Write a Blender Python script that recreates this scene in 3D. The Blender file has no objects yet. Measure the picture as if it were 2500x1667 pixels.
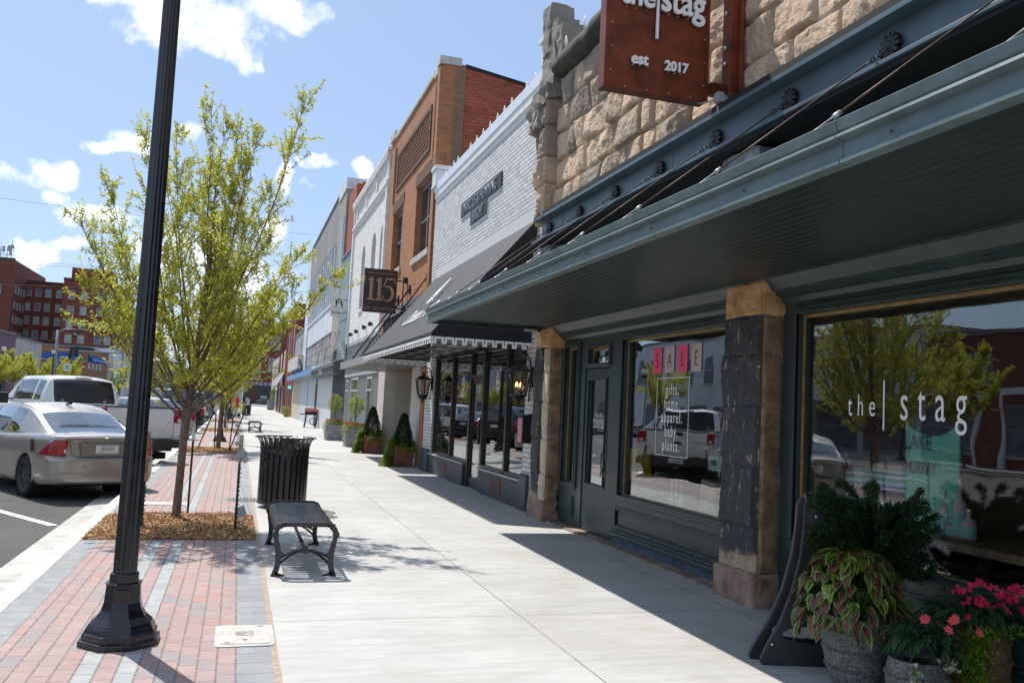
EXPO=.95
SKYSTR=.065
SUNSTR=3.0
import bpy, bmesh, math, random
from mathutils import Vector, Matrix, noise
R=math.radians
D=bpy.data
scene=bpy.context.scene
COL=scene.collection
rnd=random.Random(7)
# ------------------------------------------------------------------ mesh builder
class MB:
    def __init__(s): s.v=[]; s.f=[]; s.a=[]; s.m=[]; s.mi=0; s.tone=0.5
    def add(s,vs,fs,M=None,tone=None):
        b=len(s.v)
        t=s.tone if tone is None else tone
        for p in vs:
            p=Vector(p)
            s.v.append(M@p if M else p); s.a.append(t)
        for f in fs: s.f.append([b+i for i in f]); s.m.append(s.mi)
        return s
    def box(s,x0,x1,y0,y1,z0,z1,M=None):
        if x0>x1:x0,x1=x1,x0
        if y0>y1:y0,y1=y1,y0
        if z0>z1:z0,z1=z1,z0
        return s.add([(x0,y0,z0),(x1,y0,z0),(x1,y1,z0),(x0,y1,z0),(x0,y0,z1),(x1,y0,z1),(x1,y1,z1),(x0,y1,z1)],
            [(0,3,2,1),(4,5,6,7),(0,1,5,4),(1,2,6,5),(2,3,7,6),(3,0,4,7)],M)
    def bar(s,p,q,w,h=None):
        h=h or w; p=Vector(p);q=Vector(q);d=q-p;L=d.length
        if L<1e-6:return s
        M=Matrix.Translation(p)@d.to_track_quat('Z','Y').to_matrix().to_4x4()
        return s.box(-w/2,w/2,-h/2,h/2,0,L,M)
    def tube(s,pts,r,n=8,cap=True):
        pts=[Vector(p) for p in pts]
        rs=r if isinstance(r,(list,tuple)) else [r]*len(pts)
        b=len(s.v); up=None
        for i,p in enumerate(pts):
            t=(pts[min(i+1,len(pts)-1)]-pts[max(i-1,0)]).normalized()
            if up is None:
                up=t.orthogonal().normalized()
            up=(up-t*up.dot(t))
            if up.length<1e-5: up=t.orthogonal()
            up.normalize(); w=t.cross(up)
            for k in range(n):
                a=2*math.pi*k/n
                s.v.append(p+(up*math.cos(a)+w*math.sin(a))*rs[i]); s.a.append(s.tone)
        for i in range(len(pts)-1):
            for k in range(n):
                a=b+i*n+k;c=b+i*n+(k+1)%n
                s.f.append([a,c,c+n,a+n]); s.m.append(s.mi)
        if cap:
            s.f.append([b+k for k in range(n)][::-1]); s.m.append(s.mi)
            e=b+(len(pts)-1)*n
            s.f.append([e+k for k in range(n)]); s.m.append(s.mi)
        return s
    def lathe(s,prof,c=(0,0,0),n=24,M=None,rot=0,cap=True):
        vs=[];fs=[]
        for (r,z) in prof:
            for k in range(n):
                a=2*math.pi*k/n+rot; rr=r
                vs.append((c[0]+rr*math.cos(a),c[1]+rr*math.sin(a),c[2]+z))
        for i in range(len(prof)-1):
            for k in range(n):
                a=i*n+k;b=i*n+(k+1)%n
                fs.append((a,b,b+n,a+n))
        if cap:
            fs.append(tuple(range(n))[::-1]); e=(len(prof)-1)*n
            fs.append(tuple(e+k for k in range(n)))
        return s.add(vs,fs,M)
    def prism(s,poly,axis,a,b,M=None):
        """poly 2D in the two other axes; extruded along axis from a to b"""
        def P(u,w,t):
            return {'x':(t,u,w),'y':(u,t,w),'z':(u,w,t)}[axis]
        n=len(poly)
        ar=sum(poly[i][0]*poly[(i+1)%n][1]-poly[(i+1)%n][0]*poly[i][1] for i in range(n))
        if (ar<0)!=(axis=='y'): poly=poly[::-1]
        if a>b:a,b=b,a
        vs=[P(u,w,a) for u,w in poly]+[P(u,w,b) for u,w in poly]
        fs=[tuple(range(n))[::-1],tuple(range(n,2*n))]+[(i,(i+1)%n,(i+1)%n+n,i+n) for i in range(n)]
        return s.add(vs,fs,M)
    def quad(s,a,b,c,d): return s.add([a,b,c,d],[(0,1,2,3)])
    def torus(s,c,R_,r,axis='z',n=16,m=6,sx=1,a0=0,a1=2*math.pi):
        pts=[]
        full=abs(a1-a0-2*math.pi)<1e-6
        for k in range(n+1):
            a=a0+(a1-a0)*k/n
            u,w=R_*math.cos(a)*sx,R_*math.sin(a)
            pts.append({'z':(c[0]+u,c[1]+w,c[2]),'x':(c[0],c[1]+u,c[2]+w),'y':(c[0]+u,c[1],c[2]+w)}[axis])
        return s.tube(pts,r,m,cap=not full)
    def sphere(s,c,r,n=12,m=8,sc=(1,1,1)):
        prof=[(max(1e-4,math.sin(math.pi*i/m))*r,-math.cos(math.pi*i/m)*r) for i in range(m+1)]
        M=Matrix.Translation(c)@Matrix.Diagonal((sc[0],sc[1],sc[2],1))
        return s.lathe(prof,n=n,M=M)
    def build(s,name,mat,parent=None,smooth=False,bevel=0,sub=0,loc=None,tone=False,seg=2):
        me=D.meshes.new(name)
        me.from_pydata([tuple(p) for p in s.v],[],s.f)
        mats=mat if isinstance(mat,(list,tuple)) else [mat]
        for m in mats: me.materials.append(m)
        if len(mats)>1:
            me.polygons.foreach_set('material_index',s.m)
        if tone:
            at=me.attributes.new('tone','FLOAT','POINT'); at.data.foreach_set('value',s.a)
        if smooth: me.polygons.foreach_set('use_smooth',[True]*len(me.polygons))
        me.update()
        o=D.objects.new(name,me); COL.objects.link(o)
        if parent is not None:
            o.parent=parent
            if parent.type=='EMPTY' or True:
                o.matrix_parent_inverse=Matrix()
                # parts are given in world coordinates; shift into the parent's frame
                off=Vector(world_loc(parent))
                if not getattr(s,'local',False):
                    o.location=-off
        elif loc is not None: o.location=loc
        if bevel:
            b=o.modifiers.new('b','BEVEL'); b.width=bevel; b.segments=seg; b.limit_method='ANGLE'; b.angle_limit=R(35)
            b.harden_normals=False
        if sub:
            b=o.modifiers.new('s','SUBSURF'); b.levels=sub; b.render_levels=sub
        return o
def world_loc(o):
    l=Vector(o.location); p=o.parent
    while p: l+=p.location; p=p.parent
    return l
def L():  # a builder whose coordinates are already local to the parent
    m=MB(); m.local=True; return m
def tag(o,label=None,cat=None,group=None,kind=None):
    if label: o['label']=label
    if cat: o['category']=cat
    if group: o['group']=group
    if kind: o['kind']=kind
    return o
def empty(name,loc,label,cat,group=None,rz=0):
    o=D.objects.new(name,None); COL.objects.link(o); o.location=loc; o.rotation_euler[2]=rz
    o.empty_display_size=.2
    return tag(o,label,cat,group)
def kids(o): return [c for c in D.objects if c.parent==o]
def copy_tree(o,parent=None):
    c=o.copy(); COL.objects.link(c)
    if parent is not None: c.parent=parent
    for ch in kids(o): copy_tree(ch,c)
    return c
def dup(o,loc,rz,label,group=None,sc=None):
    c=copy_tree(o); c.location=loc; c.rotation_euler[2]=rz; c['label']=label
    if sc: c.scale=sc if isinstance(sc,(tuple,list)) else (sc,sc,sc)
    if group: c['group']=group
    return c
def bake(o):
    """apply modifiers through the depsgraph"""
    dg=bpy.context.evaluated_depsgraph_get(); dg.update()
    me=D.meshes.new_from_object(o.evaluated_get(dg),depsgraph=dg)
    o.modifiers.clear(); o.data=me; return o
def text(name,s,size,mat,parent=None,depth=.004,off=0,xs=1,M=None,align='CENTER',spacing=1,shear=0,lines=1):
    cu=D.curves.new(name,'FONT'); cu.body=s; cu.size=size; cu.extrude=depth; cu.offset=off
    cu.align_x=align; cu.space_character=spacing; cu.shear=shear; cu.resolution_u=4; cu.space_line=lines
    t=D.objects.new('tmp',cu); COL.objects.link(t)
    dg=bpy.context.evaluated_depsgraph_get(); dg.update()
    me=D.meshes.new_from_object(t.evaluated_get(dg),depsgraph=dg)
    D.objects.remove(t); D.curves.remove(cu)
    T=(M or Matrix())@Matrix.Diagonal((xs,1,1,1))
    me.transform(T)
    me.materials.clear(); me.materials.append(mat)
    o=D.objects.new(name,me); COL.objects.link(o)
    if parent is not None:
        o.parent=parent; o.location=-world_loc(parent)
    return o
def face_x(x,y,z):   # text plane facing -x (seen from the street side), reading toward -y
    return Matrix(((0,0,-1,x),(-1,0,0,y),(0,1,0,z),(0,0,0,1)))
def face_y(x,y,z):   # text plane facing -y
    return Matrix(((1,0,0,x),(0,0,-1,y),(0,1,0,z),(0,0,0,1)))
# ------------------------------------------------------------------ materials
class NT:
    def __init__(s,name):
        s.m=D.materials.new(name); s.m.use_nodes=True; s.t=s.m.node_tree; s.n=s.t.nodes; s.l=s.t.links
        s.bs=s.n['Principled BSDF']; s.out=s.n['Material Output']
    def N(s,t,**k):
        n=s.n.new(t)
        for a,b in k.items():
            if a.startswith('i_'): n.inputs[a[2:].replace('_',' ')].default_value=b
            else: setattr(n,a,b)
        return n
    def K(s,a,b): s.l.new(a,b)
    def pos(s,obj=False):
        if obj: return s.N('ShaderNodeTexCoord').outputs['Object']
        return s.N('ShaderNodeNewGeometry').outputs['Position']
    def noise(s,scale,detail=4,rough=.55,vec=None,dist=0):
        n=s.N('ShaderNodeTexNoise'); n.inputs['Scale'].default_value=scale; n.inputs['Detail'].default_value=detail
        n.inputs['Roughness'].default_value=rough; n.inputs['Distortion'].default_value=dist
        s.K(vec if vec is not None else s.pos(),n.inputs['Vector']); return n
    def ramp(s,fac,stops,mode='LINEAR'):
        r=s.N('ShaderNodeValToRGB'); r.color_ramp.interpolation=mode
        e=r.color_ramp.elements
        while len(e)<len(stops): e.new(.5)
        for i,(p,c) in enumerate(stops):
            e[i].position=p
            if not isinstance(c,(tuple,list)): c=(c,c,c)
            e[i].color=(c[0],c[1],c[2],1)
        s.K(fac,r.inputs[0]); return r.outputs[0]
    def mix(s,f,a,b,t='MIX'):
        n=s.N('ShaderNodeMix',data_type='RGBA',blend_type=t)
        for sock,v in ((n.inputs[0],f),(n.inputs[6],a),(n.inputs[7],b)):
            if hasattr(v,'is_linked') or hasattr(v,'links'): s.K(v,sock)
            elif isinstance(v,(tuple,list)): sock.default_value=(v[0],v[1],v[2],1)
            else: sock.default_value=v if sock.type!='RGBA' else (v,v,v,1)
        return n.outputs[2]
    def math(s,op,a,b=None,c=None):
        n=s.N('ShaderNodeMath',operation=op)
        for i,v in enumerate((a,b,c)):
            if v is None: continue
            if hasattr(v,'links'): s.K(v,n.inputs[i])
            else: n.inputs[i].default_value=v
        return n.outputs[0]
    def sep(s,v):
        n=s.N('ShaderNodeSeparateXYZ'); s.K(v,n.inputs[0]); return n.outputs
    def comb(s,x,y,z=0):
        n=s.N('ShaderNodeCombineXYZ')
        for i,v in enumerate((x,y,z)):
            if hasattr(v,'links'): s.K(v,n.inputs[i])
            else: n.inputs[i].default_value=v
        return n.outputs[0]
    def bump(s,h,st=.3,d=.01,prev=None):
        b=s.N('ShaderNodeBump'); b.inputs['Strength'].default_value=st; b.inputs['Distance'].default_value=d
        s.K(h,b.inputs['Height'])
        if prev is not None: s.K(prev,b.inputs['Normal'])
        return b.outputs[0]
    def fin(s,col=None,rough=None,nrm=None,metal=None,spec=None,**k):
        for v,n in ((col,'Base Color'),(rough,'Roughness'),(nrm,'Normal'),(metal,'Metallic'),(spec,'Specular IOR Level')):
            if v is None: continue
            if hasattr(v,'links'): s.K(v,s.bs.inputs[n])
            elif isinstance(v,(tuple,list)): s.bs.inputs[n].default_value=(v[0],v[1],v[2],1)
            else: s.bs.inputs[n].default_value=v
        return s.m
MATS={}
def paint(name,c,rough=.5,var=.08,scale=6,metal=0,bump=.05,bs=40,spec=None,coat=0,obj=False,dirt=0):
    """a paint or plain surface with faint mottling"""
    if name in MATS: return MATS[name]
    t=NT(name); p=t.pos(obj)
    n=t.noise(scale,5,.6,p)
    lo=tuple(x*(1-var*2) for x in c); hi=tuple(min(1,x*(1+var*2)) for x in c)
    col=t.ramp(n.outputs[0],[(.3,lo),(.7,hi)])
    if dirt:
        d=t.noise(scale*.4,6,.7,p,1.)
        f=t.ramp(d.outputs[0],[(.5,0),(.72,dirt)])
        col=t.mix(f,col,(.09,.075,.06))
    r=t.ramp(n.outputs[0],[(.2,max(0,rough-.07)),(.8,min(1,rough+.07))])
    nb=t.noise(bs,3,.6,p)
    t.fin(col,r,t.bump(nb.outputs[0],bump,.01) if bump else None,metal,spec)
    if coat: t.bs.inputs['Coat Weight'].default_value=coat; t.bs.inputs['Coat Roughness'].default_value=.05
    MATS[name]=t.m; return t.m
def brick(name,c1,c2,mort,bw=.203,rh=.067,mo=.01,bump=.5,dark=None,ns=1.,stain=.35,offs=0,obj=False,rough=.85,staincol=(.08,.06,.05)):
    t=NT(name); p=t.sep(t.pos(obj)); v=t.comb(t.math('ADD',p[0],p[1]),p[2],0)
    b=t.N('ShaderNodeTexBrick'); t.K(v,b.inputs['Vector'])
    b.offset=.5; b.inputs['Scale'].default_value=1
    b.inputs['Brick Width'].default_value=bw; b.inputs['Row Height'].default_value=rh
    b.inputs['Mortar Size'].default_value=mo; b.inputs['Mortar Smooth'].default_value=.3
    b.inputs['Bias'].default_value=0
    b.inputs['Color1'].default_value=(*c1,1); b.inputs['Color2'].default_value=(*c2,1); b.inputs['Mortar'].default_value=(*mort,1)
    # per-brick random tone
    n=t.noise(3.,3,.6,t.comb(t.math('MULTIPLY',t.math('FLOOR',t.math('DIVIDE',t.math('ADD',p[0],p[1]),bw)),3.7),t.math('MULTIPLY',t.math('FLOOR',t.math('DIVIDE',p[2],rh)),5.3),0))
    col=t.mix(.55,b.outputs[0],t.ramp(n.outputs[0],[(.3,.55),(.7,1.25)]),'MULTIPLY')
    w=t.noise(.9*ns,6,.65)
    col=t.mix(t.ramp(w.outputs[0],[(.45,0),(.75,stain)]),col,staincol)
    w2=t.noise(30,4,.6)
    col=t.mix(.3,col,t.ramp(w2.outputs[0],[(.3,.6),(.7,1.2)]),'MULTIPLY')
    h=t.math('ADD',t.math('MULTIPLY',b.outputs[1],-1),t.math('MULTIPLY',w2.outputs[0],.35))
    t.fin(col,rough,t.bump(h,bump,.008))
    MATS[name]=t.m; return t.m
def glass(name='storefront_glass',tint=(.92,.96,.95),refl=1.0,wob=.0):
    if name in MATS: return MATS[name]
    t=NT(name); t.n.remove(t.bs)
    fr=t.N('ShaderNodeFresnel'); io=t.math('MULTIPLY_ADD',t.N('ShaderNodeNewGeometry').outputs['Backfacing'],1/1.62-1.62,1.62); t.K(io,fr.inputs['IOR'])
    gl=t.N('ShaderNodeBsdfGlossy'); gl.inputs['Roughness'].default_value=.0; gl.inputs['Color'].default_value=(.95,.97,1,1)
    if wob:
        n=t.noise(1.1,2,.5); b=t.bump(n.outputs[0],wob,.02); t.K(b,gl.inputs['Normal'])
    tr=t.N('ShaderNodeBsdfTransparent'); tr.inputs['Color'].default_value=(*tint,1)
    f=t.math('MULTIPLY',fr.outputs[0],refl)
    f=t.math('MINIMUM',f,1.)
    mx=t.N('ShaderNodeMixShader'); t.K(f,mx.inputs[0]); t.K(tr.outputs[0],mx.inputs[1]); t.K(gl.outputs[0],mx.inputs[2])
    t.K(mx.outputs[0],t.out.inputs['Surface']); MATS[name]=t.m; return t.m
def foliage(name,c1,c2,trans=.5,hue=None):
    t=NT(name)
    at=t.N('ShaderNodeAttribute',attribute_name='tone')
    n=t.noise(2.2,3,.6)
    f=t.math('ADD',t.math('MULTIPLY',at.outputs['Fac'],.6),t.math('MULTIPLY',n.outputs[0],.4))
    col=t.ramp(f,[(.25,c1),(.75,c2)])
    t.fin(col,.5)
    t.bs.inputs['Specular IOR Level'].default_value=.3
    tl=t.N('ShaderNodeBsdfTranslucent'); 
    t.K(t.mix(.3,col,(.95,.92,.16),'MIX') if hue is None else t.mix(.4,col,hue),tl.inputs['Color'])
    mx=t.N('ShaderNodeMixShader'); mx.inputs[0].default_value=trans
    t.K(t.bs.outputs[0],mx.inputs[1]); t.K(tl.outputs[0],mx.inputs[2]); t.K(mx.outputs[0],t.out.inputs['Surface'])
    return t.m
def carpaint(name,c,metal=.55,rough=.3,dust=.15):
    t=NT(name); p=t.pos()
    n=t.noise(3,4,.6); f=t.ramp(n.outputs[0],[(.45,0),(.8,dust)])
    col=t.mix(f,c,(.3,.26,.2))
    r=t.ramp(n.outputs[0],[(.3,rough),(.8,rough+.15)])
    t.fin(col,r,None,metal)
    t.bs.inputs['Coat Weight'].default_value=.8; t.bs.inputs['Coat Roughness'].default_value=.06
    return t.m
def emit(name,c,st):
    t=NT(name); t.fin(c,.5); t.bs.inputs['Emission Color'].default_value=(*c,1); t.bs.inputs['Emission Strength'].default_value=st; return t.m
# ================================================================== camera
cam=D.objects.new('camera',D.cameras.new('camera')); COL.objects.link(cam)
F_=2118.9187; Yc=Vector((-670,-132.5,-F_)).normalized(); Xc=Vector((6800,-499.5,-F_)).normalized(); Zc=Xc.cross(Yc)
cam.matrix_world=Matrix.Translation((0,0,1.55))@Matrix((Xc,Yc,Zc)).to_4x4()
cam.data.sensor_width=36; cam.data.lens=F_*36/2500; cam.data.clip_end=3000; cam.data.clip_start=.05
scene.camera=cam
scene.render.resolution_x=1024; scene.render.resolution_y=682
scene.view_settings.view_transform='Standard'; scene.view_settings.look='None'; scene.view_settings.gamma=1
scene.view_settings.exposure=EXPO
# ================================================================== sky + sun
SUNDIR=Vector((-.275,.585,1.)).normalized()
elev=math.asin(SUNDIR.z); azi=math.atan2(SUNDIR.x,SUNDIR.y)
W=D.worlds.new('World'); scene.world=W; W.use_nodes=True
wt=NT.__new__(NT); wt.t=W.node_tree; wt.n=wt.t.nodes; wt.l=wt.t.links
bg=wt.n['Background']
sky=wt.N('ShaderNodeTexSky',sky_type='NISHITA'); sky.sun_disc=False; sky.sun_elevation=elev; sky.sun_rotation=azi
sky.air_density=1.0; sky.dust_density=1.2; sky.ozone_density=1.5; sky.altitude=300
dir0=wt.N('ShaderNodeTexCoord').outputs['Generated']
wv=wt.N('ShaderNodeVectorMath',operation='SUBTRACT'); wt.K(wt.noise(14,3,.6,dir0).outputs[1],wv.inputs[0]); wv.inputs[1].default_value=(.5,.5,.5)
ws_=wt.N('ShaderNodeVectorMath',operation='SCALE'); wt.K(wv.outputs[0],ws_.inputs[0]); ws_.inputs['Scale'].default_value=.055
wa=wt.N('ShaderNodeVectorMath',operation='ADD'); wt.K(dir0,wa.inputs[0]); wt.K(ws_.outputs[0],wa.inputs[1]); dirv=wa.outputs[0]
def cray(u,v): return (Matrix((Xc,Yc,Zc))@Vector((u-1250,-(v-833.5),-F_))).normalized()
# clouds: soft blobs in fixed sky directions, broken up by noise
blobs=[(480,20,.100,.034,1.0),(400,75,.055,.026,1.0),(520,85,.055,.026,1.0),(590,125,.020,.026,.9),(700,30,.045,.022,.9),(270,10,.03,.012,.7),(330,350,.035,.017,1.0),(270,365,.020,.010,.9),(462,318,.018,.010,.9),
 (115,425,.022,.011,.95),(60,440,.025,.010,.9),(10,430,.018,.012,.9),(165,425,.018,.013,.9),(120,470,.018,.010,.7),(690,420,.010,.018,.9),(775,402,.026,.009,1.0),(735,405,.010,.008,.9),(748,455,.012,.006,.5),
 (886,430,.012,.012,.9),(88,620,.020,.020,.9),(230,525,.035,.015,.8),(665,560,.022,.020,.9),(640,690,.04,.03,.8),(440,640,.07,.04,.8),(560,740,.06,.03,.7),(165,600,.02,.010,.5)]
wn=wt.noise(24,9,.66,dir0,.3); wn2=wt.noise(5,4,.5,dirv)
tot=None
for (u,v,su,sv,a) in blobs:
    d=cray(u,v); e1=Vector((d.y,-d.x,0)).normalized(); e2=d.cross(e1)
    def dotn(e):
        n=wt.N('ShaderNodeVectorMath',operation='DOT_PRODUCT'); wt.K(dirv,n.inputs[0]); n.inputs[1].default_value=e; return n.outputs['Value']
    q=wt.math('ADD',wt.math('POWER',wt.math('DIVIDE',dotn(e1),su),2),wt.math('POWER',wt.math('DIVIDE',dotn(e2),sv),2))
    f=wt.math('MULTIPLY',wt.math('SUBTRACT',1,q),a)
    f=wt.math('MULTIPLY',f,wt.math('GREATER_THAN',dotn(d),.5))
    tot=f if tot is None else wt.math('MAXIMUM',tot,f)
# scattered clouds out of view, cover thickened to add white ambient light
z_=wt.sep(dirv)[2]
far_=wt.math('MULTIPLY',wt.math('SUBTRACT',wn2.outputs[0],.47),5)
behind=wt.math('LESS_THAN',wt.sep(dirv)[1],.2)
tot=wt.math('MAXIMUM',tot,wt.math('SUBTRACT',wt.math('MULTIPLY',far_,behind),wt.math('MULTIPLY',wt.math('SUBTRACT',1,behind),2)))
ncl=wt.math('ADD',tot,wt.math('MULTIPLY',wt.math('SUBTRACT',wn.outputs[0],.5),3.2))
cov=wt.N('ShaderNodeMapRange',interpolation_type='SMOOTHSTEP'); wt.K(ncl,cov.inputs[0]); cov.inputs[1].default_value=.0; cov.inputs[2].default_value=1.15
wt.K(wt.math('MULTIPLY',cov.outputs[0],wt.math('MULTIPLY',wt.math('MINIMUM',1,wt.math('MAXIMUM',0,wt.math('ADD',wt.math('MULTIPLY',tot,1.6),1.25))),1)),cov2:=wt.N('ShaderNodeMath',operation='MULTIPLY').inputs[0]); cv=cov2.node; cv.inputs[1].default_value=.96
ccol=wt.ramp(wt.noise(9,4,.5,dirv).outputs[0],[(.35,(9.5,9.9,10.6)),(.65,(12.5,12.6,12.8))])
# thin high haze lightens the blue
skyc=wt.mix(.45,sky.outputs[0],(4.2,6.0,9.2))
wt.K(wt.mix(cv.outputs[0],skyc,ccol),bg.inputs[0]); bg.inputs[1].default_value=SKYSTR
sun=D.objects.new('sun',D.lights.new('sun','SUN')); COL.objects.link(sun)
sun.data.energy=SUNSTR; sun.data.angle=R(.5); sun.data.color=(1,.955,.88)
sun.rotation_euler=SUNDIR.to_track_quat('Z','Y').to_euler()
# ================================================================== ground
def concrete():
    t=NT('sidewalk_concrete'); p=t.sep(t.pos())
    v=t.comb(t.math('SUBTRACT',p[1],.81),t.math('SUBTRACT',p[0],.31),0)
    b=t.N('ShaderNodeTexBrick'); t.K(v,b.inputs['Vector']); b.offset=0
    b.inputs['Scale'].default_value=1; b.inputs['Brick Width'].default_value=1.85; b.inputs['Row Height'].default_value=1.84
    b.inputs['Mortar Size'].default_value=.006; b.inputs['Mortar Smooth'].default_value=.2; b.inputs['Bias'].default_value=0
    b.inputs['Color1'].default_value=(.485,.48,.465,1); b.inputs['Color2'].default_value=(.435,.43,.412,1); b.inputs['Mortar'].default_value=(.2,.19,.175,1)
    st=t.noise(2.2,5,.6,t.comb(t.math('MULTIPLY',p[0],.7),t.math('MULTIPLY',p[1],6),0))
    n=t.noise(1.3,6,.65); n2=t.noise(140,3,.6); br=t.noise(3.2,3,.6,t.comb(t.math('MULTIPLY',p[0],2.),t.math('MULTIPLY',p[1],90),0))
    c=t.mix(.6,b.outputs[0],t.ramp(st.outputs[0],[(.3,(.82,.82,.82)),(.65,(1.1,1.1,1.1))]),'MULTIPLY')
    c=t.mix(.55,c,t.ramp(n.outputs[0],[(.28,(.76,.75,.73)),(.6,(1.06,1.06,1.06))]),'MULTIPLY')
    c=t.mix(.25,c,t.ramp(n2.outputs[0],[(.3,(.75,.75,.75)),(.7,(1.1,1.1,1.1))]),'MULTIPLY')
    mo_=t.noise(.55,5,.7,None,.8); c=t.mix(t.ramp(mo_.outputs[0],[(.46,0),(.68,.42)]),c,(.33,.31,.28)); gr=t.noise(420,2,.6); c=t.mix(.35,c,t.ramp(gr.outputs[0],[(.35,(.72,.72,.72)),(.65,(1.15,1.15,1.15))]),'MULTIPLY')
    sp=t.N('ShaderNodeTexVoronoi'); sp.inputs['Scale'].default_value=2.3; t.K(t.pos(),sp.inputs['Vector'])
    c=t.mix(t.ramp(sp.outputs['Distance'],[(.022,.5),(.034,0)]),c,(.16,.13,.1))
    h=t.math('ADD',t.math('ADD',t.math('MULTIPLY',b.outputs[1],-2.),t.math('MULTIPLY',n2.outputs[0],.12)),t.math('MULTIPLY',br.outputs[0],.35))
    return t.fin(c,.85,t.bump(h,.4,.006))
def pavers():
    t=NT('brick_pavers'); p=t.sep(t.pos()); x=p[0]; y=p[1]
    xr=t.math('SUBTRACT',.10,x)           # inner columns count leftwards from the right border
    cw=.1055; k=t.math('FLOOR',t.math('DIVIDE',xr,cw))
    bord=t.math('MAXIMUM',t.math('GREATER_THAN',x,.10),t.math('LESS_THAN',x,.10-cw*12.6))
    # joints
    fx=t.math('FRACT',t.math('DIVIDE',xr,cw)); jx=t.math('MULTIPLY',t.math('MINIMUM',fx,t.math('SUBTRACT',1,fx)),cw)
    jb=t.math('MINIMUM',t.math('ABSOLUTE',t.math('SUBTRACT',x,.10)),t.math('ABSOLUTE',t.math('SUBTRACT',x,.10-cw*12.6)))
    off=t.math('MULTIPLY',t.math('MODULO',t.math('ADD',k,40),2),.5)
    off=t.math('MULTIPLY',off,t.math('SUBTRACT',1,bord))
    yy=t.math('ADD',t.math('DIVIDE',y,.2),off); row=t.math('FLOOR',yy)
    fy=t.math('FRACT',yy); jy=t.math('MULTIPLY',t.math('MINIMUM',fy,t.math('SUBTRACT',1,fy)),.2)
    jx2=t.math('ADD',t.math('MULTIPLY',bord,jb),t.math('MULTIPLY',t.math('SUBTRACT',1,bord),jx))
    j=t.math('MINIMUM',jx2,t.math('MULTIPLY',jy,1.3))
    wob=t.noise(25,3,.6); j=t.math('ADD',j,t.math('MULTIPLY',t.math('SUBTRACT',wob.outputs[0],.5),.003))
    jm=t.ramp(j,[(.0034,1),(.0062,0)])
    kk=t.math('ADD',k,t.math('MULTIPLY',bord,31))
    wn=t.N('ShaderNodeTexWhiteNoise',noise_dimensions='2D'); t.K(t.comb(kk,row),wn.inputs['Vector'])
    red=t.ramp(wn.outputs[0],[(0,(.29,.27,.275)),(.18,(.34,.26,.25)),(.5,(.39,.262,.24)),(.8,(.37,.28,.265)),(1,(.41,.235,.21))])
    gry=t.ramp(wn.outputs[0],[(0,(.32,.34,.345)),(.5,(.385,.40,.40)),(1,(.35,.37,.375))])
    bl=t.ramp(wn.outputs[0],[(0,(.25,.262,.275)),(1,(.31,.32,.328))])
    s5=t.math('MULTIPLY',t.math('GREATER_THAN',k,4.5),t.math('LESS_THAN',k,5.5)); s7=t.math('MULTIPLY',t.math('GREATER_THAN',k,6.5),t.math('LESS_THAN',k,7.5))
    c=t.mix(t.math('MAXIMUM',s5,s7),red,gry); c=t.mix(bord,c,bl)
    dt=t.noise(1.1,6,.7,None,.6); c=t.mix(t.ramp(dt.outputs[0],[(.48,0),(.7,.4)]),c,(.24,.215,.19)); n=t.noise(7,5,.65); c=t.mix(.55,c,t.ramp(n.outputs[0],[(.3,(.8,.82,.85)),(.7,(1.12,1.1,1.1))]),'MULTIPLY')
    n2=t.noise(160,3,.6); c=t.mix(.4,c,t.ramp(n2.outputs[0],[(.3,(.7,.7,.7)),(.7,(1.2,1.2,1.2))]),'MULTIPLY')
    jc=t.ramp(wob.outputs[0],[(.4,(.10,.085,.075)),(.62,(.26,.23,.20))])
    c=t.mix(t.math('MULTIPLY',jm,.9),c,jc)
    h=t.math('ADD',t.math('MULTIPLY',jm,-1),t.math('ADD',t.math('MULTIPLY',n2.outputs[0],.12),t.math('MULTIPLY',wn.outputs[0],.25)))
    return t.fin(c,.85,t.bump(h,.5,.006))
def asphalt():
    t=NT('asphalt'); n=t.noise(.5,6,.7); n2=t.noise(110,3,.7)
    v=t.N('ShaderNodeTexVoronoi'); v.inputs['Scale'].default_value=90; t.K(t.pos(),v.inputs['Vector'])
    c=t.ramp(n.outputs[0],[(.3,(.05,.05,.052)),(.7,(.085,.083,.08))])
    c=t.mix(.5,c,t.ramp(n2.outputs[0],[(.35,(.5,.5,.5)),(.68,(1.7,1.7,1.7))]),'MULTIPLY')
    cr=t.N('ShaderNodeTexVoronoi',feature='DISTANCE_TO_EDGE'); cr.inputs['Scale'].default_value=.35; t.K(t.noise(.8,4,.6).outputs[1],cr.inputs['Vector'])
    return t.fin(c,.88,t.bump(t.math('ADD',n2.outputs[0],v.outputs['Distance']),.5,.008))
M_conc=concrete(); M_pav=pavers(); M_asph=asphalt()
M_curb=paint('curb_concrete',(.52,.51,.48),.85,.1,3,bump=.3,bs=150,dirt=.25)
M_gutter=paint('gutter_concrete',(.44,.425,.39),.88,.14,2.5,bump=.3,bs=150,dirt=.45)
M_seal=paint('joint_filler',(.36,.29,.23),.9,.15,9,bump=.3)
M_white=paint('road_paint',(.8,.8,.78),.7,.12,12,bump=.2,bs=120,dirt=.35)
M_grass=paint('grass_ground',(.06,.09,.03),.95,.25,.4)
def st(name,mb,m,**k): return tag(mb.build(name,m,**k),kind='structure')
st('ground',MB().box(-400,500,-60,1500,-.40,-.16),M_grass)
st('road',MB().box(-22,-1.93,-40,420,-.3,-.13),M_asph)
st('cross_street',MB().box(-120,60,150,168,-.3,-.126),M_asph)
st('sidewalk',MB().box(.345,9,-12,150,-.3,0),M_conc)
st('brick_pavement',MB().box(-1.43,.305,-12,150,-.3,0),M_pav)
st('joint_strip',MB().box(.305,.345,-12,150,-.3,.002),M_seal)
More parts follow.
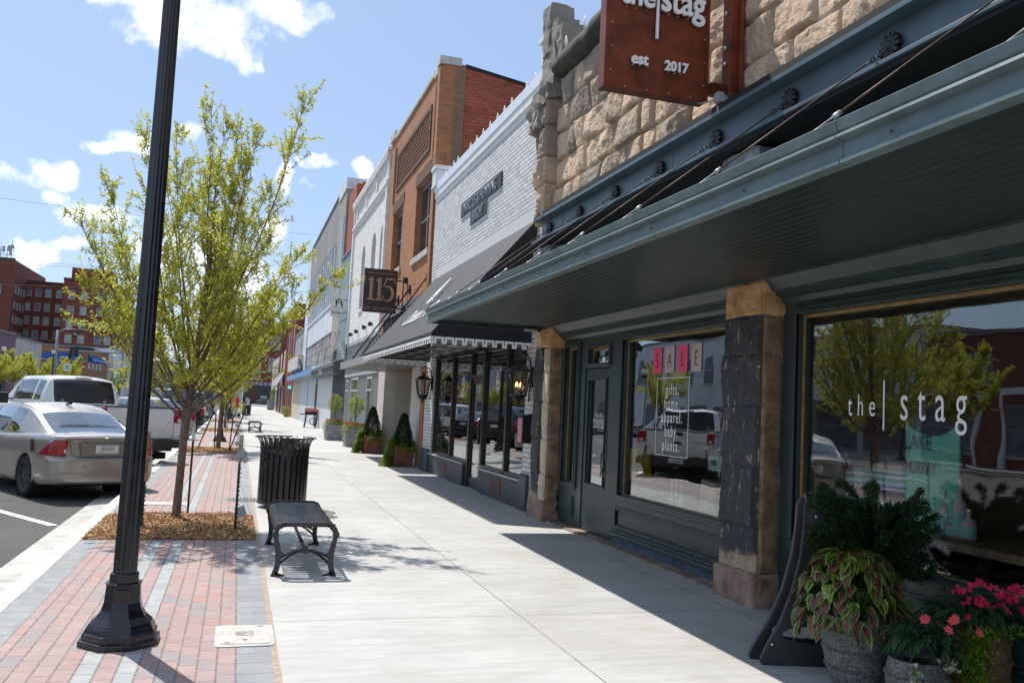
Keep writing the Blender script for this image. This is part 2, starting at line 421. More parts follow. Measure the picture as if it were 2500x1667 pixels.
prof=[(-1.43,-.3),(-1.43,.004),(-1.57,.004),(-1.60,-.02),(-1.62,-.11),(-1.95,-.122),(-1.95,-.3)]
cb=MB()
y=-12.
while y<150:
    cb.prism([p for p in prof if p[0]>-1.61]+[(-1.61,-.3)],'y',y+.004,y+3.0-.004); y+=3.0
st('kerb',cb,M_curb,bevel=.008)
gp=MB(); y=-12.
while y<150:
    gp.prism([(-1.61,-.3),(-1.61,-.105),(-1.95,-.120),(-1.95,-.3)],'y',y+.003,y+3.0-.003); y+=3.0
st('gutter',gp,M_gutter)
st('pavement',MB().box(-24.6,-22.15,-20,150,-.3,.0),M_curb)
st('kerb',MB().box(-22.15,-21.95,-20,150,-.3,.01),M_gutter)
st('plaza',MB().box(-2,60,168,300,-.3,-.01),M_conc)
# parking bay lines
pl=MB(); hx,hy=-.56,.83; l=math.hypot(hx,hy); hx/=l; hy/=l
for k in range(-2,22):
    y0=11.85+5.42*k
    a=Vector((-2.02,y0,0)); b=a+Vector((hx,hy,0))*5.6; n=Vector((-hy,hx,0))*.055
    pl.add([(p.x,p.y,-.1262) for p in (a-n,a+n,b+n,b-n)],[(0,1,2,3)])
for y0 in range(-20,150,6):
    pl.box(-12.05,-11.93,y0,y0+3,-.1275,-.126)
st('parking_lines',pl,M_white)
# utility lids in the pavement
M_lid=paint('lid_concrete',(.55,.52,.47),.85,.12,20,bump=.5,bs=200,dirt=.3); M_dark=paint('dark_gap',(.03,.03,.03),.9,.05)
M_iron=paint('cast_iron',(.16,.155,.15),.6,.2,30,metal=.4,bump=.5,bs=90,dirt=.4)
u=empty('utility_cover',(.14,6.0,0),'pale concrete utility box lid set flush in the brick paving','utility cover')
def rr(x0,x1,y0,y1,r,n=5):
    out=[]
    for cx,cy,a0 in ((x1-r,y1-r,0),(x0+r,y1-r,90),(x0+r,y0+r,180),(x1-r,y0+r,270)):
        for k in range(n+1): a=R(a0+90*k/n); out.append((cx+r*math.cos(a),cy+r*math.sin(a)))
    return out
MB().prism(rr(-.03,.335,5.74,6.26,.04),'z',-.1,.008).build('frame',M_curb,u,bevel=.003)
MB().prism(rr(0.0,.30,5.78,6.22,.025),'z',-.1,.012).build('lid',M_lid,u,bevel=.002)
m=MB()
for k in range(6): m.box(.09,.21,5.97+k*.02,5.98+k*.02,.010,.0145)
m.build('marking',M_lid,u)
m=MB(); m.box(.14,.165,5.86,5.88,.010,.0135); m.box(.03,.06,5.80,5.815,.010,.0135); m.box(.24,.27,6.19,6.205,.010,.0135); m.build('lift_hole',M_dark,u)
def roundlid(x,y,r,lab,mat=M_iron,cat='manhole cover'):
    e=empty('manhole_cover',(x,y,0),lab,cat)
    MB().lathe([(r,-.05),(r,.006),(r*.9,.009)],(x,y,0),28).build('rim',mat,e)
    m=MB()
    for i in range(-4,5):
        for j in range(-4,5):
            if math.hypot(i,j)<4.3: m.box(x+i*r*.19-.012,x+i*r*.19+.012,y+j*r*.19-.012,y+j*r*.19+.012,.006,.012)
    m.build('stud_pattern',mat,e)
    return e
roundlid(.20,13.75,.26,'round studded iron manhole cover in the grey paver edge beside the bin')
roundlid(1.22,11.9,.17,'small round iron lid in the concrete pavement just beyond the bench',M_iron,'lid')
M_gl=paint('grey_lid',(.42,.44,.43),.7,.12,20,bump=.4,bs=90)
roundlid(-1.17,11.42,.20,'grey round valve lid at the kerb corner of the nearest mulch bed',M_gl,'lid')
roundlid(.10,11.55,.19,'grey round valve lid beside the spotlight in the nearest mulch bed',M_gl,'lid')
e=empty('utility_cover',(-.95,13.15,0),'pale rectangular concrete lid in the paving just beyond the nearest tree','utility cover')
MB().prism(rr(-1.3,-.55,12.95,13.3,.03),'z',-.1,.007).build('frame',M_curb,e); MB().prism(rr(-1.26,-.59,12.98,13.27,.02),'z',-.1,.010).build('lid',M_lid,e)
# ------------------------------------------------------------------ mulch beds
def mulchmat():
    t=NT('bark_mulch'); at=t.N('ShaderNodeAttribute',attribute_name='tone')
    c=t.ramp(at.outputs['Fac'],[(0,(.16,.08,.04)),(.3,(.38,.20,.095)),(.7,(.58,.36,.18)),(1,(.74,.55,.33))])
    return t.fin(c,.9)
M_mul=mulchmat(); M_mulb=paint('mulch_soil',(.30,.16,.08),.95,.3,60,bump=.8,bs=120)
def mulch(x0,x1,y0,y1,n,lab):
    e=empty('mulch_bed',((x0+x1)/2,(y0+y1)/2,0),lab,'mulch bed','mulch beds round the street trees')
    nx,ny=26,26; vs=[];fs=[]
    def H(x,y):
        ex=min(x-x0,x1-x,.25)/.25; ey=min(y-y0,y1-y,.25)/.25
        return .006+.05*min(ex,ey)*(.7+.6*noise.noise(Vector((x*2.5,y*2.5,x0+y0))))+.02*max(0,noise.noise(Vector((x*9,y*9,0))))*min(ex,ey)
    for j in range(ny+1):
        for i in range(nx+1):
            x=x0+(x1-x0)*i/nx; yy=y0+(y1-y0)*j/ny; vs.append((x,yy,H(x,yy)))
    for j in range(ny):
        for i in range(nx):
            a=j*(nx+1)+i; fs.append((a,a+1,a+nx+2,a+nx+1))
    MB().add(vs,fs).build('soil',M_mulb,e,smooth=True)
    m=MB(); r=random.Random(int(x0*100+y0*10)+5)
    for k in range(n):
        x=r.uniform(x0+.01,x1-.01); yy=r.uniform(y0+.01,y1-.01); z=H(x,yy)+r.uniform(0,.022)
        l=r.uniform(.018,.062); w=r.uniform(.006,.014); th=.003
        q=Matrix.Translation((x,yy,z))@Matrix.Rotation(r.uniform(0,6.28),4,'Z')@Matrix.Rotation(r.gauss(0,.5),4,'Y')@Matrix.Rotation(r.gauss(0,.6),4,'X')
        m.add([(-l/2,-w/2,0),(l/2,-w*.3,0),(l/2,w*.4,th),(-l/2,w/2,th)],[(0,1,2,3)],q,tone=r.random())
    c=m.build('wood_chip',M_mul,e,tone=True); c['kind']='stuff'
    return e
mulch(-1.425,.30,9.93,11.86,15000,'nearest bark mulch bed, round the first street tree and its spotlight')
mulch(-1.425,.30,24.5,26.6,6000,'second bark mulch bed, beyond the litter bin')
mulch(-1.425,.30,38.9,41.2,3000,'third bark mulch bed from the camera, beside the far bench')
mulch(-1.425,.30,53,55.5,1500,'fourth bark mulch bed, just before the bed of red flowers')
# ================================================================== stone shop (y -3 .. 12.4)
M_green=paint('green_trim',(.027,.048,.048),.40,.14,4,bump=.14,bs=30,dirt=.15)
M_blueg=paint('blue_grey_steel',(.085,.125,.155),.42,.1,3,bump=.08,bs=80)
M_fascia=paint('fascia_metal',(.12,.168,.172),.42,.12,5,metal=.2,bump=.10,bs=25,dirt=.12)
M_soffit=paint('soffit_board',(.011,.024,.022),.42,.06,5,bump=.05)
M_black=paint('black_metal',(.012,.012,.014),.32,.1,8,bump=.05)
M_blackm=paint('black_matt',(.012,.012,.013),.8,.1,8,bump=.1)
M_wood=paint('stop_bead_wood',(.30,.19,.07),.5,.2,12,bump=.1)
M_rod=paint('rusty_rod',(.11,.07,.055),.5,.25,40,metal=.6,bump=.1)
M_steel=paint('galvanised',(.5,.5,.5),.4,.15,20,metal=.8)
M_whitep=paint('white_vinyl',(.90,.90,.90),.5,.03,5,bump=0)
M_glass=glass('storefront_glass',wob=.18,refl=1.75); M_glass2=glass('plain_glass',refl=1.1)
def stone(name,stops,bump=1.,warm=True):
    t=NT(name); at=t.N('ShaderNodeAttribute',attribute_name='tone'); p=t.pos()
    n=t.noise(5,6,.65); n2=t.noise(32,6,.7); n3=t.noise(1.2,4,.6)
    f=t.math('ADD',at.outputs['Fac'],t.math('MULTIPLY',t.math('SUBTRACT',n.outputs[0],.5),.35))
    c=t.ramp(f,stops)
    c=t.mix(.6,c,t.ramp(n2.outputs[0],[(.3,(.68,.66,.64)),(.7,(1.22,1.2,1.18))]),'MULTIPLY')
    n5=t.noise(1.9,7,.72,t.comb(t.sep(p)[0],t.sep(p)[1],t.math('MULTIPLY',t.sep(p)[2],.55)),.5); c=t.mix(t.ramp(n5.outputs[0],[(.50,0),(.66,.5)]),c,(.20,.165,.135)); n6=t.noise(95,4,.75); c=t.mix(.5,c,t.ramp(n6.outputs[0],[(.32,(.62,.60,.58)),(.62,(1.18,1.16,1.14))]),'MULTIPLY')
    # soot and lichen stains, heavier near the top of the wall
    z=t.math('DIVIDE',t.math('SUBTRACT',t.sep(p)[2],4.9),2.2)
    s=t.ramp(t.math('ADD',n3.outputs[0],t.math('MULTIPLY',z,.22)),[(.62,0),(.76,.7)])
    c=t.mix(s,c,(.22,.21,.19))
    h=t.math('ADD',n2.outputs[0],t.math('MULTIPLY',n.outputs[0],2.))
    return t.fin(c,.9,t.bump(h,bump,.035))
M_stone=stone('sandstone',[(0,(.25,.235,.21)),(.25,(.42,.35,.27)),(.5,(.72,.54,.39)),(.75,(.78,.57,.41)),(1,(.80,.66,.50))])
M_rock=stone('weathered_stone',[(0,(.20,.19,.17)),(.5,(.33,.31,.28)),(1,(.42,.39,.34))])
M_mortar=paint('mortar',(.46,.40,.32),.95,.15,10,bump=.6,bs=90)
M_cornice=paint('sooty_cornice',(.062,.055,.048),.9,.35,5,bump=1.,bs=30)
def rough_block(mb,y0,y1,z0,z1,x,amp,tone,seed,axis='x',sgn=-1,ch=.028,res=.035,zedge=True):
    nu=max(5,int((y1-y0)/res)); nv=max(5,int((z1-z0)/res)); vs=[];fs=[]
    rr_=random.Random(int(seed*997)); PL=[]
    for k in range(7):
        t_=rr_.uniform(0,6.28); g=rr_.uniform(.3,1.5); PL.append((rr_.uniform(.80,1.3),g*math.cos(t_),g*math.sin(t_)*.8,rr_.uniform(.25,.75),rr_.uniform(.25,.75)))
    W_,H_2=(y1-y0),(z1-z0)
    for j in range(nv+1):
        for i in range(nu+1):
            u=i/nu; v=j/nv; y=y0+(y1-y0)*u; z=z0+(z1-z0)*v
            e=(min(u*(y1-y0),(1-u)*(y1-y0),v*(z1-z0),(1-v)*(z1-z0)) if zedge else min(u*(y1-y0),(1-u)*(y1-y0)))/ch; e=min(1,e)
            if not zedge: e*=.72+.28*min(1,min(v,1-v)*(z1-z0)/.015)
            P=Vector((y*1.0+seed*3.1,z*1.0,seed))
            wv=noise.noise(P*5)*.10
            d=min(B_+gx_*(u+wv-cu_)*min(1.3,W_/.4)+gz_*(v+wv-cv_) for B_,gx_,gz_,cu_,cv_ in PL)
            d=max(d,.12+.25*noise.noise(P*3))+.20*abs(noise.noise(P*9))+.10*noise.noise(P*24)
            d=e*amp*max(.10,min(1.3,d))
            q=(x+sgn*d,y,z) if axis=='x' else (y,x+sgn*d,z)
            vs.append(q)
    for j in range(nv):
        for i in range(nu):
            a=j*(nu+1)+i; f=(a,a+1,a+nu+2,a+nu+1)
            if (axis=='x')==(sgn<0): f=f[::-1]
            if axis=='x' and sgn<0: f=(a,a+nu+1,a+nu+2,a+1)
            elif axis=='y' and sgn<0: f=(a,a+1,a+nu+2,a+nu+1)
            fs.append(f)
    mb.add(vs,fs,tone=tone)
S=empty('stone_shop',(4.5,5,0),'rock faced sandstone shop with dark green shop front under a flat hung canopy','building')
r=random.Random(21)
MB().box(4.24,14,-3,12.32,4.0,6.75).build('wall_core',M_mortar,S)
m=MB(); rows=[4.345,4.77,5.16,5.58,5.97,6.40]
for i in range(5):
    y=11.72; z0,z1=rows[i],rows[i+1]
    while y>-3:
        w=r.choice([.28,.34,.42,.5,.6,.78]); y1=max(-3,y-w)
        tone=.6+r.uniform(-.25,.3)
        if y>8.2 and (i>=3 or r.random()<.25): tone-=r.uniform(.1,.5)
        if y<8.5: tone=.6+r.uniform(-.1,.3)
        rough_block(m,y1+.009,y-.009,z0+.009,z1-.009,4.238,.072,tone,r.uniform(0,90),res=.024 if y>3 else .08)
        y=y1
m.build('stone_wall',M_stone,S,tone=True)
# corner pilaster with broken pinnacle
m=MB(); z=4.345
M0=[(4.0,.42),(0,0)]
zz=[4.345,4.85,5.25,5.72,6.12]
for a,b in zip(zz,zz[1:]):
    tn=.5 if a<5 else .2
    MB_=m; rough_block(m,11.74,12.36,a+.004,b-.004,4.13,.16,tn,r.uniform(0,90))
    rough_block(m,4.0,4.28,a+.004,b-.004,11.745,.05,tn,r.uniform(0,90),axis='y')
m.box(4.135,4.9,11.75,12.36,4.33,6.2)
m.build('corner_pilaster',M_stone,S,tone=True)
m=MB()
def rocky(mb,x0,x1,y0,y1,z0,z1,amp,tn,seed):
    bm=bmesh.new(); bmesh.ops.create_cube(bm,size=1)
    bmesh.ops.subdivide_edges(bm,edges=bm.edges[:],cuts=9,use_grid_fill=True)
    for v in bm.verts:
        p=Vector((x0+(x1-x0)*(v.co.x+.5),y0+(y1-y0)*(v.co.y+.5),z0+(z1-z0)*(v.co.z+.5)))
        c=noise.voronoi(p*4.5+Vector((seed,0,0)))[0]
        n=noise.noise_vector(p*3+Vector((seed,seed,0)))*amp+noise.noise_vector(p*9)*amp*.4
        dirn=Vector((v.co.x,v.co.y,0)).normalized() if v.co.xy.length>.1 else Vector((0,0,0))
        v.co=p+n+dirn*(c[1]-c[0])*amp*.9
    b=len(mb.v)
    bm.verts.ensure_lookup_table()
    mb.add([v.co.copy() for v in bm.verts],[[v.index for v in f.verts] for f in bm.faces],tone=tn)
    bm.free()
rocky(m,4.02,4.6,11.70,12.44,6.10,6.36,.05,.3,3)
rocky(m,4.12,4.6,11.80,12.34,6.34,7.02,.04,.45,8)
rocky(m,4.15,4.5,11.82,12.06,6.95,7.42,.04,.4,12)
rocky(m,4.13,4.5,12.05,12.32,6.95,7.70,.04,.5,17)
rocky(m,4.14,4.5,11.56,11.80,6.7,7.22,.03,.3,25)
rocky(m,3.98,4.3,11.98,12.42,5.72,6.12,.06,.55,33)
m.build('pinnacle',M_rock,S,tone=True)
m=MB(); vs=[];fs=[]; ny=150; prof=[(4.25,6.42),(4.13,6.45),(4.07,6.51),(4.05,6.58),(4.07,6.66),(4.13,6.72),(4.3,6.74)]
for j in range(ny+1):
    y=11.72-j*(14.7/ny)
    for (x,z) in prof:
        n=noise.noise_vector(Vector((x*3,y*2.5,z*3)))*.035+noise.noise_vector(Vector((x*9,y*9,z*9)))*.012
        vs.append((x+n.x,y,z+n.z))
k=len(prof)
for j in range(ny):
    for i in range(k-1): a=j*k+i; fs.append((a,a+1,a+k+1,a+k))
m.add(vs,fs).build('cornice',M_cornice,S,smooth=True)
# small candle shaped roof lights along the parapets
M_bulb=paint('string_light_bulb',(.8,.78,.72),.4,.03,5)
def bulbs(parent,x,ys,z):
    m=MB()
    for y in ys:
        m.lathe([(.010,-.05),(.014,0),(.024,.02),(.025,.05),(.014,.09),(.003,.13)],(x,y,z+.03),8)
    return m.build('string_light',M_bulb,parent,smooth=True)
bulbs(S,4.15,[11.4,10.7,10.05,9.4,8.7],6.78); bulbs(S,4.3,[11.9],7.30)
# steel beam over the opening
m=MB(); m.box(4.02,4.236,-3,12.12,4.335,4.375); m.box(4.155,4.20,-3,12.1,4.03,4.335); m.box(4.0,4.236,-3,12.12,4.0,4.03)
for y in (8.0,2.2,11.2): m.box(4.150,4.156,y-.006,y+.006,4.04,4.33)
m.build('steel_beam',M_blueg,S,bevel=.006)
MB().box(4.02,4.24,-3,12.1,4.375,4.43).build('flashing',M_blackm,S)
MB().box(4.47,4.6,-3,12.2,2.80,3.96).build('transom_panel',M_blackm,S)
MB().box(4.03,4.6,-3,12.1,3.96,3.995).build('recess_soffit',M_blackm,S)
m=MB()
rocky(m,4.14,4.45,6.4,7.0,3.4,3.94,.04,.5,5); m.build("pier_top",paint("painted_rock",(.26,.27,.30),.7,.3,6,bump=1.,bs=30),S); m=MB(); rocky(m,4.14,4.45,11.68,12.3,3.4,3.94,.04,.5,9)
m.build('pier_top',paint('painted_rock',(.26,.27,.30),.7,.3,6,bump=1.,bs=30),S,smooth=False)
# stone piers
def pier(y0,y1):
    prt=MB(); prt.box(4.20,4.7,y0,y1,0,2.8); core=prt
    t=MATS.get('pier_paint')
    if not t:
        n_=NT('pier_paint'); p=n_.pos(); a=n_.noise(3.2,7,.75,p,.3); b=n_.noise(11,6,.75,n_.comb(n_.sep(p)[0],n_.sep(p)[1],n_.math('MULTIPLY',n_.sep(p)[2],.42))); c=n_.noise(30,5,.7)
        dark=n_.mix(.5,(.05,.053,.06),n_.ramp(b.outputs[0],[(.3,(.012,.013,.015)),(.7,(.075,.077,.083))]))
        lite=n_.ramp(c.outputs[0],[(.3,(.30,.21,.13)),(.7,(.52,.44,.33))])
        zz_=n_.sep(p)[2]
        low=n_.ramp(n_.math('ADD',zz_,n_.math('MULTIPLY',a.outputs[0],.5)),[(.62,1),(.68,0)])
        f=n_.math('MAXIMUM',n_.ramp(b.outputs[0],[(.60,0),(.612,1)]),low)
        col=n_.mix(f,dark,lite)
        n_.fin(col,.7,n_.bump(n_.math('ADD',c.outputs[0],n_.math('MULTIPLY',b.outputs[0],2)),.9,.015)); MATS['pier_paint']=t=n_.m
    return t
Mp=pier(0,1)
M_brownst=paint('brown_stone',(.27,.17,.10),.85,.25,7,bump=1.,bs=30,dirt=.5)
M_orgst=paint('orange_stone',(.50,.29,.14),.85,.2,7,bump=1.,bs=30)
M_cream=paint('cream_flaking',(.52,.45,.34),.85,.15,14,bump=.8,bs=40)
for y0,y1,far in ((11.62,12.28,True),(6.36,6.98,False)):
    n='stone_pier'
    e=MB(); e.box(4.235,4.8,y0+.02,y1-.0,0,2.8); o=e.build(n,M_brownst,S)
    b=MB(); zs=[.27,.66,1.16,1.68,2.12,2.46]
    fy=y0+(.26 if far else 0.03)
    for a,c in zip(zs,zs[1:]): rough_block(b,fy,y1,a,c,4.222,.06,.5,r.uniform(0,50),res=.02,ch=.014,zedge=False)
    b.build('painted_stone',Mp,o)
    if far:
        b=MB()
        for a,c in zip(zs,zs[1:]): rough_block(b,y0+.04,fy-.004,a,c,4.225,.035,.5,r.uniform(0,50),res=.022,ch=.01)
        b.build('flaked_strip',M_cream,o)
    b=MB(); rough_block(b,y0+.0,y1,2.46,2.76,4.22,.05,.5,3.3,res=.025); rough_block(b,4.19,4.46,2.46,2.76,y0+.02,.04,.5,4.3,axis='y',res=.03); b.build('top_block',M_orgst,o)
    b=MB()
    for a,c in zip([.0]+zs,zs): rough_block(b,4.225,4.42,a+.004,c-.004,y0+.025,.022,.5,r.uniform(0,50),axis='y',res=.025,ch=.015)
    b.build('side_stone',M_brownst,o)
    b=MB(); rocky(b,4.18,4.5,y0+.01,y1+.0,-.05,.28,.02,.5,2 if far else 6); b.build('base_stone',paint('base_stone',(.30,.20,.16),.85,.25,6,bump=.8,bs=30),o,smooth=True)
# timber shop front
FX=4.42   # face of the joinery
fr=MB()
def wall_with_holes(mb,x0,x1,ya,yb,za,zb,holes):
    """vertical sheet between ya,yb with rectangular holes (y0,y1,z0,z1), built from butted boxes"""
    ys=sorted({ya,yb,*[h[0] for h in holes],*[h[1] for h in holes]}); 
    for a,b in zip(ys,ys[1:]):
        zs=[za,zb]; hs=[h for h in holes if h[0]<=a+1e-6 and h[1]>=b-1e-6]
        hs.sort(key=lambda h:h[2]); z=za
        for h in hs:
            if h[2]>z: mb.box(x0,x1,a,b,z,h[2])
            z=h[3]
        if z<zb: mb.box(x0,x1,a,b,z,zb)
wins=[(2.7,6.16,.60,2.45),(7.1,9.58,.60,2.45),(9.99,10.80,.02,2.14),(10.0,10.66,2.20,2.40),(11.04,11.50,.59,2.45)]
wall_with_holes(fr,FX,FX+.12,-3,11.95,.0,2.80,wins)
fr.build('shop_front',M_green,S)
def mould(mb,y0,y1,z0,z1,w=.05,d=.025,x=None):
    x=FX if x is None else x
    for (a,b,c,e) in ((y0-w,y1+w,z1,z1+w),(y0-w,y1+w,z0-w,z0),(y0-w,y0,z0,z1),(y1,y1+w,z0,z1)):
        mb.box(x-d,x+.001,a,b,c,e)
    w2=w*.45; d2=d+.012
    for (a,b,c,e) in ((y0-w2,y1+w2,z1,z1+w2),(y0-w2,y1+w2,z0-w2,z0),(y0-w2,y0,z0,z1),(y1,y1+w2,z0,z1)):
        mb.box(x-d2,x-.001,a,b,c,e)
m=MB()
for w_ in wins[:2]+wins[4:]: mould(m,*w_,w=.07,d=.028)
mould(m,*wins[3],w=.045,d=.02)
m.build('window_moulding',M_green,S,bevel=.006)
def panel(y0,y1,z0,z1):
    mb=MB(); mould(mb,y0,y1,z0,z1,w=.035,d=.02); mb.box(FX-.006,FX+.001,y0+.03,y1-.03,z0+.03,z1-.03); mb.build('lower_panel',M_green,S,bevel=.004)
panel(7.15,9.62,.24,.42); panel(11.07,11.62,.18,.38); panel(5.55,6.1,.2,.42); panel(2.7,5.4,.2,.42)
m=MB(); m.box(FX-.045,FX,7.0,9.75,.10,.155); m.box(FX-.03,FX,-2,6.34,.10,.155); m.box(FX-.03,FX,7.0,9.75,.155,.185); m.build('skirting_rail',M_green,S,bevel=.01)
MB().box(FX-.012,FX+.01,6.99,9.72,.0,.10).build('kick_board',paint('faded_blue_kick',(.045,.085,.13),.5,.2,6,bump=.1),S)
# crown moulding at the head of the wall
m=MB(); m.prism([(FX,2.80),(4.18,2.80),(4.18,2.765),(4.21,2.755),(4.24,2.72),(4.27,2.66),(4.31,2.645),(4.31,2.625),(4.37,2.60),(4.39,2.56),(FX,2.55)],'y',-3,11.6)
m.build('crown_moulding',M_green,S)
# glazing
for (a,b,c,d) in wins[:2]+wins[4:]+[wins[3]]:
    n=M_glass
    o=MB().box(FX+.055,FX+.061,a,b,c,d).build('window',n,S)
    wd=MB()
    for q in ((a,a+.02,c,d),(b-.02,b,c,d),(a+.02,b-.02,d-.025,d),(a+.02,b-.02,c,c+.012)): wd.box(FX+.042,FX+.054,*q)
    wd.build('stop_bead',M_wood,o)
# door
dr=MB(); wall_with_holes(dr,FX+.015,FX+.06,10.0,10.79,.03,2.13,[(10.10,10.66,.64,1.98)])
door=dr.build('door',M_green,S,bevel=.003)
MB().box(FX+.036,FX+.042,10.10,10.66,.64,1.98).build('door_glass',M_glass,door)
m=MB(); mould(m,10.10,10.66,.64,1.98,w=.025,d=.012,x=FX+.015); m.build('glazing_bead',M_green,door)
m=MB(); m.box(FX+.0,FX+.014,10.01,10.06,.98,1.16); m.box(FX+.0,FX+.014,10.01,10.06,.76,.84); m.tube([(FX-.0,10.035,1.09),(FX-.05,10.035,1.07),(FX-.06,10.035,.95),(FX-.045,10.035,.84),(FX-.06,10.035,.78)],.009,8)
m.box(FX+.0,FX+.014,10.01,10.06,1.24,1.32); m.build('door_handle',M_black,door,bevel=.003)
m=MB()
for z in (.35,1.15,1.95): m.tube([(FX+.01,10.79,z-.05),(FX+.01,10.79,z+.05)],.008,8)
m.build('hinge',M_black,door)
MB().box(4.24,FX+.02,7.0,11.6,-.05,.022).build('threshold',paint('worn_threshold',(.27,.21,.16),.9,.25,7,bump=.6,bs=60),S,bevel=.008)
# lettering on glass
Xg=FX+.053
t=text('door_lettering','Please USE\nOTHER DOOR',.085,M_whitep,door,.001,-.002,.62,face_x(FX+.033,10.37,1.50),lines=.9)
m=MB(); m.box(FX+.032,FX+.034,10.24,10.5,1.372,1.378)
m.add([(FX+.033,10.20,1.375),(FX+.033,10.245,1.392),(FX+.033,10.245,1.358)],[(0,1,2)]); m.add([(FX+.033,10.50,1.375),(FX+.033,10.54,1.395),(FX+.033,10.52,1.375),(FX+.033,10.54,1.355)],[(0,1,2),(0,2,3)])
m.box(FX+.032,FX+.034,10.18,10.24,1.462,1.467); m.box(FX+.032,FX+.034,10.50,10.56,1.462,1.467); m.build('arrow_decal',M_whitep,door)
text('window_lettering','gifts.\nhome.\napparel.\nbaby.\nplants.',.175,M_whitep,S,.001,.0005,.62,face_x(Xg,8.44,1.79),spacing=1.35,lines=.86)
m=MB()
for a,b,c,d in ((8.07,8.80,1.97,1.977),(8.07,8.80,1.13,1.137),(8.07,8.077,1.137,1.97),(8.793,8.80,1.137,1.97)): m.box(Xg-.002,Xg,a,b,c,d)
m.build('decal_border',M_whitep,S)
text('window_lettering','the',.235,M_whitep,S,.001,-.001,.62,face_x(Xg,5.45,1.63),spacing=1.75)
MB().box(Xg-.002,Xg,5.205,5.218,1.53,1.89).build('decal_bar',M_whitep,S)
text('window_lettering','stag',.38,M_whitep,S,.001,-.001,.60,face_x(Xg,4.755,1.61),spacing=1.7)
# canopy
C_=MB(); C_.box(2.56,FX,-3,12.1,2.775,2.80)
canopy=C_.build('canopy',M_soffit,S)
m=MB()
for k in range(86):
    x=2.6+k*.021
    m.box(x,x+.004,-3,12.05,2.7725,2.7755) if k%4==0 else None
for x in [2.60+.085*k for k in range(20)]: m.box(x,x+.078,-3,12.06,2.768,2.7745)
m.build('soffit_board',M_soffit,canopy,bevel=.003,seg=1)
m=MB(); m.add([(2.55,-3,2.885),(FX,-3,3.05),(FX,12.1,3.05),(2.55,12.1,2.885)],[(0,1,2,3)]); m.add([(2.55,-3,2.86),(FX,-3,3.0),(FX,12.1,3.0),(2.55,12.1,2.86)],[(3,2,1,0)]); m.build('canopy_roof',M_fascia,canopy)
# the fascia is folded sheet metal: lower board, ledge, upper gutter
m=MB(); pf=[(2.56,2.90),(2.50,2.90),(2.475,2.915),(2.46,2.905),(2.47,2.86),(2.49,2.845),(2.462,2.84),(2.458,2.825),(2.505,2.815),(2.505,2.735),(2.485,2.73),(2.485,2.712),(2.56,2.712)]
ys=[12.12,9.25,6.25,3.2,0.2,-3]
for a,b in zip(ys,ys[1:]): m.prism(pf,'y',b+.003,a-.003)
m.build('fascia',M_fascia,canopy)
m=MB(); m.box(2.508,2.53,-3,12.1,2.72,2.89)
m.build('fascia_backing',M_fascia,canopy)
m=MB(); 
for yy,sg in ((12.12,1),): m.box(2.56,FX-.16,yy-.03,yy,2.71,2.90)
m.build('end_board',M_green,canopy)
m=MB()
y=11.7
while y>-2.5:
    for z in (2.87,2.775): m.sphere((2.498,y,z),.008,6,4)
    y-=1.1
m.build('fascia_bolt',M_blueg,canopy)
M_iron2=paint('black_cast',(.02,.021,.023),.5,.2,30,bump=.3)
for i in range(12):
    y=11.7-1.15*i
    m=MB()
    for k in range(12):
        a=2*math.pi*k/12
        m.box(-.022,.022,-.014,.014,.03,.098,Matrix.Translation((4.13,y,4.17))@Matrix.Rotation(a,4,'X'))
    m.lathe([(.04,-.03),(.06,0),(.04,.035),(.02,.05)],n=12,M=Matrix.Translation((4.14,y,4.17))@Matrix.Rotation(R(-90),4,'Y'))
    m.build('rosette',M_iron2,canopy,bevel=.003,seg=1)
    a=Vector((4.09,y,4.14)); b=Vector((2.56,y,2.925)); dd=(b-a).normalized()
    m=MB()
    for k in range(5):
        c=a+dd*(.02+.04*k)
        M=Matrix.Translation(c)@dd.to_track_quat('X','Z').to_matrix().to_4x4()@Matrix.Rotation(R(90*(k%2)),4,'X')@Matrix.Diagonal((1.5,1,1,1))
        b0=len(m.v); m.torus((0,0,0),.017,.0045,n=10,m=5)
        for q in range(b0,len(m.v)): m.v[q]=M@m.v[q]
    m.build('chain',M_iron2,canopy,smooth=True)
    m=MB(); s0=a+dd*.21; m.tube([s0,s0+dd*(b-s0).length*.5,b-dd*.35],.0062,7); o=m.build('tie_rod',M_rod,canopy,smooth=True)
    m=MB(); m.tube([b-dd*.35,b-dd*.30],.014,7); m.tube([b-dd*.30,b],.0065,7); m.build('turnbuckle',M_steel,canopy,smooth=True)
M_fix=paint('grey_fixture',(.35,.36,.36),.5,.1)
MB().box(3.95,4.14,12.02,12.09,2.70,2.74).build('soffit_fixture',M_fix,canopy,bevel=.006)
# interior of the shop, seen through the glass
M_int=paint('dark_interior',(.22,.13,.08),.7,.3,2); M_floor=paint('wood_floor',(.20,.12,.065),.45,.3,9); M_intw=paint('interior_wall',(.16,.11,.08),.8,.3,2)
m=MB(); m.box(10,10.1,-3,12,0,2.75); m.box(4.7,10,11.98,12.08,0,2.75); m.box(4.7,10,-3.1,-3,0,2.75); m.build('interior_wall',M_int,S)
MB().box(4.57,10,-3,11.97,-.1,.0).build('interior_floor',M_floor,S)
MB().box(4.57,10,-3,11.97,2.65,2.75).build('interior_ceiling',M_int,S)
m=MB(); m.box(4.56,5.35,7.0,9.9,.40,.56); m.box(4.56,5.5,2.5,6.3,.46,.52); m.build('display_platform',M_floor,S)
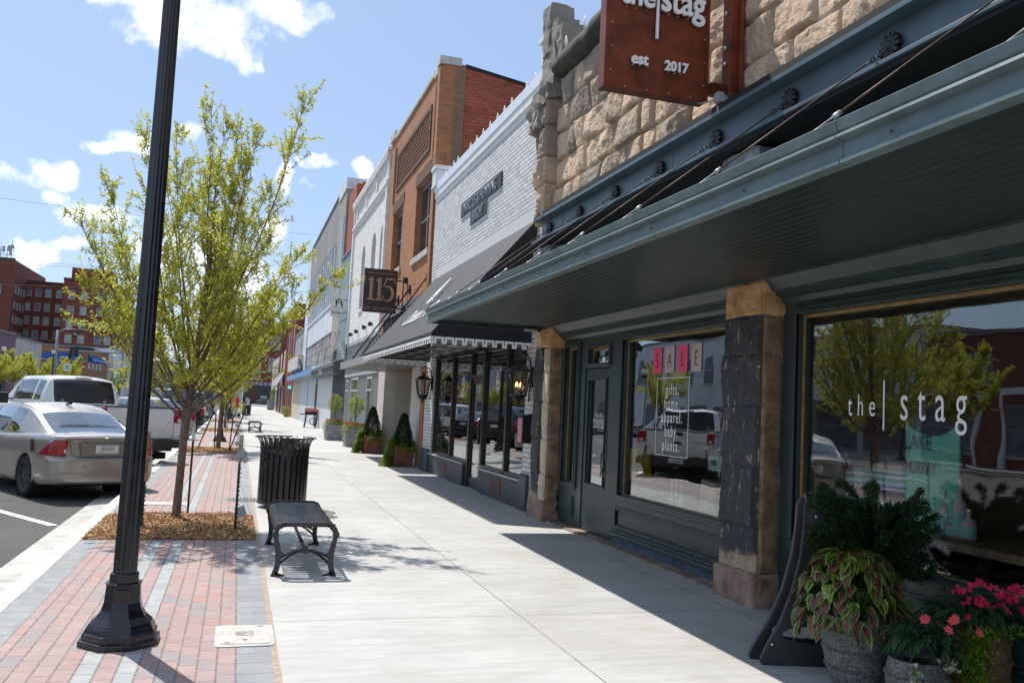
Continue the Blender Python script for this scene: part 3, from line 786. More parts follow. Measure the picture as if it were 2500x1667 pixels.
# ------------------------------------------------------------------ goods in the windows
def thing(name,mb,mat,lab,cat,group=None,**k):
    return tag(mb.build(name,mat,**k),lab,cat,group)
for i,(ch,c,lab) in enumerate((('S',(.85,.10,.22),'hot pink card lettered S taped inside the shop window'),('A',(.55,.42,.42),'pale grey pink card lettered A taped inside the shop window'),('L',(.85,.10,.22),'hot pink card lettered L taped inside the shop window'),('E',(.58,.47,.47),'pale grey pink card lettered E taped inside the shop window'))):
    y=8.81-i*.29
    o=MB().box(Xg-.004,Xg-.002,y-.105,y+.105,2.03+.0*i,2.32).build('sale_card',paint('card%d'%(i%2),c,.7,.03)); tag(o,lab,'sign','SALE cards in a row on the window')
    text('letter',ch,.23,M_blackm,o,.001,-.004,.7,face_x(Xg-.006,y,2.09))
M_yel=paint('yellow_cloth',(.75,.50,.01),.8,.1,10,bump=.2,bs=30); M_navy=paint('navy_cloth',(.02,.03,.07),.8,.1)
def cloth(x,y,z0,z1,w0,w1,fold=.03,n=26,mm=14,dx=.10,hip=None,seed=0):
    m=MB(); vs=[];fs=[]
    for j in range(mm+1):
        f=j/mm; w=w0+(w1-w0)*f
        for i in range(n):
            a=2*math.pi*i/n
            k=1+.35*fold*10*(1-f)*math.sin(a*7+seed)*.5
            vs.append((x+dx*math.cos(a)*k*(w/max(w0,w1)),y+w*math.sin(a)*k,z0+(z1-z0)*f))
    for j in range(mm):
        for i in range(n): a=j*n+i;b=j*n+(i+1)%n; fs.append((a,b,b+n,a+n))
    fs.append(tuple(range(mm*n,mm*n+n)))
    m.add(vs,fs); return m
e=empty('dress_form',(4.95,10.1,.56),'bright yellow top with navy collar on a form in the window left of the lettering','dress form')
cloth(4.95,10.17,.74,1.14,.36,.25).build('yellow_top',M_yel,e,smooth=True); MB().lathe([(.16,1.13),(.13,1.2),(.05,1.28),(.04,1.36),(.004,1.38)],(4.95,10.17,0),14).build('collar',M_navy,e,smooth=True)
m=MB(); m.tube([(4.95,10.17,.5),(4.95,10.17,1.2)],.015); m.lathe([(.14,.50),(.13,.53)],(4.95,10.17,0),16); m.build('stand',M_black,e)
def teal():
    t=NT('teal_cloth'); n=t.noise(2,3,.5); return t.fin(t.ramp(n.outputs[0],[(.3,(.16,.52,.38)),(.7,(.30,.68,.52))]),.8)
M_teal=teal()
e=empty('hanging_shirt',(4.95,5.2,.52),'mint green shirt printed LAKE MURRAY hanging in the nearest window','shirt')
m=MB(); vs=[];fs=[]; nu,nv=24,24
for j in range(nv+1):
    for i in range(nu+1):
        u=i/nu; v=j/nv; yy=4.97+.53*u-.04*(1-v)*(u-.5)
        top=1.61-.10*math.sin(math.pi*u)**.6*(1 if .12<u<.9 else .6)+.02*(u-.5)
        vs.append((4.93+.018*math.sin(u*19+v*2)*(1-v*.5)+.01*math.sin(u*41),yy,.72+(top-.72)*v))
for j in range(nv):
    for i in range(nu): a=j*(nu+1)+i; fs.append((a,a+nu+1,a+nu+2,a+1))
m.add(vs,fs); o=m.build('shirt_body',M_teal,e,smooth=True); mo=o.modifiers.new('s','SOLIDIFY'); mo.thickness=.02; mo.offset=1
text('print','LAKE',.16,M_navy,e,.002,.0,.75,face_x(4.885,5.33,1.40)); text('print','MURRAY',.13,M_navy,e,.002,0,.6,face_x(4.885,5.30,1.22))
m=MB(); m.tube([(4.96,5.23,1.52),(4.96,5.23,2.6)],.003,5); m.bar((4.96,5.02,1.52),(4.96,5.44,1.54),.015); m.build('hanger',M_black,e)
def stripes():
    t=NT('zigzag_stripes'); p=t.sep(t.pos())
    zz=t.math('ADD',p[2],t.math('MULTIPLY',t.math('PINGPONG',t.math('MULTIPLY',t.math('ADD',p[1],p[0]),1.),.012),.6))
    f=t.math('FRACT',t.math('MULTIPLY',zz,4.3))
    c=t.ramp(f,[(0,(.5,.55,.6)),(.1,(.05,.25,.2)),(.18,(.6,.6,.62)),(.28,(.5,.32,.1)),(.36,(.6,.35,.42)),(.5,(.6,.06,.08)),(.58,(.6,.6,.62)),(.68,(.05,.12,.4)),(.76,(.45,.6,.6)),(.88,(.1,.35,.3))],'CONSTANT')
    return t.fin(c,.9)
M_zig=stripes()
a=thing('folded_towel',MB().box(4.86,5.0,5.90,6.12,.62,1.21),M_zig,'upright rolled towel with multicoloured zigzag stripes in the nearest window','towel','zigzag striped towels',bevel=.03)
a=thing('folded_towel',MB().box(4.86,4.98,5.46,5.80,1.06,1.27),M_zig,'tilted zigzag striped bag in front of the green shirt','towel','zigzag striped towels',bevel=.03)
a=thing('folded_towel',MB().box(4.80,5.05,5.46,5.86,.53,1.02),M_zig,'stack of zigzag striped towels low behind the shrub','towel','zigzag striped towels',bevel=.03)
M_pinkb=paint('pink_ceramic',(.62,.42,.46),.3,.05); M_mint=paint('mint_label',(.30,.55,.47),.5,.05)
for (y,z0,h,rr_,lab) in ((5.08,.80,.30,.035,'pink bottle nearest the green shirt'),(4.94,.78,.40,.045,'tall pink bottle with silver pump'),(4.86,.80,.20,.05,'short pink jar with dark print'),(4.98,.80,.13,.06,'squat mint green jar')):
    e=empty('bottle',(4.9,y,z0),lab+' on the window shelf','bottle','bottles on the window shelf')
    MB().lathe([(rr_,0),(rr_,h*.6),(rr_*.9,h*.68),(rr_*.35,h*.75),(rr_*.35,h)],(4.9,y,z0),16).build('body',M_pinkb,e,smooth=True)
    MB().lathe([(rr_+.002,h*.1),(rr_+.002,h*.5)],(4.9,y,z0),16).build('label',M_mint,e)
    MB().lathe([(rr_*.45,h),(rr_*.45,h*1.08)],(4.9,y,z0),12).build('cap',M_steel,e)
e=empty('display_table',(5.1,4.3,0),'dark timber table inside the nearest window','table')
MB().box(4.7,5.5,3.2,5.3,.74,.795).build('table_top',M_floor,e)
for yy in (3.3,5.2):
    for xx in (4.8,5.4): MB().box(xx-.04,xx+.04,yy-.04,yy+.04,.0,.74).build('leg',M_floor,e)
thing('paper_bag',MB().prism([(8.05,.57),(8.40,.57),(8.37,.90),(8.08,.88)],'x',4.82,4.98),paint('kraft_bag',(.45,.36,.24),.85,.1,9),'cream paper shopping bag standing in the window behind the stone pier','bag')
e=empty('card_sign',(4.9,8.25,.95),'small mint card lettered stag hanging in the middle window','card'); MB().box(4.9,4.905,8.11,8.38,1.0,1.16).build('card',paint('mint_card',(.35,.5,.42),.7,.1),e); text('lettering','stag',.11,M_blackm,e,.001,0,.8,face_x(4.897,8.24,1.06))
for i,y in enumerate((9.09,8.98,8.86)):
    e=empty('plant_stake',(4.85,y,.57),['left','middle','right'][i]+' of three small jewelled sticks on the window platform','ornament','jewelled sticks')
    MB().tube([(4.85,y,.56),(4.85,y,.85)],.004,5).build('stick',M_steel,e); MB().sphere((4.85,y,.60),.035,8,6).build('jewel',M_mint if i==1 else M_whitep,e)
# hanging blade sign
M_cor=paint('rusted_steel',(.17,.036,.013),.48,.28,4,metal=.35,bump=.15,bs=120)
e=empty('hanging_sign',(4.1,6.95,4.5),'large rust brown steel sign lettered the stag est 2017 on the stone wall','sign')
m=MB(); m.box(2.92,3.96,7.0,7.14,4.47,6.0); m.build('board',M_cor,e,bevel=.006)
m=MB(); m.box(2.915,3.965,6.99,7.001,4.465,4.50); m.box(2.915,2.95,6.99,7.001,4.50,6.0); m.box(3.93,3.965,6.99,7.001,4.50,6.0); m.build('rim',M_cor,e)
m=MB(); m.box(4.06,4.14,6.78,6.92,4.52,6.2); m.box(4.14,4.17,6.72,6.98,4.52,6.2); m.build('wall_post',M_cor,e,bevel=.006)
m=MB(); m.box(3.96,4.08,6.99,7.07,4.56,4.65); m.box(3.96,4.12,6.92,7.06,4.57,4.64); m.build('arm',M_cor,e)
m=MB()
for z in (5.28,4.95,4.80): m.sphere((4.05,6.85,z),.022,8,6)
for k in range(5): m.sphere((2.965+.01,6.985,4.62+.22*k),.008,6,4); m.sphere((3.915,6.985,4.62+.22*k),.008,6,4)
for k in range(4): m.sphere((3.12+.22*k,6.985,4.49),.008,6,4)
m.build('bolt',M_steel,e,smooth=True)
m=MB(); m.box(4.0,4.1,6.86,6.94,4.45,4.54); m.lathe([(.022,-.12),(.035,-.11),(.035,-.05),(.02,-.04),(.02,0)],(4.05,6.9,4.46),10); m.tube([(4.0,6.92,4.48),(3.95,6.95,4.46),(3.9,7.02,4.46),(3.84,7.05,4.5)],.008,6); m.build('junction_box',M_fix,e)
for s_,x,z,sz,xs in (('the',3.215,5.255,.30,.85),('stag',3.665,5.25,.36,.80)): text('raised_lettering',s_,sz,M_whitep,e,.012,.006,xs,face_y(x,6.965,z))
MB().box(3.40,3.422,6.955,6.975,4.97,5.75).build('raised_bar',M_whitep,e)
text('raised_lettering','est',.145,M_whitep,e,.01,.004,.95,face_y(3.25,6.968,4.71)); text('raised_lettering','2017',.125,M_whitep,e,.01,.004,.95,face_y(3.62,6.968,4.70))
m=MB()
for x,z in ((3.10,5.22),(3.2,5.22),(3.3,5.22),(3.52,5.22),(3.62,5.22),(3.72,5.22),(3.84,5.17),(3.18,4.69),(3.25,4.69),(3.33,4.69),(3.54,4.68),(3.6,4.68),(3.66,4.68)): m.tube([(x,7.0,z),(x,6.96,z)],.006,5)
m.build('stand_off',M_steel,e)
# ================================================================== white brick shop (12.45 .. 20.75)
M_wbr=brick('white_brick',(.66,.655,.64),(.74,.735,.72),(.22,.225,.23),.235,.074,.009,.6,stain=.12,staincol=(.35,.35,.34),rough=.6)
M_wsol=None
def soldier():
    t=NT('white_soldier_brick'); p=t.sep(t.pos()); f=t.math('FRACT',t.math('DIVIDE',p[1],.072))
    j=t.ramp(f,[(.0,1),(.12,1),(.16,0)],'LINEAR'); n=t.noise(12,4,.6)
    c=t.mix(j,t.ramp(n.outputs[0],[(.3,(.64,.635,.62)),(.7,(.72,.715,.70))]),(.20,.205,.21)); return t.fin(c,.6,t.bump(t.math('MULTIPLY',j,-1),.5,.006))
M_sold=soldier()
M_dbr=brick('slate_brick',(.055,.065,.085),(.07,.08,.10),(.02,.022,.028),.22,.075,.008,.7,stain=.1,rough=.5)
M_coping=paint('white_metal_coping',(.72,.74,.76),.35,.04,3,metal=.1)
M_bronze=paint('bronze_frame',(.035,.03,.025),.35,.1,8,metal=.4)
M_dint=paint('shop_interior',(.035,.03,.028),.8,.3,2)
M_slate=paint('slate_paint',(.05,.06,.08),.5,.1,5,bump=.1)
X=4.35
B2=empty('white_brick_shop',(4.6,16.6,0),'one storey white glazed brick shop with black awning and lettered plaque','building')
m=MB(); wall_with_holes(m,X,X+.28,12.42,20.85,0,6.78,[(13.1,19.92,0,2.72)]); m.build('wall',M_wbr,B2)
MB().box(X-.003,X,12.8,20.4,4.42,4.80).build('soldier_course',M_sold,B2)
m=MB(); m.box(X-.07,X+.5,12.45,20.80,6.77,6.98); m.build('coping',M_coping,B2,bevel=.01)
m=MB(); m.prism([(X,6.50),(X-.015,6.50),(X-.02,6.58),(X-.05,6.62),(X-.05,6.70),(X-.06,6.77),(X,6.77)],'y',12.5,20.75); m.build('cornice_moulding',paint('white_trim',(.70,.71,.71),.6,.05),B2)
m=MB(); m.box(X-.10,X+.35,20.55,20.95,6.95,7.32); m.box(X-.13,X+.4,20.5,21.0,7.32,7.42); m.box(X-.12,X+.37,20.52,20.97,6.88,6.95); m.build('end_block',MATS['white_trim'],B2,bevel=.012)
m=MB(); m.box(4.25,4.6,12.44,12.8,7.0,7.36); m.box(4.2,4.65,12.42,12.84,7.36,7.44); m.build('end_block',MATS['white_trim'],B2,bevel=.012)
bulbs(B2,X-.02,[13.3,13.75,14.6,15.05,15.5,16.0,16.5,17.0,17.5,18.6,19.0,19.4,19.8],6.97)
MB().box(X+.1,14,12.45,20.8,6.2,6.6).build('roof',M_blackm,B2)
# lettered plaque in two steps
pq=MB(); pq.prism([(18.02,5.59),(17.18,5.59),(17.18,5.27),(15.93,5.27),(15.93,5.58),(15.02,5.58),(15.02,5.89),(18.02,5.91)],'x',X-.028,X); o=pq.build('plaque',paint('plaque_dark',(.022,.024,.03),.5,.1),B2)
M_gl=paint('grey_lettering',(.24,.25,.28),.4,.1)
text('lettering','MARCUS & HEMMING',.33,M_gl,o,.012,-.002,.80,face_x(X-.034,16.52,5.63),spacing=.98)
text('lettering','BRIGHT',.33,M_gl,o,.012,-.002,.72,face_x(X-.034,16.55,5.31))
m=MB(); m.prism([(18.06,5.63),(18.06,5.55),(17.22,5.55),(17.22,5.23),(15.89,5.23),(15.89,5.54),(14.98,5.54),(14.98,5.60)],'x',X-.014,X-.001); m.build('plaque_edge',M_coping,B2)
# shop window
m=MB(); gx=X+.03
m.box(gx,gx+.1,13.12,13.2,.45,2.70); m.box(gx,gx+.1,13.2,15.70,2.60,2.70); m.box(gx,gx+.1,16.72,19.82,2.60,2.70); m.box(gx,gx+.1,19.82,19.90,.45,2.70)
m.box(gx,gx+.1,14.18,14.26,.45,2.60); m.box(gx,gx+.12,15.66,15.78,0,2.70); m.box(gx,gx+.12,16.62,16.74,0,2.70); m.box(gx,gx+.1,18.16,18.24,.45,2.60)
m.box(gx,gx+.1,13.2,15.66,.42,.50); m.box(gx,gx+.1,16.74,19.9,.42,.50); m.box(gx,gx+.1,15.78,16.62,2.12,2.18); m.box(gx,gx+.1,15.78,16.62,2.62,2.70)
m.build('window_frame',M_bronze,B2)
for a,b,c,d in ((13.2,14.18,.50,2.6),(14.26,15.66,.50,2.6),(16.74,18.16,.50,2.6),(18.24,19.82,.50,2.6),(15.78,16.62,2.18,2.62)):
    MB().box(gx+.05,gx+.056,a,b,c,d).build('window',M_glass2,B2)
dd=MB(); wall_with_holes(dd,gx+.03,gx+.075,15.79,16.61,.02,2.11,[(15.88,16.53,.18,2.0)]); dd=dd.build('door',M_bronze,B2)
MB().box(gx+.05,gx+.056,15.88,16.53,.18,2.0).build('door_glass',M_glass2,dd)
m=MB(); m.box(gx-.03,gx-.01,15.80,15.84,.85,1.30); m.box(gx-.01,gx+.03,15.81,15.83,.88,.9); m.box(gx-.01,gx+.03,15.81,15.83,1.24,1.26); m.build('door_handle',M_black,dd)
m=MB(); m.box(X-.02,X+.15,13.12,15.62,0,.42); m.box(X-.02,X+.15,16.80,19.95,0,.42); kn=m.build('knee_wall',M_dbr,B2)
m=MB(); m.box(X-.045,X+.05,13.10,15.64,.42,.452); m.box(X-.045,X+.05,16.78,19.96,.42,.452); m.build('sill',M_fix,kn)
M_vent=paint('brown_panel',(.10,.045,.03),.6,.15,10)
m=MB(); m.box(X-.028,X-.018,14.15,14.75,.10,.36); m.box(X-.028,X-.018,18.15,18.6,.10,.36); m.build('vent_panel',M_vent,kn)
m=MB(); m.box(X-.06,X+.1,12.72,13.10,0,.53); m.box(X-.05,X+.1,12.74,13.08,.53,.56); m.box(X-.06,X+.1,19.98,20.9,0,.53); m.build('plinth',M_slate,B2,bevel=.01)
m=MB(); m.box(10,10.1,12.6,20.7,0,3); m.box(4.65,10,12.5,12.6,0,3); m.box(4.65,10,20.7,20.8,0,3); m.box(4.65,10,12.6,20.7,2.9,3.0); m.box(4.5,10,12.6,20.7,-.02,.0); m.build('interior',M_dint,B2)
for y,z in ((17.4,1.75),): text('door_lettering','Chateau 117',.19,M_whitep,B2,.001,0,.6,face_x(gx+.046,y,z),shear=.4)
def emblem(parent,y,z,s,x,mt):
    m=MB()
    for k in (-1,1):
        m.tube([(x,y+k*.0*s,z-.5*s),(x,y+k*.22*s,z-.2*s),(x,y+k*.2*s,z+.15*s),(x,y,z+.5*s)],.018*s,5); m.torus((x,y+k*.07*s,z),.09*s,.015*s,'x',10,4)
    m.box(x-.002,x+.002,y-.1*s,y+.1*s,z-.32*s,z-.24*s)
    return m.build('emblem',mt,parent)
emblem(B2,17.4,2.02,.35,gx+.046,M_whitep); emblem(B2,14.92,2.02,.4,gx+.046,M_whitep)
m=MB()
for k in range(5): m.box(gx+.044,gx+.047,14.95,15.2,.75+.05*k,.77+.05*k)
m.build('opening_hours',M_whitep,B2)
# black awning
M_awn=paint('black_canvas',(.014,.0145,.017),.75,.08,3,bump=.15,bs=90); M_awnu=paint('awning_frame_tube',(.24,.25,.25),.4,.1,metal=.5)
def seams():
    t=NT('black_canvas_seamed'); p=t.sep(t.pos()); f=t.math('FRACT',t.math('DIVIDE',p[1],.42)); n=t.noise(3,4,.6)
    c=t.ramp(n.outputs[0],[(.3,(.012,.0125,.015)),(.7,(.019,.0195,.023))]); c=t.mix(t.ramp(f,[(0,.55),(.03,.55),(.05,0)]),c,(.03,.03,.035))
    n2=t.noise(120,2,.5); return t.fin(c,.7,t.bump(t.math('ADD',t.ramp(f,[(0,1),(.05,0)]),t.math('MULTIPLY',n2.outputs[0],.15)),.3,.01))
M_awns=seams()
A0,A1=12.86,20.38; AX,AZ,TX,TZ=2.73,2.66,4.33,4.57
m=MB(); vs=[];fs=[]; n1,n2_=36,10
for j in range(n2_+1):
    v=j/n2_
    for i in range(n1+1):
        y=A0+(A1-A0)*i/n1; sag=-.03*math.sin(math.pi*v)-.008*math.sin(2*math.pi*y/.42)*math.sin(math.pi*v)
        if v<.12: sag-=0
        vs.append((AX+(TX-AX)*v,y,AZ+(TZ-AZ)*v+sag))
for j in range(n2_):
    for i in range(n1): a=j*(n1+1)+i; fs.append((a,a+n1+1,a+n1+2,a+1))
awn=m.add(vs,fs).build('awning',M_awns,B2,smooth=True)
m=MB()
for y in (A0,A1): m.add([(AX,y,AZ),(TX,y,AZ),(TX,y,TZ)],[(0,1,2)])
m.build('end_cloth',M_awn,awn)
def valance(p,q,ztop,zmid,teeth,off):
    """scalloped valance as stepped cloth with a white ribbon"""
    p=Vector(p);q=Vector(q);d=(q-p);L_=d.length;d.normalize();nrm=Vector(off)
    m=MB(); w=MB(); tw=L_/teeth
    for k in range(teeth):
        a=p+d*(k*tw); s1=tw*.5; dz=.075
        def sh(mb,u0,u1,z0,z1,o=0):
            A=a+d*u0+nrm*o;B=a+d*u1+nrm*o
            mb.add([(A.x,A.y,z0),(B.x,B.y,z0),(B.x,B.y,z1),(A.x,A.y,z1)],[(0,1,2,3)])
        sh(m,0,s1,zmid-dz,ztop); sh(m,s1,tw,zmid,ztop)
        h=.034
        for o in (.003,-.003):
            sh(w,0,s1,zmid-dz,zmid-dz+h,o); sh(w,s1,tw,zmid,zmid+h,o); sh(w,0,h,zmid-dz+h,zmid+h,o); sh(w,s1-h,s1,zmid-dz+h,zmid+h,o)
    return m,w
for (p,q,t_,off) in (((AX-.004,A0,0),(AX-.004,A1,0),44,(-1,0,0)),((AX,A0-.004,0),(TX,A0-.004,0),10,(0,-1,0)),((AX,A1+.004,0),(TX,A1+.004,0),10,(0,1,0))):
    m,w=valance(p,q,AZ,AZ-.10,t_,off); m.build('valance',M_awn,awn); w.build('valance_ribbon',M_whitep,awn)
m=MB()
for k in range(8):
    y=A0+.05+(A1-A0-.1)*k/7; m.bar((AX+.03,y,AZ-.01),(TX,y,AZ-.01),.03); m.bar((AX+.03,y,AZ-.01),(TX,y,TZ-.04),.025)
for x in (AX+.03,AX+.4,AX+.8,AX+1.2): m.bar((x,A0,AZ-.012),(x,A1,AZ-.012),.028)
m.build('awning_frame',M_awnu,awn)
sl=math.atan2(TZ-AZ,TX-AX)
Maw=Matrix.Translation((3.13,16.65,3.155))@Matrix(((0,math.cos(sl),-math.sin(sl),0),(-1,0,0,0),(0,math.sin(sl),math.cos(sl),0),(0,0,0,1)))
text('script_lettering','Chateau 117',.60,M_whitep,awn,.002,-.004,.78,Maw,shear=.45)
m=MB()
Me=Matrix.Translation((3.62,16.55,3.75))@Matrix(((0,math.cos(sl),-math.sin(sl),0),(-1,0,0,0),(0,math.sin(sl),math.cos(sl),0),(0,0,0,1)))
m2=MB()
for k in (-1,1):
    m2.tube([(0,-.34,.02),(k*.17,-.12,.02),(k*.15,.12,.02),(0,.38,.02)],.018,5); m2.torus((k*.06,0,.02),.08,.014,'z',12,4)
    m2.tube([(0,-.30,.02),(k*.10,-.20,.02),(k*.22,-.26,.02)],.012,5)
m2.box(-.13,.13,-.24,-.20,.0,.03)
for k in range(len(m2.v)): m2.v[k]=Me@m2.v[k]
m2.build('crown_emblem',M_whitep,awn)
# wall lanterns
M_lglass=glass('lantern_glass',tint=(.8,.77,.72),refl=1.2); M_bulbon=emit('lit_bulb',(1,.55,.25),3.)
def lantern():
    e=empty('wall_lantern',(0,0,0),'x','wall lantern','large wrought iron wall lanterns')
    m=L(); m.box(-.03,.0,-.05,.05,1.90,2.22); m.build('back_plate',M_black,e,bevel=.006)
    m=L(); m.tube([(-.02,0,1.74),(-.05,0,1.68),(-.045,0,1.8),(-.03,0,2.0),(-.035,0,2.2),(-.05,0,2.33),(-.12,0,2.42),(-.21,0,2.45),(-.29,0,2.41),(-.31,0,2.34),(-.28,0,2.29),(-.23,0,2.30),(-.22,0,2.34)],[.008,.012,.012,.013,.013,.012,.012,.012,.011,.01,.008,.007,.006],8)
    m.torus((-.10,0,2.28),.05,.008,'y',14,5); m.tube([(-.22,0,2.23),(-.2,0,2.30),(-.16,0,2.33),(-.12,0,2.30)],.008,6); m.build('scroll_bracket',M_black,e,smooth=True)
    cx=-.225
    m=L()
    m.lathe([(.20,2.13),(.205,2.15),(.15,2.19),(.09,2.225),(.03,2.24),(.03,2.26),(.05,2.27),(.012,2.29)],(cx,0,0),6,rot=R(30)); m.lathe([(.185,2.085),(.195,2.09),(.195,2.10),(.185,2.105)],(cx,0,0),6,rot=R(30)); 
    m.lathe([(.125,1.755),(.135,1.765),(.135,1.785),(.12,1.79)],(cx,0,0),6,rot=R(30)); m.build('cap',M_black,e)
    m=L()
    for k in range(6):
        a=R(30+60*k); b=R(90+60*k)
        T=Vector((cx+.19*math.cos(a),.19*math.sin(a),2.14)); Bq=Vector((cx+.125*math.cos(a),.125*math.sin(a),1.77))
        T2=Vector((cx+.19*math.cos(b),.19*math.sin(b),2.09)); B2_=Vector((cx+.125*math.cos(b),.125*math.sin(b),1.79)); T1=Vector((cx+.19*math.cos(a),.19*math.sin(a),2.09))
        m.bar(T,Bq,.016); m.bar(T1,B2_,.006); m.bar(T2,Bq,.006)
    m.build('cage',M_black,e)
    m=L(); m.lathe([(.118,1.79),(.18,2.08)],(cx,0,0),6,rot=R(30),cap=False); m.build('lantern_glass',M_lglass,e)
    m=L(); m.lathe([(.12,1.755),(.10,1.73),(.11,1.72),(.05,1.69),(.03,1.66),(.035,1.645),(.015,1.62),(.02,1.60),(.003,1.585)],(cx,0,0),10)
    for k in range(6):
        a=R(60*k); m.tube([(cx+.1*math.cos(a),.1*math.sin(a),1.75),(cx+.12*math.cos(a),.12*math.sin(a),1.69),(cx+.07*math.cos(a),.07*math.sin(a),1.66)],.007,5)
    m.build('finial',M_black,e,smooth=True)
    for dx,dy in ((.03,.0),(-.03,.03),(-.03,-.03)):
        m=L(); m.lathe([(.012,1.80),(.012,1.90)],(cx+dx,dy,0),8); m.build('candle_tube',M_cream,e)
        m=L(); m.lathe([(.006,1.90),(.017,1.925),(.012,1.955),(.002,1.975)],(cx+dx,dy,0),8); m.build('lamp_bulb',M_bulbon,e,smooth=True)
    return e
ln=lantern(); ln.location=(X,12.78,0); ln['label']='nearer wall lantern, lit, beside the black letter box and stone pier'
l2=dup(ln,(X,20.05,0),0,'farther wall lantern on the white brick strip next to the cream entry recess')
for c in kids(l2):
    if c.name.startswith('lamp_bulb'): c.data=c.data.copy(); c.data.materials[0]=paint('unlit_bulb',(.55,.42,.30),.3,.05)
e=empty('letter_box',(4.3,12.6,1.05),'black wall box with pink front edge below the nearer lantern','letter box')
m=MB(); m.prism([(4.12,1.05),(4.35,1.05),(4.35,1.50),(4.12,1.44)],'y',12.45,12.66); m.build('box_body',M_blackm,e)
MB().prism([(4.10,1.44),(4.36,1.50),(4.36,1.515),(4.10,1.455)],'y',12.43,12.68).build('lid',M_black,e)
MB().box(4.105,4.12,12.47,12.66,1.06,1.43).build('front_card',paint('pink_card',(.55,.22,.25),.7,.1),e)
# ================================================================== orange brick building (20.95 .. 28.45)
M_obr=brick('orange_brick',(.46,.175,.065),(.38,.14,.052),(.34,.22,.14),.215,.073,.008,.7,stain=.25,staincol=(.16,.07,.04))
M_rbr=brick('red_side_brick',(.56,.12,.05),(.38,.075,.04),(.16,.09,.07),.22,.085,.012,.8,stain=.45,staincol=(.13,.05,.035),ns=2)
M_obd=brick('brown_brick_trim',(.16,.07,.045),(.12,.055,.04),(.14,.10,.08),.1,.073,.01,.8)
M_limes=paint('limestone_sill',(.50,.47,.42),.85,.12,8,bump=.4,bs=60,dirt=.3)
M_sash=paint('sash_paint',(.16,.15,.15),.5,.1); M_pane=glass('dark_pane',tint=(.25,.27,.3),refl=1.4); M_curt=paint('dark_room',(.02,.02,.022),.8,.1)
B3=empty('orange_brick_building',(5,24.7,0),'two storey orange brick building with diamond brick panel and exposed red side wall','building')
Y0,Y1=20.98,28.5
w2=[(21.5,23.5,5.52,7.52),(25.55,27.3,5.62,7.52)]
m=MB(); wall_with_holes(m,X,X+.35,Y0,Y1,2.95,10.15,[(a,b,c,d) for a,b,c,d in w2]+[(21.6,28.1,2.95,4.18)]); m.build('front_wall',M_obr,B3)
m=MB(); m.box(X+.0,X+.35,Y0,21.40,0,2.95); m.box(X,X+.35,28.2,Y1,0,2.95); m.build('brick_pier',M_obr,B3)
m=MB(); m.box(4.70,4.96,Y0-.01,Y0+.3,0,10.20); m.build('return_pier',brick('tan_quoin_brick',(.27,.15,.075),(.22,.12,.06),(.26,.2,.15),.215,.073,.01,.8,stain=.3),B3)
m=MB(); m.prism([(4.96,0),(14,0),(14,8.9),(4.96,10.16)],'y',Y0+.03,Y0+.3); m.build('side_wall',M_rbr,B3)
m=MB(); m.prism([(4.96,10.16),(14,8.9),(14,8.97),(4.96,10.24)],'y',Y0,Y0+.35); m.build('tar_edge',M_blackm,B3)
m=MB(); m.box(X-.07,X+.5,Y0-.04,21.3,10.15,10.36); m.box(X-.05,X+.45,21.3,21.75,10.0,10.15)
m.box(X-.05,X+.42,21.3,27.7,9.99,10.14) if False else m.box(X-.05,X+.42,21.75,27.6,10.08,10.2); m.box(X-.07,X+.45,27.6,28.45,10.15,10.42)
m.build('parapet_coping',M_limes,B3,bevel=.01)
bulbs(B3,X,[21.1,21.9,22.3,22.6,23.8,24.4,25.2,26.1,26.9,27.4],10.2)
m=MB(); m.box(X-.05,X,20.98,21.25,4.5,10.1); m.build('edge_pilaster',M_obr,B3)
# brick panel frame with diaper work
m=MB()
for a,b,c,d in ((21.95,27.0,9.30,9.42),(21.95,27.0,8.18,8.30),(21.95,22.07,8.30,9.30),(26.88,27.0,8.30,9.30)): m.box(X-.035,X,a,b,c,d)
for y in (21.42,27.45):
    for dy in (-.08,.08): m.box(X-.03,X,y+dy-.035,y+dy+.035,7.9,9.75)
    m.box(X-.03,X,y-.045,y+.045,9.68,9.75); m.box(X-.03,X,y-.045,y+.045,7.9,7.97)
for a,b,c,d in w2: m.box(X-.02,X,a-.12,b+.12,d+.02,d+.36)
m.build('brick_trim',M_obd,B3)
m=MB()
for j in range(7):
    for i in range(22):
        y=22.18+.212*i+(.106 if j%2 else 0); z=8.37+.135*j
        if y+.1<26.85: m.box(X-.025,X+.01,y,y+.1,z,z+.067)
m.build('diaper_panel',M_obd,B3)
for a,b,c,d in w2:
    o=MB().box(X+.24,X+.30,a,b,c,d).build('window',M_curt,B3)
    f=MB()
    for q in ((a,a+.07,c,d),(b-.07,b,c,d),(a+.07,b-.07,d-.12,d),(a+.07,b-.07,c,c+.08),((a+b)/2-.04,(a+b)/2+.04,c+.08,d-.12),(a+.07,(a+b)/2-.04,(c+d)/2-.03,(c+d)/2+.03),((a+b)/2+.04,b-.07,(c+d)/2-.03,(c+d)/2+.03)): f.box(X+.14,X+.19,*q)
    f.build('sash',M_sash,o); MB().box(X+.165,X+.17,a+.07,b-.07,c+.08,d-.12).build('pane',M_pane,o)
    MB().box(X-.06,X+.14,a-.14,b+.14,c-.17,c).build('sill',M_limes,o,bevel=.01)
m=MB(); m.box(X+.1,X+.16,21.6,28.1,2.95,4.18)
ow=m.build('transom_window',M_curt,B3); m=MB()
m.box(X-.03,X+.1,21.55,28.15,4.18,4.40)
for k in range(14): y=21.6+.5*k; m.box(X+.02,X+.1,y-.03,y+.03,2.95,4.18)
m.build('mullion',M_sash,ow)
M_shw=paint('sheet_white',(.52,.50,.47),.7,.06,4,dirt=.15); M_beige=paint('beige_board',(.46,.43,.37),.75,.06,4,dirt=.1)
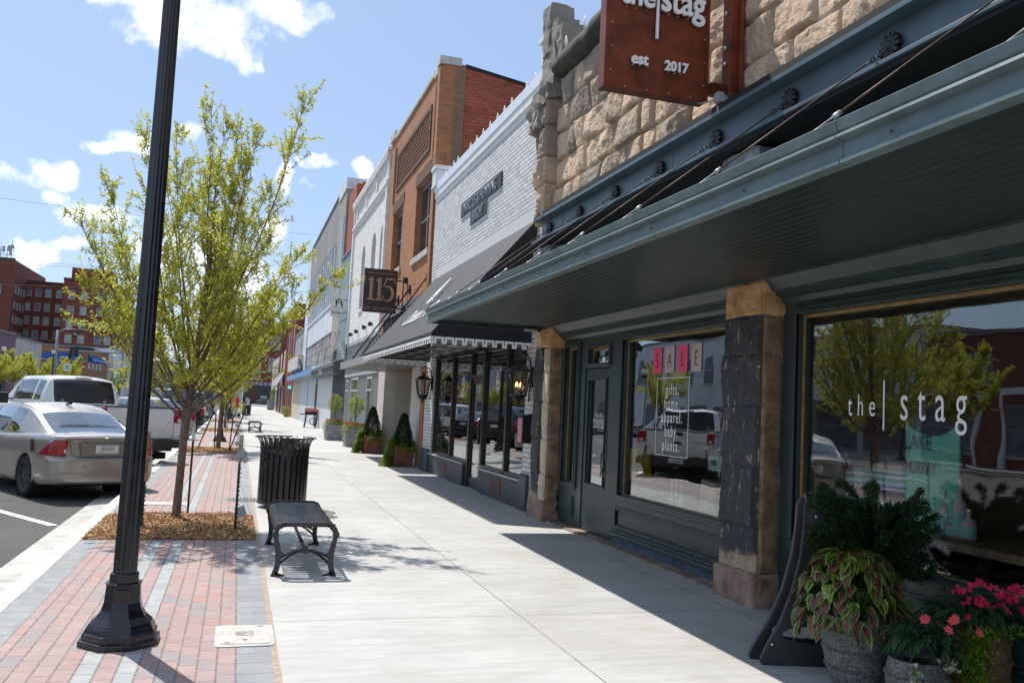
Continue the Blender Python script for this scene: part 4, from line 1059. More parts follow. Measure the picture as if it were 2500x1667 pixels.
m=MB(); m.box(X+.02,X+.2,21.40,22.75,0,2.55); m.box(X-.02,X+.3,27.0,28.2,0,2.55); m.build('white_panel',M_shw,B3)
m=MB(); m.box(X+.3,9,26.98,27.1,0,2.55); m.box(8.9,9.0,22.7,27,0,2.55); m.build('recess_wall',M_beige,B3)
m=MB(); m.box(X+.2,9,22.55,22.7,0,2.55); m.build('recess_side',M_beige,B3)
MB().box(X+.0,9,21.40,28.2,2.55,2.95).build('recess_soffit',paint('brown_soffit',(.16,.075,.04),.6,.2,4),B3)
MB().box(X+.35,14,Y0+.3,Y1,9.0,9.3).build('roof',M_blackm,B3)
# flat grey canopy
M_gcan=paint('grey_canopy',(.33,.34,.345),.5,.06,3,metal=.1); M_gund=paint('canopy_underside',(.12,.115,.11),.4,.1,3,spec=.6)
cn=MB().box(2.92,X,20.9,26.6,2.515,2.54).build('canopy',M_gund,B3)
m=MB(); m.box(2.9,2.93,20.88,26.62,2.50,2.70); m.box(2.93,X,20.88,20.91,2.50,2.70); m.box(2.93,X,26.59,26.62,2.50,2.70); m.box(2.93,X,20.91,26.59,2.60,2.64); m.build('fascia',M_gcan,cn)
for (y,z,yb) in ((21.25,4.72,21.4),(23.6,4.70,23.2),(25.4,4.6,25.1)):
    m=MB(); m.box(X-.05,X,y-.05,y+.05,z-.12,z+.12); m.bar((X-.05,y,z),(3.0,yb,2.68),.035); m.build('tie_rod',M_black,cn)
# hanging 115 sign
M_brown=paint('dark_brown_board',(.038,.022,.018),.5,.12,8,bump=.1); M_copper=paint('copper_letters',(.40,.26,.19),.4,.1,20,metal=.3)
e=empty('hanging_sign',(4.2,24.2,4.1),'dark brown projecting sign reading 115 bar one-fifteen','sign')
MB().box(3.14,4.07,24.2,24.26,4.06,5.29).build('board',M_brown,e,bevel=.005)
def ribbon(mb,pts,ws,y,th=.015):
    n=len(pts); vs=[]
    for i in range(n):
        a=Vector(pts[max(i-1,0)]);b=Vector(pts[min(i+1,n-1)]); d=(b-a).normalized(); nn=Vector((-d.y,d.x)); p=Vector(pts[i])
        for s_ in (1,-1): q=p+nn*ws[i]/2*s_; vs+= [(q.x,y,q.y),(q.x,y-th,q.y)]
    fs=[]
    for i in range(n-1):
        a=4*i; b=a+4; fs+=[(a+1,b+1,b+3,a+3),(a,a+1,b+1,b),(a+2,b+2,b+3,a+3)]
    mb.add(vs,fs)
m=MB(); yy=24.198
for x0 in (3.27,3.50):
    m.box(x0+.035,x0+.10,yy-.015,yy,4.44,5.02); m.box(x0+.115,x0+.13,yy-.015,yy,4.44,5.04); m.box(x0-.02,x0+.17,yy-.015,yy,4.40,4.44); m.prism([(x0+.035,5.02),(x0-.02,4.94),(x0-.01,4.93),(x0+.035,4.95)],'y',yy-.015,yy); m.prism([(x0+.035,5.02),(x0+.10,5.02),(x0+.13,5.06)],'y',yy-.015,yy)
m.box(3.76,4.02,yy-.015,yy,5.01,5.05); m.prism([(4.02,5.05),(4.02,4.93),(4.005,4.93),(3.99,5.01)],'y',yy-.015,yy)
m.prism([(3.76,5.02),(3.79,5.02),(3.71,4.80),(3.68,4.80)],'y',yy-.015,yy)
P5=[];W5=[]
for k in range(19):
    a=R(118-15.5*k); P5.append((3.80+.155*math.cos(a),4.61+.205*math.sin(a))); W5.append(.02+.06*math.sin(math.pi*min(1,k/15))**1)
ribbon(m,P5,W5,yy); m.lathe([(.035,0),(.035,.015)],n=12,M=Matrix.Translation((3.69,yy,4.50))@Matrix.Rotation(R(90),4,'X'))
m.box(3.22,4.0,yy-.012,yy,5.16,5.175)
m.build('numerals',M_copper,e)
text('lettering','BAR ONE-FIFTEEN',.125,M_copper,e,.006,-.001,.78,face_y(3.605,24.195,4.13),spacing=1.12)
m=MB(); m.bar((4.07,24.23,5.0),(4.25,24.23,5.0),.035); m.bar((4.07,24.23,4.22),(4.25,24.23,4.22),.035); m.bar((4.25,24.23,4.12),(4.25,24.23,5.14),.03); m.box(4.25,X,24.1,24.3,4.95,5.1); m.box(4.25,X,24.1,24.3,4.18,4.3); m.build('bracket',M_black,e)
# ================================================================== white painted building with arches (28.55 .. 37.9)
M_pbr=brick('painted_white_brick',(.86,.85,.82),(.83,.82,.79),(.64,.63,.60),.215,.073,.006,.9,stain=.2,staincol=(.42,.40,.36),rough=.75)
B4=empty('white_arched_building',(5,33,0),'white painted brick building with three tall arched windows and corbelled parapet','building')
arcs=[(29.25,.42),(31.35,.48),(34.25,.42)]
arcs=[(28.98,.0),(31.3,.62),(34.15,.52)]
def arch_wall(mb,x0,x1,ya,yb,za,zb,archs,zs,zc):
    """wall with round headed openings; archs=(yc,halfwidth)"""
    y=ya; 
    for yc,hw in sorted(archs):
        mb.box(x0,x1,y,yc-hw,za,zb); mb.box(x0,x1,yc-hw,yc+hw,za,zs)
        n=12; pts=[(yc+hw*math.cos(math.pi*(1-k/n)),zc+hw*math.sin(math.pi*k/n)) for k in range(n+1)]
        poly=[(yc-hw,zb)]+pts+[(yc+hw,zb)]
        # split in quads to keep every face convex
        for k in range(n):
            a,b=pts[k],pts[k+1]; mb.prism([(a[0],zb),(a[0],a[1]),(b[0],b[1]),(b[0],zb)],'x',x0,x1)
        y=yc+hw
    mb.box(x0,x1,y,yb,za,zb)
ARC=[(29.45,.46),(31.45,.52),(34.15,.48)]
m=MB(); arch_wall(m,X,X+.35,28.55,37.9,3.98,8.75,ARC,5.15,7.2); m.box(X,X+.35,28.55,37.9,8.75,10.0); m.build('front_wall',M_pbr,B4)
for yc,hw in ARC:
    n=12; prf=[(yc-hw,5.15)]+[(yc+hw,5.15)]+[(yc+hw*math.cos(math.pi*k/n),7.2+hw*math.sin(math.pi*k/n)) for k in range(n+1)]
    o=MB().prism(prf,'x',X+.25,X+.28).build('arched_window',paint('grey_blind',(.10,.11,.12),.5,.1),B4)
    MB().box(X-.05,X+.25,yc-hw-.06,yc+hw+.06,5.03,5.15).build('sill',MATS['white_trim'],o); f=MB(); f.box(X+.18,X+.24,yc-.03,yc+.03,5.15,7.6); f.box(X+.18,X+.24,yc-hw,yc-.03,6.3,6.36); f.box(X+.18,X+.24,yc+.03,yc+hw,6.3,6.36); f.build('sash',M_sash,o)
m=MB(); m.box(X-.06,X,28.6,37.85,8.75,8.9); m.box(X-.1,X,28.6,37.85,8.9,9.0); m.box(X-.05,X,28.6,37.85,9.62,9.72); m.box(X-.12,X+.4,28.55,37.95,10.0,10.12)
for y in (28.6,31.2,33.9,36.6,37.6): m.box(X-.05,X,y,y+.25,9.0,9.62)
for yb in (28.6,37.5): m.box(X-.07,X,yb,yb+.35,3.98,8.75)
k=0; y=28.62
while y<37.8: m.box(X-.12,X,y,y+.09,9.78,10.0); m.box(X-.08,X,y+.02,y+.07,9.72,9.78); m.box(X-.05,X+.1,y,y+.08,10.12,10.2); y+=.17
m.build('corbel_cornice',M_pbr,B4)
m=MB(); m.prism([(X+.35,0),(14,0),(14,9.3),(X+.35,9.9)],'y',28.55,28.8); m.box(X+.35,14,37.6,37.9,0,9.8); m.box(X+.3,14,28.8,37.6,9.0,9.2); m.build('side_wall',M_pbr,B4)
for y in (30.5,32.1,34.3,36.1):
    m=MB(); m.box(X-.16,X-.04,y-.06,y+.06,4.22,4.36); m.box(X-.04,X,y-.04,y+.04,4.26,4.32); m.build('spot_lamp',M_black,B4)
M_gtrim=paint('grey_shopfront',(.16,.175,.175),.5,.08,5); M_ltrim=paint('light_grey_trim',(.42,.43,.42),.55,.05)
m=MB(); m.box(X+.08,X+.1,28.6,37.9,2.62,3.86); ts=m.build('transom_window',paint('transom_pane',(.09,.10,.10),.3,.2,3),B4)
m=MB(); m.box(X,X+.08,28.6,37.9,3.84,3.98); m.box(X,X+.08,28.6,37.9,2.55,2.66)
for k in range(17): y=28.7+.57*k; m.box(X+.02,X+.08,y-.035,y+.035,2.66,3.84)
m.build('mullion',M_ltrim,ts)
sf=MB(); wall_with_holes(sf,X+.05,X+.15,28.6,37.9,0,2.55,[(30.0,31.3,.5,2.45),(33.6,35.8,.05,2.5),(36.6,37.6,.5,2.45)]); sf=sf.build('shop_front',M_gtrim,B4)
m=MB()
for a,b,c,d in ((30.0,31.3,.5,2.45),(33.6,35.8,.05,2.5),(36.6,37.6,.5,2.45)):
    for q in ((a,a+.08,c,d),(b-.08,b,c,d),(a+.08,b-.08,d-.08,d),(a+.08,b-.08,1.95,2.02)): m.box(X+.02,X+.10,*q)
m.box(X+.02,X+.1,34.65,34.75,.05,1.95); m.box(X-.02,X,34.55,34.6,.9,1.4); m.box(X-.02,X,34.8,34.85,.9,1.4); m.build('door_frame',M_ltrim,sf)
for a,b,c,d in ((30.0,31.3,.5,2.45),(33.6,35.8,.05,2.5),(36.6,37.6,.5,2.45)): MB().box(X+.09,X+.095,a,b,c,d).build('window',M_glass2,sf)
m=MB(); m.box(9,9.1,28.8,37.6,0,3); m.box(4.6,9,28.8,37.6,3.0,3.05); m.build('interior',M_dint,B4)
# the new u sign
M_signw=paint('pale_sign_board',(.55,.55,.52),.6,.05)
e=empty('hanging_sign',(4.2,38.2,5.4),'small pale projecting sign with a drawn head and script The New U','sign')
MB().box(3.60,4.16,38.2,38.26,5.20,6.13).build('board',M_signw,e,bevel=.005)
m=MB(); m.torus((3.92,38.19,5.83),.12,.02,'y',16,5,a0=-.6,a1=4.2); m.tube([(3.80,38.19,5.83),(3.79,38.19,5.73),(3.84,38.19,5.68),(3.84,38.19,5.64),(3.75,38.19,5.58)],.011,5); m.torus((3.88,38.19,5.80),.06,.02,'y',10,4,a0=0,a1=3.4); m.tube([(4.02,38.19,5.85),(4.06,38.19,5.72),(4.08,38.19,5.60)],[.03,.03,.012],5); m.build('drawn_head',M_blackm,e)
text('lettering','The New U',.15,M_blackm,e,.003,0,.75,face_y(3.88,38.19,5.32),shear=.3)
m=MB(); m.bar((4.16,38.23,5.95),(X,38.23,5.95),.03); m.bar((4.16,38.23,5.4),(X,38.23,5.4),.03); m.build('bracket',M_black,e)
# ================================================================== tall grey building (38.1 .. 65.5)
M_zinc=paint('weathered_zinc_cladding',(.30,.29,.28),.7,.18,1.2,bump=.1,dirt=.3)
def zinc():
    t=NT('corrugated_cladding'); p=t.sep(t.pos()); n=t.noise(1.,5,.6,t.comb(t.math('MULTIPLY',p[1],1.5),t.math('MULTIPLY',p[2],.25),0)); f=t.math('FRACT',t.math('DIVIDE',p[1],.9))
    c=t.ramp(n.outputs[0],[(.3,(.17,.155,.145)),(.5,(.29,.275,.26)),(.7,(.36,.345,.335))]); c=t.mix(t.ramp(f,[(0,.7),(.06,0)]),c,(.1,.09,.085)); return t.fin(c,.75,t.bump(t.ramp(f,[(0,0),(.06,1)]),.4,.02))
M_zinc=zinc()
M_cbr=brick('cream_worn_brick',(.46,.42,.35),(.40,.37,.30),(.30,.28,.24),.215,.075,.01,.9,stain=.5,staincol=(.1,.09,.08),ns=2)
M_rend=paint('pale_blue_render',(.62,.66,.71),.8,.09,1.5,bump=.3,bs=30,dirt=.25)
M_wwin=paint('window_blue_grey',(.10,.14,.18),.25,.15,2)
B5=empty('grey_clad_building',(5,52,0),'tall pale building with rusty grey cladding above a long row of upper windows','building')
m=MB(); m.box(X,5.2,41.8,44.95,4.0,12.1); m.build('brick_pilaster',M_cbr,B5)
m=MB(); m.box(X-.05,5.25,41.75,45.0,11.75,12.3); m.build('pilaster_cap',M_rend,B5)
m=MB(); m.box(X+.35,14,38.7,41.8,0,11.4); m.box(X+.1,X+.35,38.7,41.8,4.0,11.3); m.build('red_side',M_rbr,B5)
MB().box(X-.02,X,42.3,43.6,6.2,10.5).build('slit_window',M_wwin,B5)
MB().box(X+.02,5,44.95,62.5,9.72,12.1).build('cladding',M_zinc,B5); MB().box(X-.04,5.1,44.95,65.4,12.1,12.2).build('roof_edge',M_sash,B5)
m=MB(); m.box(X+.05,5,44.95,62.5,5.1,6.5); m.box(X,5,62.5,65.4,3.3,12.1); m.box(X+.0,5,44.95,62.5,6.5,6.62); m.build('render_wall',M_rend,B5)
o=MB().box(X+.2,5,44.95,62.5,6.62,9.72).build('window_band',M_wwin,B5)
m=MB()
for k in range(15): y=45.05+1.24*k; m.box(X+.02,X+.2,y-.11,y+.11,6.62,9.6)
m.box(X+.05,X+.2,44.95,62.5,9.6,9.72); m.build('mullion',M_rend,o)
def boarded():
    t=NT('peeling_boards'); p=t.sep(t.pos()); b=t.N('ShaderNodeTexBrick'); t.K(t.comb(p[2],p[1],0),b.inputs['Vector']); b.inputs['Scale'].default_value=1; b.inputs['Brick Width'].default_value=.95; b.inputs['Row Height'].default_value=.62; b.offset=.4; b.inputs['Mortar Size'].default_value=.05
    b.inputs['Color1'].default_value=(.44,.43,.41,1); b.inputs['Color2'].default_value=(.22,.23,.24,1); b.inputs['Mortar'].default_value=(.10,.09,.08,1); n=t.noise(4,6,.7); c=t.mix(.6,b.outputs[0],t.ramp(n.outputs[0],[(.35,(.45,.42,.38)),(.6,(1.3,1.3,1.3))]),'MULTIPLY'); return t.fin(c,.9,t.bump(b.outputs[1],.5,-.03))
M_brd=boarded()
MB().box(X+.1,5,44.95,62.5,3.2,5.1).build('boarded_transom',M_brd,B5)
M_teal2=paint('verdigris_panel',(.20,.28,.27),.5,.12,2,dirt=.2)
m=MB(); m.box(X,X+.1,38.1,41.8,3.3,8.2); o=m.build('bay_panel',M_teal2,B5); m=MB(); m.box(X-.02,X,38.5,41.2,5.2,6.7); m.box(X-.02,X,38.5,41.2,3.4,4.2); m.build('bay_window',M_wwin,o)
MB().box(X-.06,X,38.1,41.8,8.2,8.35).build('bay_cap',M_sash,B5)
MB().box(X,5.2,38.1,38.15,0,4).build('joint',M_sash,B5)
M_char=paint('charcoal_render',(.022,.023,.025),.6,.1); M_wsid=paint('white_siding_paint',(.55,.57,.59),.6,.05)
def siding(name,c,p_=.11):
    t=NT(name); p=t.sep(t.pos()); f=t.math('FRACT',t.math('DIVIDE',p[2],p_)); n=t.noise(2,4,.6); k=t.ramp(n.outputs[0],[(.3,tuple(x*.88 for x in c)),(.7,c)]); k=t.mix(t.ramp(f,[(0,.5),(.1,0)]),k,tuple(x*.5 for x in c)); return t.fin(k,.6,t.bump(f,.5,.01))
M_ws=siding('white_siding',(.66,.69,.72)); M_gs=siding('grey_siding',(.34,.34,.32),.14)
m=MB(); m.box(X,5.3,38.15,42.9,0,3.2); m.build('charcoal_wall',M_char,B5)
m=MB(); m.box(X,5.3,42.9,51.0,0,3.2); m.build('white_wall',M_ws,B5)
m=MB(); m.box(X+.25,5.3,51.0,52.4,0,3.2); m.box(X-.01,X+.0,51.0,52.4,0,2.4); m.build('doorway',M_dint,B5)
m=MB(); m.box(X,5.3,52.4,65.4,0,3.2); m.build('blue_white_wall',paint('blue_white_render',(.50,.56,.61),.7,.05,2),B5)
m=MB()
for k in range(12): m.box(X-.02,X,58.0,58.25,.3+.2*k,.4+.2*k)
m.build('chain_link',M_char,B5)
MB().box(5.3,14,38.15,65.4,0,11.5).build('rear_block',M_rbr,B5)
M_mon=paint('charcoal_canopy',(.085,.09,.095),.5,.08)
cn=MB().prism([(3.9,2.74),(X,2.74),(X,3.35),(4.1,3.32),(3.86,3.18),(3.9,3.12)],'y',38.6,50.2).build('canopy',M_mon,B5)
m=MB(); m.box(3.84,3.9,38.55,50.25,3.10,3.20); m.prism([(3.82,3.20),(4.15,3.36),(4.12,3.38),(3.82,3.24)],'y',38.55,50.25); m.build('canopy_moulding',M_gcan,cn)
text('canopy_lettering','MONTICELLI',.34,paint('pale_letters',(.5,.5,.5),.5,.03),cn,.01,.004,.95,face_x(3.885,44.6,2.82))
m=MB()
for k in range(3): y=40+4*k; m.bar((3.95,y,3.25),(X,y+1.5,4.9),.03); m.bar((3.95,y,3.25),(X,y+3,4.9),.03)
m.build('tie_rod',M_black,cn)
M_blua=siding('blue_metal_awning',(.16,.34,.62),.14)
cn=MB().prism([(3.86,3.02),(X,3.55),(X,3.5),(3.9,2.98)],'y',50.4,75).build('blue_awning',M_blua,B5)
m=MB(); m.box(3.84,3.88,50.4,75,2.98,3.32); m.build('awning_face',M_blua,cn); m=MB()
for k in range(10): y=51+2.5*k; m.box(3.9,X,y,y+.12,2.97,3.0)
m.build('awning_rib',M_coping,cn)
# ================================================================== smaller buildings farther on
B6=empty('siding_building',(5,70,0),'small grey sided building with white box canopy, left of the tall grey one','building')
MB().box(X,9,65.5,75.2,3.4,6.6).build('upper_wall',M_gs,B6)
m=MB(); m.box(X-.05,9,65.5,75.2,6.6,6.85); m.build('eaves',M_sash,B6)
o=MB().box(X-.03,X,67,73.5,5.0,6.1).build('window',M_wwin,B6); m=MB()
for k in range(7): m.box(X-.06,X-.03,67+.95*k,67.25+.95*k,4.95,6.15)
m.build('mullion',M_coping,o)
MB().box(3.95,X,64.4,77,3.75,4.75).build('box_canopy',paint('soiled_white_box',(.55,.54,.49),.8,.1,1.5,dirt=.35),B6)
m=MB(); m.bar((4.0,64.6,4.6),(X,63.6,3.4),.06); m.build('strut',M_black,B6)
MB().box(X,9,65.5,75.2,0,3.4).build('tan_wall',paint('tan_render',(.50,.46,.36),.8,.06,2),B6)
M_red2=brick('deep_red_brick',(.27,.05,.035),(.21,.04,.03),(.15,.07,.06),.215,.073,.01,.7,stain=.3)
M_redp=paint('red_painted_front',(.34,.075,.06),.7,.1,2,dirt=.1)
B7=empty('red_brick_building',(5,80,0),'red painted brick building with red pier and turquoise sign, beyond the siding building','building')
MB().box(X,14,75.3,86.5,0,9.6).build('wall',M_redp,B7)
MB().box(X+.05,14,75.22,75.3,0,9.6).build('side_wall',M_red2,B7)
m=MB()
for k in range(4): m.box(X-.02,X,76.6+2.5*k,77.7+2.5*k,5.2,7.6)
o=m.build('window',M_wwin,B7)
m=MB()
for k in range(3): m.box(X-.02,X,77.3+3*k,79.4+3*k,.5,2.6)
m.build('shop_window',M_dint,B7)
m=MB()
for k in range(4): m.box(X-.08,X,75.4+3.6*k,75.9+3.6*k,0,9.6)
m.box(X-.1,X,75.3,86.5,9.2,9.75); m.build('pier',M_redp,B7)
MB().box(X-.35,X,75.8,75.95,2.35,2.62).build('small_sign',emit('turquoise_sign',(.1,.6,.6),.5),B7)
B8=empty('cream_front_building',(5,96,0),'far cream and dark shopfront with a black and white striped awning','building')
MB().box(X,14,86.6,124,0,6.4).build('wall',paint('cream_front',(.46,.38,.30),.8,.1,1.5),B8)
m=MB()
for k in range(7): m.box(X-.03,X,88.5+5*k,91.5+5*k,.4,2.5)
m.build('shop_window',M_wwin,B8)
m=MB()
for k in range(6): m.box(X-.03,X,89+5.5*k,90.6+5.5*k,3.9,5.6)
m.build('window',M_wwin,B8)
m=MB()
for k in range(3): m.box(X-.12,X,87+7*k,87.8+7*k,0,6.5)
m.build('brick_pier',M_red2,B8)
def strm():
    t=NT('striped_canvas'); p=t.sep(t.pos()); f=t.math('FRACT',t.math('DIVIDE',t.math('ADD',p[1],p[0]),.5)); return t.fin(t.ramp(f,[(0,(.5,.5,.5)),(.5,(.02,.02,.022))],'CONSTANT'),.8)
MB().prism([(3.55,2.75),(X,4.3),(X,2.75)],'y',87.2,103).build('striped_awning',strm(),B8)
B9=empty('corner_building',(14,190,0),'distant dark red brick building closing the end of the street','building')
MB().box(1,40,190,204,4.7,17).build('upper_wall',M_red2,B9); MB().box(1.1,40,190.1,204,0,4.7).build('ground_floor',paint('dark_shopfront',(.05,.045,.045),.5,.2,1),B9)
o=MB()
for k in range(9):
    x=2.1+3.6*k; 
    for z in (6.8,11.6): o.box(x,x+2.2,189.9,190,z,z+3.0)
o=o.build('window',paint('far_window',(.26,.30,.36),.25,.1),B9)
m=MB()
for k in range(9):
    x=2.1+3.6*k
    for z in (6.8,11.6): m.box(x+.45,x+.6,189.8,189.9,z,z+3); m.box(x+1.6,x+1.75,189.8,189.9,z,z+3); m.box(x,x+2.2,189.78,189.8,z+2.2,z+2.35); m.box(x-.2,x+2.4,189.7,189.9,z-.25,z)
m.build('window_frame',M_sash,o)
m=MB()
for k in range(20): m.box(1.3+.95*k,2.05+.95*k,189.95,190.1,3.95,4.65)
m.build('transom_light',paint('far_transom',(.30,.28,.33),.4,.2,1),B9)
m=MB(); m.box(2.4,4.0,189.98,190.1,0,3.5); m.build('door',paint('brown_door',(.10,.035,.025),.5,.2,2),B9)
text('lettering','AMERICAN',.62,M_whitep,B9,.01,0,1,face_y(4.2,189.9,5.72),align='RIGHT'); text('lettering','& OFFICES',.62,M_whitep,B9,.01,0,1,face_y(4.4,189.9,5.1),align='RIGHT')
B10=empty('pale_corner_building',(0,192,0),'narrow pale grey frontage left of the distant dark red building','building'); MB().box(-3,.9,190.5,204,0,12).build('wall',M_rend,B10); m=MB()
for z in (5,8.5): m.box(-2.2,-1.2,190.4,190.5,z,z+1.8)
m.build('window',M_wwin,B10)
# ================================================================== street furniture
M_post=paint('gloss_black_post',(.008,.009,.013),.24,.25,9,bump=.06,bs=50,spec=.6,dirt=.18)
def lamp_post(far=False):
    e=empty('street_lamp',(0,0,0),'x','street lamp','fluted black street lamps')
    m=L()
    def octo(mb,prof,c=(0,0,0)): mb.lathe(prof,c,8,rot=R(22.5))
    octo(m,[(.245,0),(.245,.035),(.225,.04),(.225,.075),(.215,.08),(.205,.105),(.195,.108)]); m.build('base_plinth',M_post,e,bevel=.004)
    m=L(); octo(m,[(.205,.105),(.19,.13),(.15,.165),(.125,.205),(.112,.25),(.106,.33),(.104,.36),(.112,.362),(.112,.368),(.090,.37),(.088,.42),(.083,.425)]); m.build('base_bell',M_post,e,bevel=.003)
    m=L(); m.box(-.05,.05,-.212,-.205,.045,.07); m.box(-.045,.045,-.118,-.108,.27,.34); m.build('access_door',M_post,e,bevel=.003)
    m=L(); n=64; H=4.35; vs=[];fs=[]; ks=[.42,1.0,2.0,3.0,H]
    for j,z in enumerate(ks):
        r0=.070+(.052-.070)*(z-.42)/(H-.42)
        for k in range(n):
            a=2*math.pi*k/n; fl=(k%4); rr_=r0*(1-(0,.055,.085,.055)[fl]); vs.append((rr_*math.cos(a),rr_*math.sin(a),z))
    for j in range(len(ks)-1):
        for k in range(n): a=j*n+k;b=j*n+(k+1)%n; fs.append((a,b,b+n,a+n))
    m.add(vs,fs).build('fluted_shaft',M_post,e)
    m=L(); m.lathe([(.055,H-.02),(.075,H),(.075,H+.05),(.05,H+.08),(.06,H+.2),(.10,H+.26),(.14,H+.3),(.14,H+.33)],n=16); m.build('capital',M_post,e,smooth=True)
    m=L(); m.lathe([(.12,H+.33),(.19,H+.42),(.21,H+.55),(.18,H+.68),(.12,H+.76)],n=20); m.build('globe',paint('frosted_globe',(.72,.70,.64),.25,.03),e,smooth=True)
    m=L(); m.lathe([(.14,H+.74),(.15,H+.77),(.08,H+.86),(.02,H+.90),(.02,H+.98),(.003,H+1.0)],n=16); m.build('finial',M_post,e,smooth=True)
    return e
lp=lamp_post(); lp.location=(-.59,5.95,0); lp['label']='nearest fluted black lamp post, cut off by the top of the picture'
dup(lp,(-.47,30.9,0),0,'second fluted black lamp post, just behind the second street tree')
dup(lp,(-.42,60.1,0),.3,'third fluted black lamp post down the pavement, before the red flowers')
dup(lp,(-.4,84,0),0,'fourth and smallest black lamp post down the pavement, beyond the red flowers')
FL=[(-21.2,92,'across the road, left of the young yellow trees'),(-16.6,90,'at the junction beside the grey mast pole'),(-10.6,112,'far across the junction beside the dark slim tree'),(-21.2,34,'opposite the shops, seen reflected in the near window'),(-21.2,62,'opposite the shops, second along the far pavement')]
for x,y,lab in FL: dup(lp,(x,y,0 if x<-20 else -.12),0,'black globe lamp post '+lab)
# bench
M_bench=paint('bench_black',(.010,.010,.011),.28,.1,10,bump=.02,spec=.6)
def bench():
    e=empty('bench',(0,0,0),'x','bench','backless black slatted benches')
    Wd=.54; Ln=1.74; H=.445
    def side(y):
        m=L(); 
        # flat strap profile following the seat edge, curving into legs
        pts=[(.03,0),(.045,.02),(.055,.12),(.03,.26),(-.005+.0,.36)]
        out=[]
        prof=[(.012,0.0),(.040,.09),(.040,.20),(.020,.30),(.010,.36),(.022,.41),(.060,.44),(.11,.447)]
        L_=[(x,z) for x,z in prof]; R_=[(Wd-x,z) for x,z in reversed(prof)]
        pl_=[Vector((x,y,z)) for x,z in L_+R_]
        # smooth the polyline
        def cat(P,n=4):
            o=[]; 
            for i in range(len(P)-1):
                p0=P[max(i-1,0)];p1=P[i];p2=P[i+1];p3=P[min(i+2,len(P)-1)]
                for k in range(n):
                    t=k/n; o.append(.5*((2*p1)+(-p0+p2)*t+(2*p0-5*p1+4*p2-p3)*t*t+(-p0+3*p1-3*p2+p3)*t**3))
            o.append(P[-1]); return o
        pl_=cat(pl_); n=len(pl_)
        vs=[];fs=[]
        for i,p in enumerate(pl_):
            d=(pl_[min(i+1,n-1)]-pl_[max(i-1,0)]).normalized(); nn=Vector((-d.z,0,d.x)); h=.024 if p.z<.3 else .02
            for a,b in ((1,1),(1,-1),(-1,-1),(-1,1)): q=p+nn*h*a+Vector((0,b*.014,0)); vs.append(q)
        for i in range(n-1):
            for k in range(4): a=4*i+k;b=4*i+(k+1)%4; fs.append((a,b,b+4,a+4))
        fs+= [(0,1,2,3),(4*n-4,4*n-3,4*n-2,4*n-1)]
        m.add(vs,fs)
        for x in (.02,Wd-.02):
            s_=1 if x<.2 else -1
            m.box(x-.03,x+.03,y-.02,y+.02,0,.012); m.prism([(x,.0),(x+s_*.085,.0),(x+s_*.085,.016),(x+s_*.05,.018),(x,.05)],'y',y-.014,y+.014)
            m.lathe([(.03,-.02),(.03,.02)],n=14,M=Matrix.Translation((x+ (0.0 if s_>0 else 0)-s_*.012,y,.36))@Matrix.Rotation(R(90),4,'X'))
        m.build('end_frame',M_bench,e,bevel=.003)
        m=L(); c=Wd/2
        for s_ in (-1,1):
            up=[]; lo=[]; br=[]
            for k in range(11):
                t=k/10; x=c+s_*t*(c-.035)
                up.append((x,y,.232-.03*t-.055*t*t)); lo.append((x,y,.222-.02*t-.12*t*t*1.0)); 
            m.tube(up,.011,6); m.tube(lo,.011,6)
            m.tube([(c+s_*(c-.10),y,.178),(c+s_*(c-.06),y,.205),(c+s_*(c-.04),y,.25),(c+s_*(c-.03),y,.31)],.009,6)
        m.lathe([(.034,-.018),(.034,.018)],n=16,M=Matrix.Translation((c,y,.228))@Matrix.Rotation(R(90),4,'X')); m.lathe([(.022,-.026),(.022,.026)],n=16,M=Matrix.Translation((c,y,.228))@Matrix.Rotation(R(90),4,'X'))
        m.build('arched_brace',M_bench,e,smooth=False)
    side(.03); side(Ln-.03)
    m=L(); m.tube([(Wd/2,.03,.228),(Wd/2,Ln-.03,.228)],.016,10); m.build('stretcher',M_bench,e,smooth=True)
    # thin straps running the length of the frame across the seat
    m=L(); n=21
    for k in range(n):
        y=.055+(Ln-.11)*k/(n-1)
        P=[(.012,y,.345),(.006,y,.385),(.018,y,.425),(.05,y,.446),(.10,y,.452),(Wd-.10,y,.452),(Wd-.05,y,.446),(Wd-.018,y,.425),(Wd-.006,y,.385),(Wd-.012,y,.345)]
        vs=[];fs=[]
        for i,(x,yy_,z) in enumerate(P):
            a=Vector(P[max(i-1,0)]);b=Vector(P[min(i+1,len(P)-1)]);d=(b-a).normalized();nn=Vector((-d.z,0,d.x))
            for s1,s2 in ((1,1),(1,-1),(-1,-1),(-1,1)): q=Vector((x,yy_,z))+nn*.003*s1+Vector((0,.0235*s2,0)); vs.append(q)
        for i in range(len(P)-1):
            for q in range(4): a=4*i+q;b=4*i+(q+1)%4; fs.append((a,b,b+4,a+4))
        m.add(vs,fs)
    m.build('seat',M_bench,e)
    m=L(); m.box(Wd/2-.05,Wd/2+.05,.04,Ln-.04,.436,.446); m.box(.02,Wd-.02,.02,.05,.43,.452); m.box(.02,Wd-.02,Ln-.05,Ln-.02,.43,.452); m.build('seat_rail',M_bench,e)
    m=L(); m.box(Wd/2-.02,Wd/2+.02,Ln-.30,Ln-.27,.456,.459); m.build('maker_plate',M_steel,e)
    return e
bn=bench(); bn.location=(.393,7.92,0); bn['label']='nearest backless black slatted metal bench, casting a barred shadow'
dup(bn,(.55,39.3,0),0,'far small backless black bench beside the third mulch bed')
